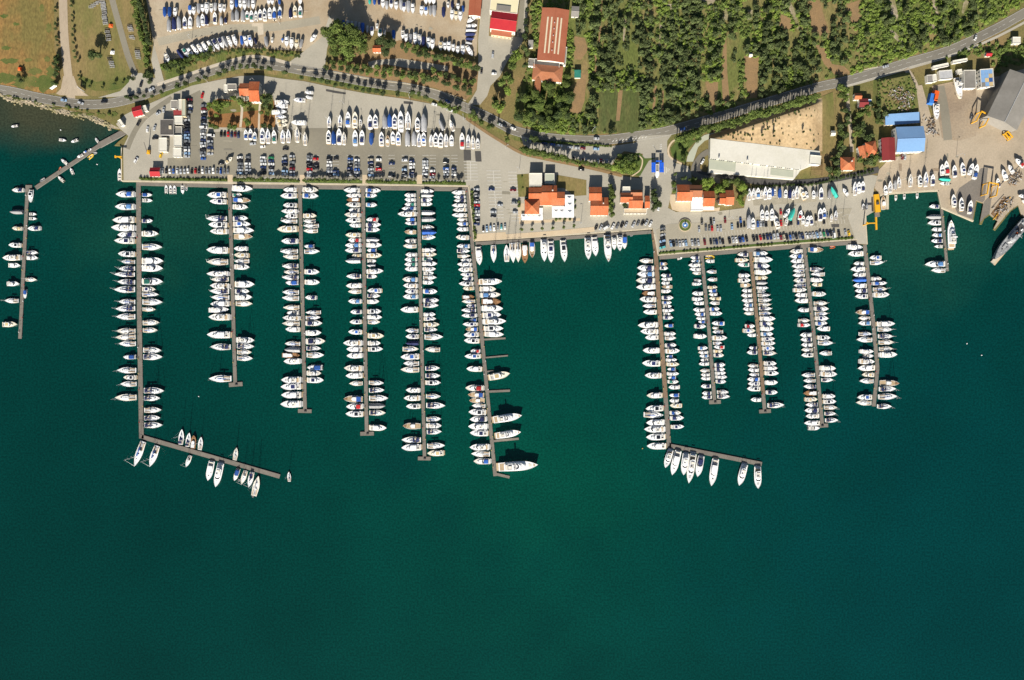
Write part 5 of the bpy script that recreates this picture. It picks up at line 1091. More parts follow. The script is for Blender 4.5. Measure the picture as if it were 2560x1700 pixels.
# ------------------------------------------------------------------ buildings
LB = LAND
win_m = MB().box(-.5,.5,-.03,.03,-.6,.6).mesh('window','glass_pane')
def quad(cx, cy, w_, d_, rot, h=0):
    c,s_ = math.cos(R(rot)), math.sin(R(rot)); o = P(cx,cy,h)
    W_, D_ = w_*S/2, d_*S/2
    return o, c, s_, W_, D_
def house(root, cx, cy, w_, d_, h, rise=1.6, rot=0, roof='tile_orange', wall='wall_white', style='gable', over=.35, windows=True, z0=LAND, ridge='x', chimney=False):
    """one block: walls, a roof with overhang, windows. centre and size in photograph pixels"""
    o,c,s_,W_,D_ = quad(cx,cy,w_,d_,rot,z0+h)
    hub = empty('wing', (o.x,o.y,z0), R(rot)) if False else None
    T = Matrix.Translation((o.x,o.y,z0)) @ Matrix.Rotation(R(rot),4,'Z')
    def put(mb, name, m, parent):
        ob = mb.obj(name, m, parent); ob.matrix_local = T if parent is root else Matrix.Identity(4); return ob
    wl = MB()
    if style == 'gable':
        if ridge == 'x':
            prof = [(-D_,0),(D_,0),(D_,h),(0,h+rise*.96),(-D_,h)]
            wl.loft([[(-W_,y,z) for y,z in prof],[(W_,y,z) for y,z in prof]])
        else:
            prof = [(-W_,0),(W_,0),(W_,h),(0,h+rise*.96),(-W_,h)]
            wl.loft([[(x,-D_,z) for x,z in prof],[(x,D_,z) for x,z in prof]])
    else: wl.box(-W_,W_,-D_,D_,0,h)
    wo_ = put(wl, 'wall', wall, root)
    rf = MB(); e = over; th = .18
    if style == 'gable':
        k = rise/(D_ if ridge == 'x' else W_)
        for sg in (1,-1):
            if ridge == 'x':
                y1 = (D_+e)*sg; zl = h-e*k
                q0 = [(-W_-e,0,h+rise+.02),(W_+e,0,h+rise+.02),(W_+e,y1,zl+.02),(-W_-e,y1,zl+.02)]
            else:
                x1 = (W_+e)*sg; zl = h-e*k
                q0 = [(0,-D_-e,h+rise+.02),(0,D_+e,h+rise+.02),(x1,D_+e,zl+.02),(x1,-D_-e,zl+.02)]
            m_ = MB(); m_.loft([q0,[(x,y,z+th) for x,y,z in q0]]); ro = put(m_, 'roof_slope', roof, root)
        m_ = MB()
        if ridge == 'x': m_.cyl((-W_-e,0,h+rise+th),(W_+e,0,h+rise+th),.16,.16,6)
        else: m_.cyl((0,-D_-e,h+rise+th),(0,D_+e,h+rise+th),.16,.16,6)
        put(m_, 'ridge', roof, root)
    elif style == 'hip':
        a,b = W_+e, D_+e; r_ = max(0, a-b)*.9
        if a >= b: A,B = (-r_,0,h+rise),(r_,0,h+rise)
        else: r_ = (b-a)*.9; A,B = (0,-r_,h+rise),(0,r_,h+rise)
        c4 = [(-a,-b,h),(a,-b,h),(a,b,h),(-a,b,h)]
        if a >= b: fs = [(0,1,5,4),(1,2,5),(2,3,4,5),(3,0,4)]
        else: fs = [(0,1,4),(1,2,5,4),(2,3,5),(3,0,4,5)]
        if r_ < .05:
            rf.add(c4+[(0,0,h+rise)], [(0,1,4),(1,2,4),(2,3,4),(3,0,4),(3,2,1,0)])
        else: rf.add(c4+[A,B], fs+[(3,2,1,0)])
        ro = put(rf, 'roof', roof, root)
    elif style == 'flat':
        rf.box(-W_-e*.3,W_+e*.3,-D_-e*.3,D_+e*.3,h,h+.15); ro = put(rf,'roof',roof,root)
        pm = MB(); g = e*.3; t = .25
        pm.box(-W_-g,W_+g,-D_-g,-D_-g+t,h+.152,h+.45); pm.box(-W_-g,W_+g,D_+g-t,D_+g,h+.152,h+.45); pm.box(-W_-g,-W_-g+t,-D_-g+t,D_+g-t,h+.152,h+.45); pm.box(W_+g-t,W_+g,-D_-g+t,D_+g-t,h+.152,h+.45)
        put(pm, 'parapet', wall, root)
    elif style == 'shed':   # single slope falling to the south
        rf.loft([[(-W_-e,-D_-e,h+.0),(W_+e,-D_-e,h),(W_+e,D_+e,h+rise),(-W_-e,D_+e,h+rise)],[(-W_-e,-D_-e,h+.16),(W_+e,-D_-e,h+.16),(W_+e,D_+e,h+rise+.16),(-W_-e,D_+e,h+rise+.16)]]); ro = put(rf,'roof',roof,root)
    if windows and h > 2.4:
        n = max(1, int(2*W_/2.6)); fl = 2 if h > 5 else 1
        for f in range(fl):
            for i in range(n):
                x = -W_+2*W_*(i+.5)/n; z = 1.5+f*2.8
                ob = link('window', win_m, root); ob.matrix_local = T @ Matrix.Translation((x,-D_-.035,z))
        n = max(1, int(2*D_/3.2))
        for f in range(fl):
            for i in range(n):
                for sx in (-1,1):
                    ob = link('window', win_m, root); ob.matrix_local = T @ Matrix.Translation((sx*(W_+.035),-D_+2*D_*(i+.5)/n,1.5+f*2.8)) @ Matrix.Rotation(R(90),4,'Z')
    if chimney:
        cm = MB(); cm.box(-.35,.35,-.35,.35,0,1.3); cm.box(-.45,.45,-.45,.45,1.3,1.45); ob = cm.obj('chimney','wall_white',root); ob.matrix_local = T @ Matrix.Translation((W_*.45,D_*.3,h+rise*.5))
    return T
def building(name, label, cat='building', group=None): 
    r_ = empty(name, (0,0,0)); tag(r_, label, cat, group); return r_
def poly_block(root, pts, z0, z1, name, m, top=None):
    mb = MB(); mb.prism([tuple(P(*p,z1).xy) for p in pts], z0, z1); return mb.obj(name, m, root)
def at(mb, name, m, px, py, z, parent=None, rot=0):
    o = mb.obj(name, m, parent, loc=P(px,py,z)); o.rotation_euler = (0,0,R(rot)); return o

# west: offices and kiosks
b = building('marina_office', 'dark flat-roofed marina building beside the white kiosks', 'building')
house(b, 418, 318, 33, 38, 4.2, roof='roof_dark', style='flat', wall='wall_grey')
at(MB().box(-1,1,-1.2,1.2,0,.6), 'skylight', 'skylight', 426, 318.5, LAND+4.36, b)
for lab,cx,cy,w_,d_,h,rf,wl in (('white flat-roofed kiosk beside the dark-roofed building',446,300,20,19,3.6,'roof_white','wall_white'),('long white flat-roofed kiosk south of the dark-roofed building',445,352,19,27,3.4,'roof_white','wall_white'),('small white kiosk with courtyard below the dark-roofed building',407.5,362,19,34,3.2,'roof_white','wall_white'),
  ('white kiosk with green front at the car park corner',443.5,381,20,22,3.0,'roof_white','wall_white'),('tan flat-roofed office north of the white kiosks',459.5,270,8.5,42,4.5,'roof_grey_green','wall_cream'),('small grey-roofed hut north of the dark-roofed building',436,261,16,20,3.2,'roof_grey','wall_white'),
  ('pale trellised kiosk terrace between white kiosks',445,327,19,20,2.6,'roof_grey','wall_white'),('white-topped hut attached to the tan office',452,262,10,26,4.0,'roof_white','wall_white')):
    k = building('kiosk', lab, 'kiosk', 'low buildings by the western car park'); house(k,cx,cy,w_,d_,h,roof=rf,wall=wl,style='flat')
k = building('kiosk', 'small red-roofed kiosk strip between white kiosks', 'kiosk', 'low buildings by the western car park'); house(k,446,283,20,12,3.2,rise=.8,roof='metal_maroon',style='shed',windows=False)
k = building('kiosk', 'red gable-roofed kiosk by the marina entrance road', 'kiosk'); house(k,344,278,22,22,3.2,rise=1.2,rot=15,roof='metal_red')
k = building('kiosk', 'white cabin beside the red entrance kiosk', 'kiosk'); house(k,363,271,7,14,2.6,rot=20,roof='roof_white',style='flat',windows=False)
k = building('kiosk', 'white hut with yellow edge by the western slipway', 'kiosk'); house(k,302,307,8,16,2.6,rot=32,roof='roof_white',style='flat',windows=False)
k = building('kiosk', 'red gable-roofed kiosk on the quay at first western pier', 'kiosk'); house(k,388,430,23,20,3.4,rise=1.3,roof='metal_red',windows=True)
b = building('villa', 'villa with twin orange tiled roofs above the red-earth garden', 'house')
house(b,612.5,224,24,29,5.6,rise=1.8); house(b,636.5,229,23,47,6.2,rise=2.2)
b = building('garden_shed', 'white and grey roofed shed west of the twin-roofed villa', 'shed'); house(b,564.5,221,8,18,3.2,roof='roof_white',style='flat'); house(b,580,217,22,14,3,roof='roof_grey',style='flat',over=.2)
b = building('garden_shed', 'small brown-roofed garden hut among big trees', 'shed'); house(b,942,122,18,15,3,rise=1,roof='tile_orange')
b = building('workshop', 'long rust-red roofed workshop at the top edge of northeast boatyard', 'workshop'); house(b,1190,-18,28,112,4.6,rise=1.0,rot=-4,roof='metal_rust',ridge='y')
# factory
b = building('factory', 'factory with cream, crimson and brown roofs at the top', 'factory')
house(b,1266,-30,68,120,7.5,rise=1.2,rot=-7,roof='roof_cream',style='flat'); house(b,1259.5,52,62,44,7.4,rise=2.2,rot=-8,roof='metal_red'); house(b,1254,79,49,20,4.5,rise=1.2,rot=-8,roof='metal_rust',wall='wall_cream',style='shed')
at(MB().box(-5.3,5.3,-2,2,0,.7), 'rooftop_plant', 'roof_grey', 1259, 21, LAND+7.66, b, -7)
# long hall
b = building('long_hall', 'long rust-red hall with four pale skylight strips', 'hall')
rot = -5.6; house(b,1383,88,65,128,7.5,rise=1.5,rot=rot,roof='metal_rust',ridge='y',wall='wall_white')
u = Vector((math.cos(R(rot)), math.sin(R(rot)))); v = Vector((-u.y, u.x)); o0 = P(1383,88,LAND+8.5)
for dx in (-5.1,-2.2,2.2,4.9):
    zz = LAND+7.5+1.5*(1-abs(dx)/(65*S/2))+.20
    sk = MB(); k_ = 1.5/(65*S/2)*(-1 if dx > 0 else 1)
    sk.loft([[(-.55,-13.6,-.55*k_),(.55,-13.6,.55*k_),(.55,13.2,.55*k_),(-.55,13.2,-.55*k_)],[(-.55,-13.6,.1-.55*k_),(.55,-13.6,.1+.55*k_),(.55,13.2,.1+.55*k_),(-.55,13.2,.1-.55*k_)]])
    p = o0.xy+u*dx; ob = sk.obj('skylight','skylight',b); ob.location=(p.x,p.y,zz); ob.rotation_euler=(0,0,R(rot))
for t in (-11.5,-5.5,-.5,4.5,9):
    p = o0.xy+v*t+u*.1; ob = MB().cyl((0,0,0),(0,0,1),.35,.3,8).obj('roof_vent','steel_pale',b); ob.location=(p.x,p.y,LAND+9.1)
house(b,1367,161,62,22,5.2,rise=.2,rot=rot,roof='roof_dark',style='flat'); house(b,1369,182,72,38,5.2,rise=1.8,rot=rot,roof='tile_brown',style='hip'); house(b,1344,214,13,36,5,rise=1.2,rot=-4,roof='tile_brown',ridge='y')
house(b,1411,140,9,44,4,rot=-5,roof='roof_grey',style='flat',windows=False); house(b,1328,156,13,18,4,rot=-6,roof='roof_grey',style='flat')
b = building('hut', 'small hut with half red and half grey roof beside long hall', 'hut'); house(b,1438,29,17,24,3,rise=.8,rot=-4,roof='roof_grey')
b = building('hut', 'small white shed with tiny yard west of long hall', 'hut'); house(b,1327,110,10,16,3,rise=.5,roof='roof_grey',style='shed',windows=False)
b = building('hut', 'green-roofed hut alone in the meadow below the grove', 'hut'); house(b,1444,185,14,17,2.8,rise=.4,roof='green_canvas',style='shed',windows=False)
# restaurant
b = building('restaurant', 'restaurant with orange tiled roofs and white awnings on the quay', 'restaurant')
house(b,1339,449,31,31,5.2,roof='roof_white',style='flat'); house(b,1374,446,23,24,4.2,roof='roof_grey_green',style='flat'); house(b,1338,485,30,30,5.4,rise=1.8,roof='tile_orange')
house(b,1373,483,36,36,6.6,rise=2.2,roof='tile_orange',chimney=True); house(b,1400,496,21,30,5.2,rise=1.5,roof='tile_orange'); house(b,1330,517,34,34,6.2,rise=3.2,roof='tile_orange',style='hip')
house(b,1378,508,62,9,4.0,rise=.9,roof='tile_orange',style='shed',windows=False)
def awning(root, x0,y0,x1,y1,z,parasol=()):
    a_,b_ = P(x0,y0,z), P(x1,y1,z); m_ = MB(); m_.box(a_.x,b_.x,b_.y,a_.y,z,z+.12); m_.obj('awning','awning_white',root)
    p_ = MB()
    for x in (a_.x+.3,(a_.x+b_.x)/2,b_.x-.3):
        for y in (b_.y+.3,a_.y-.3): p_.cyl((x,y,LAND),(x,y,z),.07,.07,5)
    p_.obj('awning_post','steel_pale',root)
    for px_,py_ in parasol:
        q_ = P(px_,py_,z); c_ = MB(); c_.add([(-1.9,-1.9,0),(1.9,-1.9,0),(1.9,1.9,0),(-1.9,1.9,0),(0,0,1.1)],[(0,1,4),(1,2,4),(2,3,4),(3,0,4)]); o_ = c_.obj('awning_peak','awning_white',root); o_.location=(q_.x,q_.y,z+.125)
awning(b,1303,535,1357,550.5,2.9,[(1310,543),(1322,543),(1334,543),(1347,543)]); awning(b,1346,520,1357,534.5,2.9)
awning(b,1380,516,1412,544,3.1,[(1390,530),(1404,530)]); awning(b,1412.5,487,1435,544,3.2,[(1423,496),(1424,513),(1424,531)])
for lab,bl in (('narrow white house with two orange roofs between restaurant and hedge',[(1488,485,29,32,6,1.8),(1498,516,42,42,5.2,2.2)]),('white villa with orange roofs and round forecourt',[(1566,494,28,22,6.4,1.6),(1589,503,32,34,5.6,2.0),(1618,505,10,28,5,1.4)])):
    b = building('villa', lab, 'house')
    for cx,cy,w_,d_,h,rs in bl: house(b,cx,cy,w_,d_,h,rise=rs,roof='tile_orange',chimney=w_>35)
house(b,1566,476,18,18,5.2,roof='roof_white',style='flat'); house(b,1591,482,26,12,6.4,rise=1,roof='tile_brown',windows=False); house(b,1588,528,56,12,2.8,roof='pavement_tan',style='flat')
# eastern villas
b = building('hotel', 'villa row with brown and orange roofs and white sun terrace', 'house')
house(b,1711,482,36,38,6.4,rise=2.4); house(b,1739,478,29,28,7,rise=2.0,roof='tile_brown'); house(b,1771.5,497,26,36,5.8,rise=2.2); house(b,1743,510,30,32,3.4,roof='awning_white',style='flat',windows=False)
awning(b,1758,516,1785,525,3)
b = building('villa', 'small villa with orange stepped roof beside purple tree', 'house'); house(b,1808,497,17,24,5,rise=1.4); house(b,1824,494,18,34,5.6,rise=2)
# long white hall
b = building('white_hall', 'long low hall with white roof and row of dark roof lights', 'hall')
poly_block(b, [(1776,345.8),(2050,377.8),(2052,404),(2003,424),(1775,396)], LAND, LAND+5.4, 'roof', 'roof_white')
poly_block(b, [(1775,396.6),(2003,424.6),(1985,448),(1772,431)], LAND, LAND+3.8, 'lower_roof', 'roof_white')
poly_block(b, [(1773,398),(1840,406),(1838,430),(1772,422)], LAND+3.81, LAND+3.98, 'roof_panel', 'roof_grey_green'); poly_block(b, [(1927,420),(1984,427),(1983,444),(1926,437)], LAND+3.81, LAND+3.98, 'roof_panel', 'roof_grey_green')
for i in range(44):
    t = i/43
    if (i % 4) == 3 or 20 < i < 23: continue
    x,y = 1778+t*222, 397.3+t*27.2; q_ = P(x,y,LAND+4.7); o_ = MB().box(-.55,.55,-.12,.12,-.5,.5).obj('roof_light','glass_pane',b); o_.location=(q_.x,q_.y-.12,LAND+4.75); o_.rotation_euler=(0,0,R(-7))
house(b,2038,400,26,22,6.6,rot=-6,roof='roof_white',style='flat',windows=False)
for x,y in ((1797,394),(1868,400)): at(MB().box(-.5,.5,-.5,.5,0,1.6), 'roof_vent','steel_pale',x,y,LAND+5.4,b)
b = building('pergola', 'brown wooden pergola terrace east of the long white hall', 'pergola'); 
for i in range(8): at(MB().box(-4.5,4.5,-.12,.12,2.6,2.8),'slat','wood_brown',2040,415+i*3.4,LAND,b)
for x in (2026,2054):
    for y in (415,439): at(MB().box(-.12,.12,-.12,.12,0,2.6),'post','wood_brown',x,y,LAND,b)
# eastern houses
b = building('house', 'white house with orange hipped roof east of the long white hall', 'house'); house(b,2119,409,33,30,5.6,rise=2.4,style='hip',chimney=True)
b = building('house', 'cream house with stepped orange roofs beside the maroon shed', 'house'); house(b,2179,371,24,32,5.4,rise=2,rot=12,style='hip'); house(b,2159,380,20,28,4.6,rise=1.4,rot=12,roof='tile_orange',ridge='y')
b = building('house', 'small house with red and orange roofs below the main road bend', 'house'); house(b,2145,241,15,14,4,rise=1.2,roof='tile_orange'); house(b,2159,257,20,19,4,rise=1,roof='metal_maroon'); house(b,2174,256,9,14,2.6,roof='metal_blue',style='flat',windows=False)
b = building('hut', 'tiny red-roofed hut in the scrub above shipyard', 'hut'); house(b,2472,135,12,9,2.8,rise=.9,roof='metal_red')
b = building('hut', 'white cabin beside the main road at far east', 'hut'); house(b,2541,101,19,16,3,roof='roof_white',style='flat')
b = building('hut', 'tiny white well-house in the grove clearing', 'hut'); house(b,1877,137,6,7,2.4,rise=.6,roof='roof_white')
b = building('hut', 'small white pump house in dry garden by long white hall', 'hut'); house(b,2083,333,9,10,2.6,rise=.6,roof='roof_white')
# blue warehouse, maroon shed
b = building('warehouse', 'blue-roofed warehouse in two sections by the shipyard', 'warehouse')
house(b,2255,297,82,24,4.2,rise=.8,rot=4,roof='metal_blue',style='shed',wall='wall_cream'); house(b,2275,348,66,60,7.4,rise=2.0,rot=2,roof='metal_blue',wall='wall_white')
mb = MB()
b2 = building('shed', 'maroon metal-roofed shed against the blue warehouse', 'shed'); house(b2,2221,373,31,54,5.6,rise=1.4,rot=2,roof='metal_maroon',ridge='y')
# big grey hall: ridge along its slanting length
b = building('shipyard_hall', 'huge grey-roofed shipyard hall at the east edge', 'hall')
A = P(2526,172,12); Bq = P(2471,284,12); ax_ = (Bq.xy-A.xy).normalized(); nr = Vector((-ax_.y, ax_.x)); nr = nr if nr.x > 0 else -nr
wd = 24.5; ln = (Bq-A).length+1.5
def gp(s_, t, z): p = A.xy+ax_*s_+nr*t; return (p.x, p.y, z)
zE, zR = LAND+10, LAND+13
wl = MB(); wl.loft([[gp(0.3,.3,0),gp(.3,wd-.3,0),gp(.3,wd-.3,zE-.1),gp(.3,wd/2,zR-.1),gp(.3,.3,zE-.1)],[gp(ln-.3,.3,0),gp(ln-.3,wd-.3,0),gp(ln-.3,wd-.3,zE-.1),gp(ln-.3,wd/2,zR-.1),gp(ln-.3,.3,zE-.1)]]); wl.obj('wall','roof_grey',b)
for t0 in (0, wd):
    m_ = MB(); q0 = [gp(0,t0,zE),gp(ln,t0,zE),gp(ln,wd/2,zR),gp(0,wd/2,zR)]; m_.loft([q0,[(x,y,z+.2) for x,y,z in q0]]); m_.obj('roof_slope','roof_grey',b)
m_ = MB(); m_.cyl(gp(0,wd/2,zR+.25),gp(ln,wd/2,zR+.25),.25,.25,6); m_.obj('ridge','steel_pale',b)
# shipyard sheds
b = building('shed', 'grey flat-roofed shed beside the beached yacht', 'shed'); house(b,2424,198,29,44,5,roof='roof_grey',style='flat',rot=1)
b = building('shed', 'blue-grey panelled shed with orange roof panels', 'shed'); T = house(b,2467,195,32,44,5.4,rise=.6,rot=4,roof='steel_pale',style='flat')
for i in range(3):
    for j in range(4):
        c_ = 'tan_canvas' if (i,j) in ((2,2),(1,1),(2,0)) else 'metal_blue_dark' if (i,j)==(2,1) else 'metal_blue'
        o_ = MB().box(-1.35,1.35,-1.45,1.45,0,.08).obj('roof_panel', 'roof_grey' if (i,j)==(0,0) else c_, b); o_.matrix_local = T @ Matrix.Translation((-2.9+i*2.85,-4.6+j*3.05,5.56))
for lab,cx,cy,w_,d_,rot,rf in (('grey ribbed container, west of three by the shipyard north wall',2325,197,16,19,4,'roof_grey'),('white container between grey shipyard containers',2336,195,10,18,8,'roof_white'),('long white and blue container stack on the north wall',2364,187,32,22,5,'steel_pale'),('orange-edged container beside the grey shed',2399,179,11,11,8,'roof_white'),
  ('long pale cabin on the upper shipyard bank',2352,165,38,8,12,'roof_white'),('long pale cabin east of the upper bank cabin',2400,152,36,7,10,'roof_white')):
    k = building('container', lab, 'container', 'shipyard containers'); house(k,cx,cy,w_,d_,2.8,rot=rot,roof=rf,style='flat',windows=False,over=.1)
# toll plaza
b = building('entry_canopy', 'bright blue twin-canopied entry gate by the roundabout garden', 'gate canopy')
for x0,x1 in ((1628,1638.5),(1648,1659)):
    for i in range(2):
        for j in range(4):
            a_ = P(x0+i*(x1-x0)/2+.15, 407+j*6.2, 5); q_ = P(x0+(i+1)*(x1-x0)/2-.15, 412.9+j*6.2, 5); m_ = MB(); m_.box(a_.x,q_.x,q_.y,a_.y,LAND+4.6,LAND+4.9); m_.obj('roof_panel','canopy_blue',b)
    p_ = MB()
    for y in (409,430):
        q_ = P((x0+x1)/2,y,LAND); p_.cyl((q_.x,q_.y,LAND),(q_.x,q_.y,LAND+4.6),.2,.2,6)
    p_.obj('post','steel_pale',b)
m_ = MB(); q_ = P(1643,408,0); m_.box(q_.x-2.2,q_.x+2.2,q_.y-.5,q_.y+.5,LAND+4.9,LAND+5.4); m_.obj('beam','canopy_blue',b)
house(b,1643,420,7,18,3.2,roof='roof_grey',style='flat'); at(MB().prism([(1.6*math.cos(i*math.pi/6)*.9,2.4*math.sin(i*math.pi/6)) for i in range(12)],0,3.0),'booth','awning_white',1641.5,437,LAND,b)
# ------------------------------------------------------------------ grey ship, lifts, cranes, fountain, lamps
h,d,st,sh = hull_parts(38, 7.4, 3.2, 5.0, 'motor', .95, 1.2); a = -19
root = empty('naval_ship', P(2518,602,0), math.atan2(P(2477,640).y-P(2557,548).y, P(2477,640).x-P(2557,548).x)); tag(root, 'old grey steel ship moored at the pale jetty', 'ship')
h.obj('hull','ship_grey',root); d.obj('deck','ship_deck',root)
block(st,a+38*.30,a+38*.58,.55,3.2,6.4,.1,.02,.92,.2).obj('deckhouse','steel_pale',root); block(st,a+38*.40,a+38*.52,.42,6.4,8.6,.15,.05,.9,.3).obj('bridge','ship_grey',root)
slab(st,a+38*.12,a+38*.27,.6,3.25,3.6).obj('hatch_cover','steel_dark',root); slab(st,a+38*.62,a+38*.72,.45,3.9,4.6).obj('hatch_cover','ship_deck',root)
MB().cyl((a+38*.44,0,8.6),(a+38*.44,0,15),.22,.12,7).cyl((a+38*.44,-2,12),(a+38*.44,2,12),.1,.1,5).obj('mast','steel_pale',root)
MB().cyl((a+38*.34,0,6.4),(a+38*.33,0,8.6),.9,.8,10).obj('funnel','steel_dark',root)
for x,y,c in ((.20,1.2,'gel_white'),(.36,-1.2,'rubber_orange'),(.66,.8,'steel_pale'),(.75,-.6,'steel_dark'),(.80,.5,'steel_pale'),(.08,-1.5,'steel_pale'),(.50,1.6,'gel_white')):
    MB().box(-.8,.8,-.5,.5,0,.5).box(-.5,.5,-.3,.3,.5,1).obj('deck_gear',c,root,loc=(a+38*x,y,3.6 if x < .3 or x > .6 else 6.4 if x < .4 else 3.5))
def travel_lift(label, px, py, rot, L_, W_, H):
    r_ = empty('travel_lift', P(px,py,LAND), R(rot)); tag(r_, label, 'boat lift')
    for sx in (-1,1):
        for sy in (-1,1):
            MB().box(-.3,.3,-.3,.3,.9,H).obj('leg','steel_yellow',r_,loc=(sx*L_/2,sy*W_/2,0)); MB().cyl((0,-.25,.5),(0,.25,.5),.5,.5,10).obj('wheel','tyre',r_,loc=(sx*L_/2,sy*W_/2,0))
    for sy in (-1,1):
        MB().box(-L_/2-.3,L_/2+.3,-.35,.35,H,H+.7).obj('beam','steel_yellow',r_,loc=(0,sy*W_/2,0)); MB().box(-L_/2,L_/2,-.2,.2,1.2,1.6).obj('lower_beam','steel_yellow',r_,loc=(0,sy*W_/2,0))
    MB().box(-.35,.35,-W_/2+.36,W_/2-.36,H+.02,H+.68).obj('cross_beam','steel_yellow',r_,loc=(L_/2,0,0))
travel_lift('big yellow travel lift over the shipyard launching dock', 2464, 478, 80, 8.5, 7, 8)
travel_lift('yellow travel lift in front of the huge grey hall', 2443, 303, 62, 8, 7, 7)
travel_lift('small yellow boat lift south of the huge grey hall', 2514, 342, 130, 5.5, 2.6, 3.5)
def jib_crane(label, px, py, rot, L_, H, arm=2.2):
    r_ = empty('quay_crane', P(px,py,LAND), R(rot)); tag(r_, label, 'crane')
    MB().cyl((0,0,0),(0,0,H),.45,.35,10).obj('column','steel_yellow',r_); MB().box(-1.2,L_,-.35,.35,H,H+.7).obj('jib','steel_yellow',r_); MB().box(-2.2,-1.2,-.8,.8,H-.3,H+.9).obj('counterweight','steel_yellow',r_)
    return r_
r_ = jib_crane('yellow jib crane reaching over the water at the fuel quay', 2158, 563, 2, 4.5, 9)
MB().box(-.55,.55,-4.6,4.6,-.2,.9).obj('crosshead','steel_yellow',r_,loc=(5.1,-.3,9))
jib_crane('small orange-white crane on the western slip edge', 304, 396, 0, 3, 5)
r_ = empty('mobile_crane', P(373,381,LAND), R(85)); tag(r_, 'yellow mobile crane parked on the western apron', 'crane')
MB().box(-1.5,1.5,-1.2,1.2,.6,1.6).obj('chassis','steel_yellow',r_); MB().box(-.6,.9,-.9,.3,1.6,2.8).obj('cab','steel_yellow',r_); MB().cyl((-.5,.5,2),(5.5,.5,8),.3,.2,6).obj('boom','steel_dark',r_)
for sx in (-1,1):
    for sy in (-1,1): MB().cyl((0,-.2,.5),(0,.2,.5),.5,.5,10).obj('wheel','tyre',r_,loc=(sx,sy*1.1,0))
# yellow work barge and slip gear
r_ = empty('work_pontoon', P(2189,510,0), R(-84)); tag(r_, 'bright yellow work pontoon in the slip basin', 'pontoon')
MB().prism([(-6.8,1.9),(6.5,1.9),(6.5,-1.9),(-6.8,-1.9)],LAND+.3,LAND+1.5).obj('hull','steel_yellow',r_); MB().box(6.5,9.8,-1.8,1.8,-.3,.9).obj('ramp','promenade_grey',r_); MB().box(-1,1,-.9,.9,LAND+1.5,LAND+2.6).obj('winch','steel_dark',r_)
boat('w', 2207,525, 2205,490, 'in the slip beside the yellow work pontoon', 'boats along the quay')
# roundabout fountain
r_ = empty('fountain', P(1712,563,LAND+.1), 0); tag(r_, 'round planted fountain in the eastern car park', 'fountain')
def ring(m_,r0,r1,z0,z1,n=28):
    for i in range(n):
        a0,a1 = 2*math.pi*i/n,2*math.pi*(i+1)/n
        m_.prism([(r0*math.cos(a0),r0*math.sin(a0)),(r1*math.cos(a0),r1*math.sin(a0)),(r1*math.cos(a1),r1*math.sin(a1)),(r0*math.cos(a1),r0*math.sin(a1))],z0,z1)
    return m_
ring(MB(),4.3,4.75,.2,.75).obj('kerb','pavement_tan',r_); ring(MB(),2.5,4.25,.2,.95).obj('planting','leaf_mid',r_); ring(MB(),2.1,2.45,.2,1.2).obj('basin_wall','quay_stone',r_)
MB().prism([(2.08*math.cos(i*math.pi/10),2.08*math.sin(i*math.pi/10)) for i in range(20)],.2,.9).obj('pool','light_blue_canvas',r_); MB().cyl((0,0,.9),(0,0,3.2),.7,.15,8).obj('jet','gel_white',r_)
# lamp posts
lamps = [(708,300),(772,235),(860,260),(1025,246),(1160,300),(1265,372),(1298,427),(1452,560),(1822,545),(1752,560),(2107,540),(1480,330),(1702,352),(640,205),(520,205),(900,330),(1085,330),(560,440),(1240,560),(2240,400),(2390,390),(1130,30),(700,60),(480,100)]
for i,(x,y) in enumerate(lamps):
    r_ = empty('street_lamp', P(x,y,LAND), R(random.uniform(0,360))); tag(r_, 'thin grey street lamp on a tall pole', 'street lamp', 'street lamps')
    MB().cyl((0,0,0),(0,0,9),.14,.08,7).obj('pole','steel_pale',r_); MB().cyl((0,0,8.9),(1.4,0,9.3),.06,.05,5).box(1.2,2.0,-.18,.18,9.2,9.4).obj('lamp_head','steel_pale',r_)
# anchored buoys
for i,(x,y) in enumerate(((2417,859),(2454,888),(497,991),(152,325),(243,411),(1606,1121))):
    o_ = MB().cyl((0,0,-.2),(0,0,.45),.45,.35,9).cyl((0,0,.45),(0,0,.9),.1,.08,5).obj('mooring_buoy','paint_yellow' if i>4 else 'gel_white',None,loc=P(x,y,0)); tag(o_, ['small white buoy off the fifth eastern pier','white buoy farthest east in open water','white buoy south of second western pier','white buoy off the western shore','white buoy below the slanting jetty','orange buoy beside the eastern breakwater corner'][i], 'buoy')
# stored frames, dumps
fm = MB()
for x in (-1.6,-.5,.6,1.6): fm.box(x-.09,x+.09,-.8,.8,.0,.55)
fm.box(-1.8,1.8,-.75,-.6,.56,.72); fm.box(-1.8,1.8,.6,.75,.56,.72); fme = fm.mesh('boat_trailer','steel_pale'); fmd = mesh_in(fme,'steel_dark')
i = 0
for x0,y0,n,dx,dy in ((258,5,16,.4,3.6),(268,75,6,1,5),(275,145,5,1.5,5.5),(228,18,4,6,-4),(325,64,4,1,4),(330,92,2,2,4),(343,125,5,1,5)):
    for k in range(n):
        o_ = link('boat_cradle', random.choice((fme,fme,fmd)), None, P(x0+dx*k+random.uniform(-1,1), y0+dy*k, LAND+.15)); o_.rotation_euler=(0,0,R(random.uniform(-12,12))); i += 1
        tag(o_, 'empty grey steel boat cradle stored in the tan field', 'cradle', 'boat cradles stored in the field')
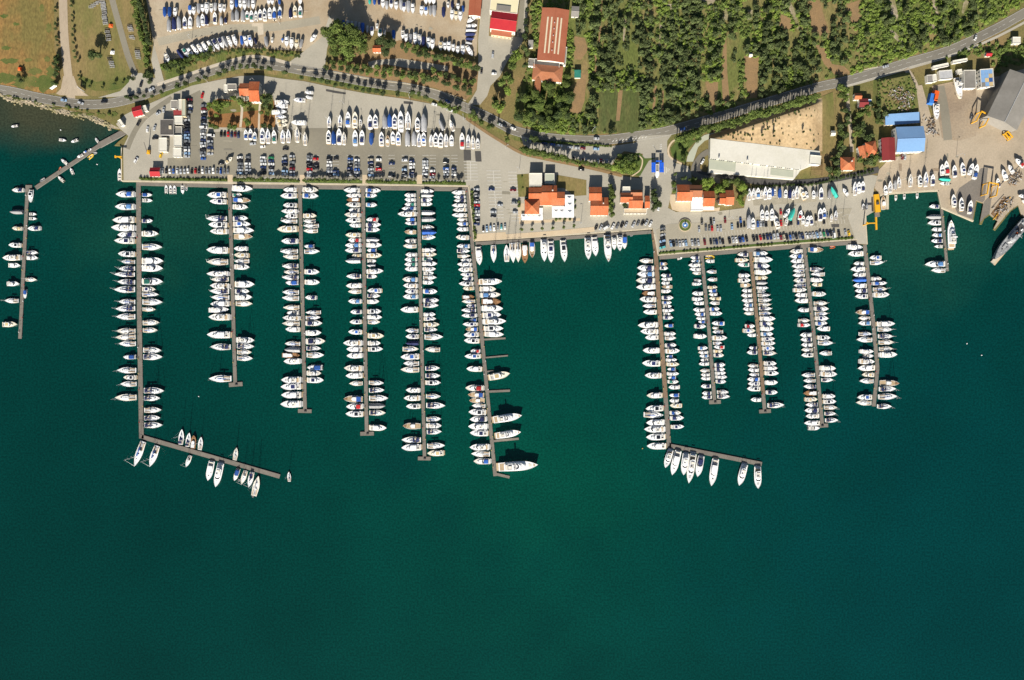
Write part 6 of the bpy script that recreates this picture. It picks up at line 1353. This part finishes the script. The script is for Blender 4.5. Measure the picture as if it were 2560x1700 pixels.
for x,y,c,lab in ((277,64,'plastic_orange','orange tarpaulin heap among the cradles'),(281,131,'gel_white','white tarpaulin heap among the cradles'),(50,172,'plastic_orange','orange sheet pile in the green field corner')):
    m_ = MB(); m_.prism([(-1.6,-1.3),(1.5,-1.5),(1.8,1.2),(-1.2,1.5)],0,1.4,[(-.7,-.6),(.8,-.7),(.7,.5),(-.6,.7)]); o_ = m_.obj('tarpaulin_heap',c,None,loc=P(x,y,LAND+.1)); tag(o_,lab,'tarpaulin')
for x,y,rot,lab in ((139,221,35,'white roadside billboard west of the dirt road mouth'),(207,226,-35,'white roadside billboard east of the dirt road mouth')):
    r_ = empty('billboard',P(x,y,LAND),R(rot)); tag(r_,lab,'billboard'); MB().box(-2.4,2.4,-.1,.1,1.2,4.2).obj('panel','gel_white',r_)
    for sx in (-1.8,1.8): MB().box(sx-.1,sx+.1,.12,.3,0,3.6).obj('post','steel_dark',r_)
for x,y,lab,c1 in ((2325,249,'blue tarpaulin shelter beside the slipway','tarp_blue'),(2335,242,'orange tarpaulin shelter beside the slipway','plastic_orange')):
    m_ = MB(); m_.prism([(-2.2,-4),(2.2,-4),(2.2,4),(-2.2,4)],0,3.2,[(-1.6,-3.6),(1.6,-3.6),(1.6,3.6),(-1.6,3.6)]); o_ = m_.obj('tarpaulin_shelter',c1,None,loc=P(x,y,LAND+.1)); o_.rotation_euler=(0,0,R(-12)); tag(o_,lab,'shelter')
for mm_ in ('steel_dark','rust_yard','steel_pale','wood_brown'):
    sm = MB()
    for k in range(110):
        x,y = random.choice(((2255,250),(2270,240),(2235,238),(2262,265),(2245,225),(2520,505),(2505,520),(2495,530),(2540,440),(2530,455),(2330,330),(2325,310)))
        zb = LAND+3.0 if 2195 < x < 2285 and y < 280 else LAND+.2
        p_ = P(x+random.gauss(0,8),y+random.gauss(0,7),zb); r2 = random.uniform(0,3.14); l_ = random.uniform(.3,1.3); c_,s_ = math.cos(r2)*l_,math.sin(r2)*l_
        sm.cyl((p_.x-c_,p_.y-s_,zb+random.uniform(.2,.8)),(p_.x+c_,p_.y+s_,zb+random.uniform(.2,1.0)),random.uniform(.1,.3),None,5)
    o_ = sm.obj('scrap_debris',mm_); tag(o_,kind='stuff')
for k in range(9):
    p_ = P(2486+k*4.5,545-k*6,LAND+.25); o_ = MB().box(-.25,.25,-1.6,1.6,0,.5).obj('slipway_beam','steel_yellow',None,loc=p_); o_.rotation_euler=(0,0,R(-40)); tag(o_,'yellow steel beam lying on the brown slipway','beam','yellow slipway beams')
for pts in ([(2505,455),(2548,415)],[(2500,462),(2545,422)],[(2478,520),(2510,485)]):
    ribbon('slipway_rail_track','steel_dark',pts,1.6,smooth=False)
# ------------------------------------------------------------------ trees and shrubs
def crown_mesh(name, m, n, size, shape='round', seed=0, flat=1.0):
    """leaf clumps spread through a lumpy volume of unit radius, gaps between the lobes"""
    rd = random.Random(seed); lobes = []
    for i in range(6 if shape != 'column' else 4):
        a = rd.uniform(0,6.28); r_ = rd.uniform(.25,.62) if shape == 'round' else rd.uniform(.0,.25); lobes.append((r_*math.cos(a), r_*math.sin(a), rd.uniform(-.35,.45)*flat, rd.uniform(.38,.62)))
    lobes.append((0,0,.15*flat,.6)); v = []; f = []
    for i in range(n):
        lx,ly,lz,lr = rd.choice(lobes)
        d_ = Vector((rd.gauss(0,1),rd.gauss(0,1),rd.gauss(.25,1))).normalized(); q_ = lr*rd.uniform(.55,1.05)
        c_ = Vector((lx+d_.x*q_, ly+d_.y*q_, lz+d_.z*q_*flat))
        nn = (d_+Vector((rd.gauss(0,.5),rd.gauss(0,.5),rd.gauss(.4,.5)))).normalized(); t = nn.orthogonal().normalized(); b_ = nn.cross(t)
        an = rd.uniform(0,6.28); t,b_ = t*math.cos(an)+b_*math.sin(an), b_*math.cos(an)-t*math.sin(an); s_ = size*rd.uniform(.6,1.35)
        k = len(v); v += [tuple(c_+t*s_), tuple(c_+b_*s_*.7+nn*s_*.25), tuple(c_-t*s_), tuple(c_-b_*s_*.7+nn*s_*.2)]; f += [(k,k+1,k+2,k+3)]
    me = bpy.data.meshes.new(name); me.from_pydata(v,[],f); me.materials.append(MATS[m]); return me
def trunk_mesh(seed=0):
    rd = random.Random(seed); m_ = MB(); m_.cyl((0,0,-1.9),(.03,0,-.55),.12,.085,7)
    for i in range(4):
        a = i*1.57+rd.uniform(-.4,.4); m_.cyl((.03,0,-.75),(.42*math.cos(a),.42*math.sin(a),.1+rd.uniform(-.1,.25)),.06,.02,5)
    return m_.mesh('trunk','bark')
TR = [trunk_mesh(i) for i in range(3)]
CR = {'round':[crown_mesh('crown','leaf_mid',420,.15,seed=i) for i in range(4)],'olive':[crown_mesh('crown','leaf_olive',300,.16,seed=20+i,flat=.8) for i in range(6)],
 'big':[crown_mesh('crown','leaf_mid',1100,.095,seed=40+i,flat=.8) for i in range(3)],'bush':[crown_mesh('crown','leaf_mid',160,.20,seed=60+i,flat=.7) for i in range(4)],'column':[crown_mesh('crown','leaf_dark',300,.15,shape='column',seed=80+i) for i in range(2)]}
TNAME = [('street','street_tree'),('thicket','thicket_tree'),('planted rows','row_tree'),('line','row_tree'),('row ','row_tree'),('belt','belt_tree'),('bank','bank_tree'),('wood ','woodland_tree'),('clump','woodland_tree'),('young','young_tree'),('sapling','sapling'),('clipped','clipped_tree')]
def gz(px,py): return lot_z(px,py) if 1778 < px < 2052 and 338-(px-1770)*.335 < py < 345+(px-1776)*.1168 else LAND
def tree(px, py, r_, label, kind='round', leaf=None, group=None, hf=1.0, name='tree', cat='tree', rise=1.9):
    """r_: crown radius in metres; trunk stands at the pixel"""
    me = random.choice(CR[kind])
    if name == 'tree' and group: name = next((v_ for k_,v_ in TNAME if k_ in group), 'garden_tree')
    zc = r_*rise*hf*.8
    root = empty(name, P(px,py,gz(px,py)), R(random.uniform(0,360)), (r_,r_,r_*hf)); tag(root,label,cat,group)
    c = link('crown', mesh_in(me,leaf), root, (0,0,zc/(r_*hf)))
    t = link('trunk', random.choice(TR), root, (0,0,zc/(r_*hf))); t.scale=(1,1,zc/(r_*hf)/1.9)
    return root
def shrub(px, py, r_, label, leaf=None, group=None, name='shrub'):
    root = empty(name, P(px,py,LAND), R(random.uniform(0,360)), (r_,r_,r_)); tag(root,label,'shrub',group)
    link('foliage', mesh_in(random.choice(CR['bush']),leaf), root, (0,0,.55)); return root
for i in range(26):
    x_ = random.uniform(20,290); shrub(x_, 243+max(0,x_-30)*.17+random.uniform(-3,5), random.uniform(.6,1.3), 'low shrub on the western shore bank', group='shrubs on the shore bank', leaf=random.choice(('leaf_mid','leaf_dark')))
for i in range(70):
    x_ = random.uniform(1785,2048); e_ = random.random(); y0_ = 338-(x_-1770)*.335+16; y1_ = 343+(x_-1776)*.1168-2
    y_ = y0_+(y1_-y0_)*(random.random()**3 if e_ < .5 else 1-random.random()**3)
    if y1_ > y0_: o_ = shrub(x_, y_, random.uniform(.4,.9), 'low scrub bush on the sandy lot', group='scrub on the sandy lot', leaf=random.choice(('leaf_dark','leaf_olive','leaf_mid'))); o_.location = P(x_, y_, gz(x_,y_))
# street trees between the main road and the marina
G = 'round street trees along the main road'
lab = 'small round street tree between main road and marina'
s2 = [(235,945),(325,920),(470,870),(548,845),(705,805),(780,775),(865,745),(950,715),(1027,722),(1113,718),(1193,740),(1285,750),(1455,785),(1645,845),(1785,860),(1878,880),(1958,905),(2033,930),(2115,925),(2195,945),(2280,970)]
s3 = [(505,990),(585,995),(660,1000),(738,1030),(905,1030),(1068,1020),(1147,1035),(1225,1065),(1610,1195),(1775,1250),(1850,1330),(1985,1400)]
for x,y in s2: tree(400+x/4.611, y/4.611+15, random.uniform(2.1,2.7), lab, group=G, leaf='leaf_dark', rise=2.15)
for x,y in s3: tree(800+x/4.611, y/4.611+15, random.uniform(2.1,2.7), lab, group=G, leaf='leaf_dark', rise=2.15)
for x,y in ((322,245),(331,250),(345,246),(365,242),(385,243),(330,198),(338,200),(408,233)): tree(x,y,random.uniform(1.6,2.2),'small street tree beside the coastal bend of the road',group='street trees by the coastal bend',leaf='leaf_dark')
for x,y,r_ in ((1102,262,2.6),(1112,268,3),(1125,274,2.8),(1140,280,3),(1178,292,2.6),(1190,300,2.8),(1205,310,2.6),(1222,322,2.5),(1268,352,2.5)): tree(x,y,r_,'bushy roadside tree on the bank above the hardstanding',group='bank trees above the hardstanding')
# hedges of trees above the road
for i in range(46):
    t = i/45; x = 412+t*120; y = 188-t*52+random.uniform(-12,10)-(10 if t<.3 else 0); tree(x,y,random.uniform(1.7,2.5),'bushy tree in thicket below the curved boat row',group='thicket below the northwest boatyard',leaf=random.choice(('leaf_mid','leaf_dark')))
for i in range(26): 
    t = i/25; x = 535+t*215; y = 138-8*math.sin(t*3)+random.uniform(-3,6)+(3 if t>.6 else -2); tree(x,y,random.uniform(1.3,1.9),'small tree in line below the northwest boatyard',group='tree line below the northwest boatyard',leaf=random.choice(('leaf_mid','leaf_dark')))
for rowi,(x0,y0,x1,y1,n) in enumerate(((818,172,960,192,9),(838,158,930,178,7),(945,172,1075,200,9),(960,186,1060,206,7),(1085,182,1180,212,7),(1075,200,1175,232,7),(1018,128,1110,152,6),(1050,138,1190,170,9),(1120,150,1195,178,6),(1010,120,1060,130,4))):
    for i in range(n):
        t = i/max(1,n-1); tree(x0+(x1-x0)*t+random.uniform(-3,3), y0+(y1-y0)*t+random.uniform(-3,3), random.uniform(2.3,3.2), 'round dark tree in the planted rows north of main road', group='planted rows north of main road', leaf=random.choice(('leaf_mid','leaf_dark')))
for x,y,r_ in ((832,92,6.5),(858,84,7.5),(886,96,7.5),(848,112,6.5),(874,118,7.5),(905,108,6),(845,132,5),(880,140,5.5),(912,126,5)): tree(x,y+6,r_,'large spreading tree in the clump beside the junction',kind='big',group='large clump beside the junction',rise=2.3)
for x,y,r_ in ((958,112,4.5),(972,128,4.5),(968,142,3.8),(985,120,4)): tree(x,y,r_,'tree in the small clump by the garden hut',kind='big',group='clump by the garden hut',leaf='leaf_dark',rise=3.0)
# west fields
tree(250,145,5.2,'large lone round tree with long shadow in the tan field',kind='big',leaf='leaf_dark',rise=1.9)
for x,y in ((142,20),(142,30),(143,62),(143,75),(145,95),(146,102),(148,115),(182,5),(182,17),(184,40),(184,54),(186,75),(186,90),(187,108),(190,130),(192,146),(199,155),(200,190),(203,200),(215,212),(228,218),(259,220),(290,212),(310,208)): tree(x,y,random.uniform(1.0,1.5),'young small tree along the dirt road edge',group='young trees by the dirt road',leaf='leaf_dark')
for x,y in ((146,150),(150,158),(145,165),(150,178),(148,190),(142,212),(150,145),(55,195),(60,205)): tree(x,y,random.uniform(1.8,2.6),'dark bushy tree at the field corner',group='bushes at the field corner',leaf='leaf_dark')
for i in range(26):
    t = i/25; tree(352+t*30+random.uniform(-2,2), -5+t*120, random.uniform(1.7,2.3), 'dark clipped tree in the row beside the boatyard fence', group='row beside the boatyard fence', leaf='leaf_dark', rise=2.8)
for i in range(24):
    t = i/23; shrub(335+t*38+random.uniform(-4,4), -5+t*170, random.uniform(1.8,2.8), 'dense green shrub along the field ditch', group='shrubs along the field ditch', leaf='leaf_mid')
for x,y in ((366,190),(373,195),(378,205),(370,183),(380,188)): shrub(x,y,2.4,'dense shrub at the triangle by the road',group='shrubs at the road triangle',leaf='leaf_dark')
# garden
for x,y,r_,k in ((529,268,2.6,'leaf_bright'),(545,262,3,'leaf_bright'),(548,278,2.6,'leaf_bright'),(562,270,3.2,'leaf_bright'),(575,266,3,'leaf_mid'),(545,292,2,'leaf_bright'),(590,250,2.8,'leaf_mid'),(612,264,3.4,'leaf_mid'),(628,262,2.8,'leaf_mid'),(605,256,2.6,'leaf_mid'),(535,318,2.4,'leaf_mid'),(545,322,2.6,'leaf_mid'),(580,320,2.6,'leaf_mid'),(590,322,2.6,'leaf_mid'),(625,310,3.2,'leaf_mid'),(672,262,3.6,'leaf_dark'),(678,250,3.6,'leaf_dark'),(665,248,3,'leaf_mid'),(657,285,2,'leaf_mid'),(672,287,2,'leaf_mid'),(525,275,1.4,'leaf_dark'),(526,298,1.5,'leaf_dark'),(527,310,1.5,'leaf_dark'),(664,318,2.4,'leaf_dark'),(678,320,2.2,'leaf_dark'),(648,228,1.5,'leaf_bright')): tree(x,y,r_,'leafy garden tree on the red earth',leaf=k,group='trees of the red-earth garden')
# trees on the car park edge: strip of clipped trees whose shadows fall on the cars
x = 352
while x < 1160:
    near = any(abs(x-q_) < 7 for q_ in (575,755,912,1048))
    if not near:
        y = 447+(x-352)*.0145+random.uniform(-1,1)
        if x > 585 and random.random() < .62: tree(x,y,random.uniform(1.5,2.0),'small clipped tree on the car park promenade strip',group='clipped trees by the promenade',leaf='leaf_mid',rise=2.2)
        else: shrub(x,y,random.uniform(1.0,1.4),'low shrub on the car park promenade strip',group='strip shrubs by the promenade',leaf='leaf_mid')
    x += random.uniform(6,9)
for i in range(15): shrub(1180+i*.55, 480+i*8.2, random.uniform(1.2,1.7),'green shrub on the edge strip of sixth pier car column',group='shrubs beside sixth pier cars',leaf='leaf_mid')
for i in range(44): shrub(1332+i*4.5+random.uniform(-1,1), 352+i*.34, random.uniform(.9,1.3),'clipped shrub in the long hedge under main road',group='long hedge under main road',leaf='leaf_mid')
# shaded car park trees and round garden
for i in range(15):
    t = i/14; tree(1306+t*112+random.uniform(-2,2), 379+t*23+random.uniform(-2,3), random.uniform(2.4,3.3),'tree in the row along the shaded car park',group='row along the shaded car park',leaf='leaf_mid',rise=2.6)
for i in range(12):
    t = i/11; tree(1432+t*92, 408+t*9+random.uniform(-2,2), random.uniform(1.8,2.4),'small tree in the hedge row beside round garden',group='hedge row beside the round garden',leaf='leaf_mid')
for x,y,r_,k in ((1535,425,3.4,'leaf_bright'),(1550,430,3.4,'leaf_bright'),(1563,424,3.8,'leaf_bright'),(1575,432,3.2,'leaf_bright'),(1540,412,3,'leaf_mid'),(1556,412,3.6,'leaf_mid'),(1580,418,3,'leaf_bright'),(1590,424,2.4,'leaf_bright'),(1545,396,2.5,'leaf_mid'),(1570,400,3.4,'leaf_dark'),(1585,398,2.6,'leaf_mid')): tree(x,y,r_,'bright leafy tree in the round garden',leaf=k,group='trees of the round garden',rise=2.6)
for x,y in ((1312,375),(1320,382),(1330,350),(1338,352)): tree(x,y,2.6,'dark tree at the west end of shaded car park',group='west end of shaded car park',leaf='leaf_dark')
for x,y in ((1245,312),(1314,355)): tree(x,y,1.0,'slender dark cypress beside the main road',kind='column',group='roadside cypresses',hf=3.2,rise=1.4,name='cypress')
for i in range(7): tree(1526+random.uniform(-5,5), 472+i*11, random.uniform(2.5,3.1),'dense rounded tree in the hedge between two villas',group='hedge between the villas',leaf='leaf_mid')
for x,y,r_ in ((1634,500,3.5),(1640,515,3.5),(1632,522,2.6),(1630,485,2.8),(1560,516,2.0)): tree(x,y,r_,'dark tree east of the forecourt villa',group='trees east of the forecourt villa',leaf='leaf_dark')
for x,y,hf in ((1634,478,2.4),(1636,490,2.2)): tree(x,y,1.6,'tall dark cypress east of the forecourt villa',kind='column',group='villa cypresses',hf=hf,rise=1.4,name='cypress')
for x,y in ((1304,575),(1329,575),(1355.5,573),(1381,571.5),(1408.5,570),(1434,566)): tree(x,y,1.5,'small round tree in the row before the restaurant',group='row before the restaurant',leaf='leaf_mid',rise=2.2)
for x,y,r_ in ((1305,442,.9),(1307,470,.9),(1298,505,1.6),(1297,515,1.4),(1318,500,2.2),(1400,548,1.4),(1390,548,1.5),(1412,547,1.4),(1425,548,1.2),(1437,505,1.2),(1437,520,1.3)): shrub(x,y,r_,'low shrub around the restaurant',group='shrubs around the restaurant',leaf='leaf_mid')
for x,y,r_,k in ((1757,462,4,'leaf_bright'),(1770,458,4.2,'leaf_bright'),(1762,474,3.4,'leaf_bright'),(1797,475,4.2,'leaf_bright'),(1810,462,3.6,'leaf_bright'),(1833,458,4,'leaf_mid'),(1850,468,4.2,'leaf_bright'),(1858,485,3.4,'leaf_mid'),(1845,500,3.4,'leaf_bright'),(1850,510,2.8,'leaf_bright'),(1785,478,3.2,'leaf_bright'),(1728,452,2.2,'leaf_bright'),(1683,465,2.4,'leaf_mid'),(1684,478,2.2,'leaf_mid'),(1682,458,2.2,'leaf_dark')): tree(x,y,r_,'bright spreading tree behind the eastern villas',leaf=k,group='trees behind the eastern villas',kind='big',rise=1.6)
tree(1792,502,2.6,'purple-leaved tree between two eastern villas',leaf='leaf_purple')
for x,y,hf,r_ in ((1683,440,2.8,1.9),(1735,450,2.6,1.7),(1720,452,2.2,1.8),(1710,448,2,1.8),(1702,450,2,1.8)): tree(x,y,r_,'tall dark conifer by the eastern entry road',kind='column',group='conifers by the entry road',hf=hf,rise=1.4,name='conifer')
# treeline south of the main road, sandy lot
for i in range(52):
    t = i/51; x = 1690+t*340; y = 352-t*100+random.uniform(-7,5); 
    tree(x,y,random.uniform(2.8,3.8),'dense tree in the belt between main road and sandy lot',group='belt above the sandy lot',leaf='leaf_mid',rise=2.9)
for x,y,r_ in ((2095,225,3.6),(2105,232,3.6),(2098,245,3.2),(2108,252,3),(1740,350,3.4),(1712,362,3.2),(1720,345,3.6),(1730,335,3.6),(1705,400,2.6),(1712,388,2.2),(1698,375,1.6)): tree(x,y,r_,'leafy tree on the lawn by the eastern entry',group='trees on the entry lawn',leaf='leaf_mid')
for x,y in ((1796,330),(1833,335),(1843,338),(1907,310),(1909,325),(1915,305),(1917,318),(1931,312),(1933,330),(1932,342),(1903,340),(1970,278),(1985,280),(1995,282),(2005,332),(2038,250),(2022,262),(1842,310),(1830,318)): tree(x,y,random.uniform(.9,1.4),'thin dark sapling on the sandy lot',kind='column',group='saplings on the sandy lot',hf=1.6,rise=1.4,leaf='leaf_dark')
for i in range(96):
    x,y = random.choice(((2100,340),(2135,300),(2150,330),(2140,350),(2175,405),(2190,395),(2165,415),(2095,420),(2085,400),(2080,440),(2070,435),(2110,285),(2105,310),(2160,300),(2180,270),(2140,320),(2155,345),(2145,395),(2170,350),(2090,370),(2198,300),(2155,280))); tree(x+random.uniform(-11,11),y+random.uniform(-11,11),random.uniform(1.5,3.0),'garden tree around the eastern houses',group='garden trees of eastern houses',leaf=random.choice(('leaf_dark','leaf_mid','leaf_olive')))
for i in range(36):
    t = i/35; shrub(1870+t*310, 470-(8*math.sin(t*3.14) if t<.5 else 8+ (t-.5)*66)+random.uniform(-1,1), random.uniform(1.1,1.6),'hedge shrub along the dark harbour road',group='hedge along the harbour road',leaf='leaf_dark')
for i in range(58):
    t = i/57; x = 1650+t*480
    if any(abs(x-q_)<9 for q_ in (1698,1755,1820,1878,1945,2012,2085)): continue
    shrub(x, 633.5-t*38, random.uniform(1.0,1.3),'low hedge shrub on the eastern quay strip',group='strip shrubs of the eastern quay',leaf='leaf_mid')
ribbon('planting_strip','lawn',[(1650,632),(1754,624),(1876,614),(2010,603),(2130,594)],6)
# around the works and the long hall
for x,y,r_,k in ((1285,160,4.2,'leaf_bright'),(1295,150,4,'leaf_bright'),(1280,175,3.8,'leaf_mid'),(1265,200,3.6,'leaf_mid'),(1255,215,3.6,'leaf_mid'),(1275,210,3.8,'leaf_mid'),(1270,235,3.6,'leaf_bright'),(1240,270,4,'leaf_mid'),(1250,280,3.8,'leaf_bright'),(1238,255,3,'leaf_dark'),(1258,268,3,'leaf_dark'),(1310,130,3,'leaf_dark'),(1314,60,2.2,'leaf_dark'),(1316,80,2.4,'leaf_dark'),(1312,100,2.6,'leaf_dark'),(1320,140,2.4,'leaf_dark'),(1312,170,2.6,'leaf_dark'),(1318,30,2,'leaf_dark')): tree(x,y,r_,'leafy tree on the bank east of the works road',leaf=k,group='bank trees by the works road',rise=2.8)
for i in range(34):
    x = random.uniform(1292,1425); y = random.uniform(232,318)
    if y > 300+ (x-1292)*.2: y -= 20
    tree(x,y,random.uniform(3.2,4.8),'dense dark tree in the wood below long hall',kind='big',leaf=random.choice(('leaf_mid','leaf_dark','leaf_mid')),group='wood below the long hall',rise=1.7)
for x,y,r_ in ((1368,222,4),(1360,215,3),(1380,218,3.2),(1418,195,3),(1415,215,3.4)): tree(x,y,r_,'tree against the end of long hall',kind='big',group='trees at the long hall end',leaf='leaf_mid')
# ------------------------------------------------------------------ olive grove
road_y = lambda x: next((y0+(y1-y0)*(x-x0)/(x1-x0) for (x0,y0),(x1,y1) in zip(ROAD,ROAD[1:]) if x0 <= x <= x1), 400)
CLEAR = strips+rocks+[[(1415,0),(1470,0),(1465,60),(1440,160),(1420,160)] if False else [(1436,85),(1470,90),(1475,180),(1465,285),(1425,285),(1436,170)],[(1498,228),(1602,228),(1600,328),(1490,328)]]
def open_at(x,y,m_=0):
    if y > road_y(x)-15: return False
    return not any(inside(x,y,c_) for c_ in CLEAR)
rd = random.Random(11); cand = []
from mathutils import noise as mnoise
x = 1448; strip = 0
while x < 2470:
    y = -12+rd.uniform(0,10); cd = rd.choice((.95,.9,.75,.35,.95,.6,.2))
    while y < 345:
        xx = x+rd.uniform(-3,3)+y*-.05; yy = y+rd.uniform(-3,3)
        dens = cd-.14+.75*mnoise.noise(Vector((xx*.012,yy*.009,3.1)))
        if 1585 < xx < 1720 and yy > 50: dens += .35
        if xx > 2130: dens -= .3
        if open_at(xx,yy) and inside(xx,yy,GROVE) and rd.random() < dens: cand.append((xx,yy,rd.uniform(1.5,2.6)+(.7 if rd.random() < .25 else 0)))
        y += rd.uniform(9,13)
    x += rd.uniform(9,14)
rd.shuffle(cand); cand.sort(key=lambda c_: -c_[2]); 
for xx,yy,r_ in cand[:300]: tree(xx,yy,r_,'olive tree with grey-green crown in the grove above main road',kind='olive',group='olive trees of the grove',name='olive_tree',cat='olive tree',rise=1.5)
v = []; f = []
def clump(px,py,r_,z0):
    p_ = P(px,py,LAND)
    for i in range(34):
        d_ = Vector((rd.gauss(0,1),rd.gauss(0,1),abs(rd.gauss(0,1)))).normalized(); c_ = p_+d_*r_*rd.uniform(.5,1.0)+Vector((0,0,z0)); nn = (d_+Vector((0,0,.5))+Vector((rd.gauss(0,.4),rd.gauss(0,.4),0))).normalized(); t = nn.orthogonal().normalized(); b_ = nn.cross(t); s_ = r_*rd.uniform(.22,.42)
        k = len(v); v.extend([tuple(c_+t*s_),tuple(c_+b_*s_*.8),tuple(c_-t*s_),tuple(c_-b_*s_*.8)]); f.append((k,k+1,k+2,k+3))
for xx,yy,r_ in cand[300:]: clump(xx,yy,r_*.9,.9)
me = bpy.data.meshes.new('undergrowth'); me.from_pydata(v,[],f); me.materials.append(MATS['leaf_olive']); tag(link('distant_olive_foliage',me),kind='stuff')
for leafm,nm,seedc,n in (('leaf_bright','bright_undergrowth',3,1700),('leaf_mid','undergrowth',5,1700)):
    v = []; f = []; rd = random.Random(seedc); k = 0; tries = 0
    while k < n and tries < 30000:
        tries += 1; xx = rd.uniform(1310,2560); yy = rd.uniform(-10,335)
        if not inside(xx,yy,GROVE) or not open_at(xx,yy): continue
        q_ = 3.2*mnoise.noise(Vector((xx*.016,yy*.012,seedc)))
        if q_ < (.35 if leafm == 'leaf_bright' else .0) and not (xx < 1420 and rd.random() < .4) and not (xx > 2150 and rd.random() < .5): continue
        clump(xx,yy,rd.uniform(.8,2.4),.0); k += 1
    if leafm == 'leaf_mid':
        for i in range(420):   # scrub above the shipyard
            xx = rd.uniform(2290,2570); yy = 150+rd.uniform(-22,50)-(xx-2290)*.10
            if yy > road_y(xx)+14 and not (xx < 2480 and yy > 150-(xx-2290)*.06) and not (xx>2500 and yy>165): clump(xx,yy,rd.uniform(.8,2.2),0)
        for i in range(160):
            xx = rd.uniform(2190,2285); yy = rd.uniform(200,286); clump(xx,yy,rd.uniform(.4,1.1),3.0)
    me = bpy.data.meshes.new(nm); me.from_pydata(v,[],f); me.materials.append(MATS[leafm]); tag(link(nm,me),kind='stuff')

# ------------------------------------------------------------------ individual labels for plants that stand in rows
fam = {}
for o_ in COL.objects:
    if o_.get('category') in ('tree','shrub','street lamp','cradle','beam') and o_.get('group'): fam.setdefault((o_['label'],o_['group']),[]).append(o_)
for (l_,g_),m_ in fam.items():
    if 1 < len(m_) < 60 or 'planted' in g_ or 'garden trees' in g_ or 'scrub' in g_:
        m_.sort(key=lambda q: q.location.x)
        for i_,q in enumerate(m_): q['label'] = f'{l_}, {ordinal(i_)} from west'
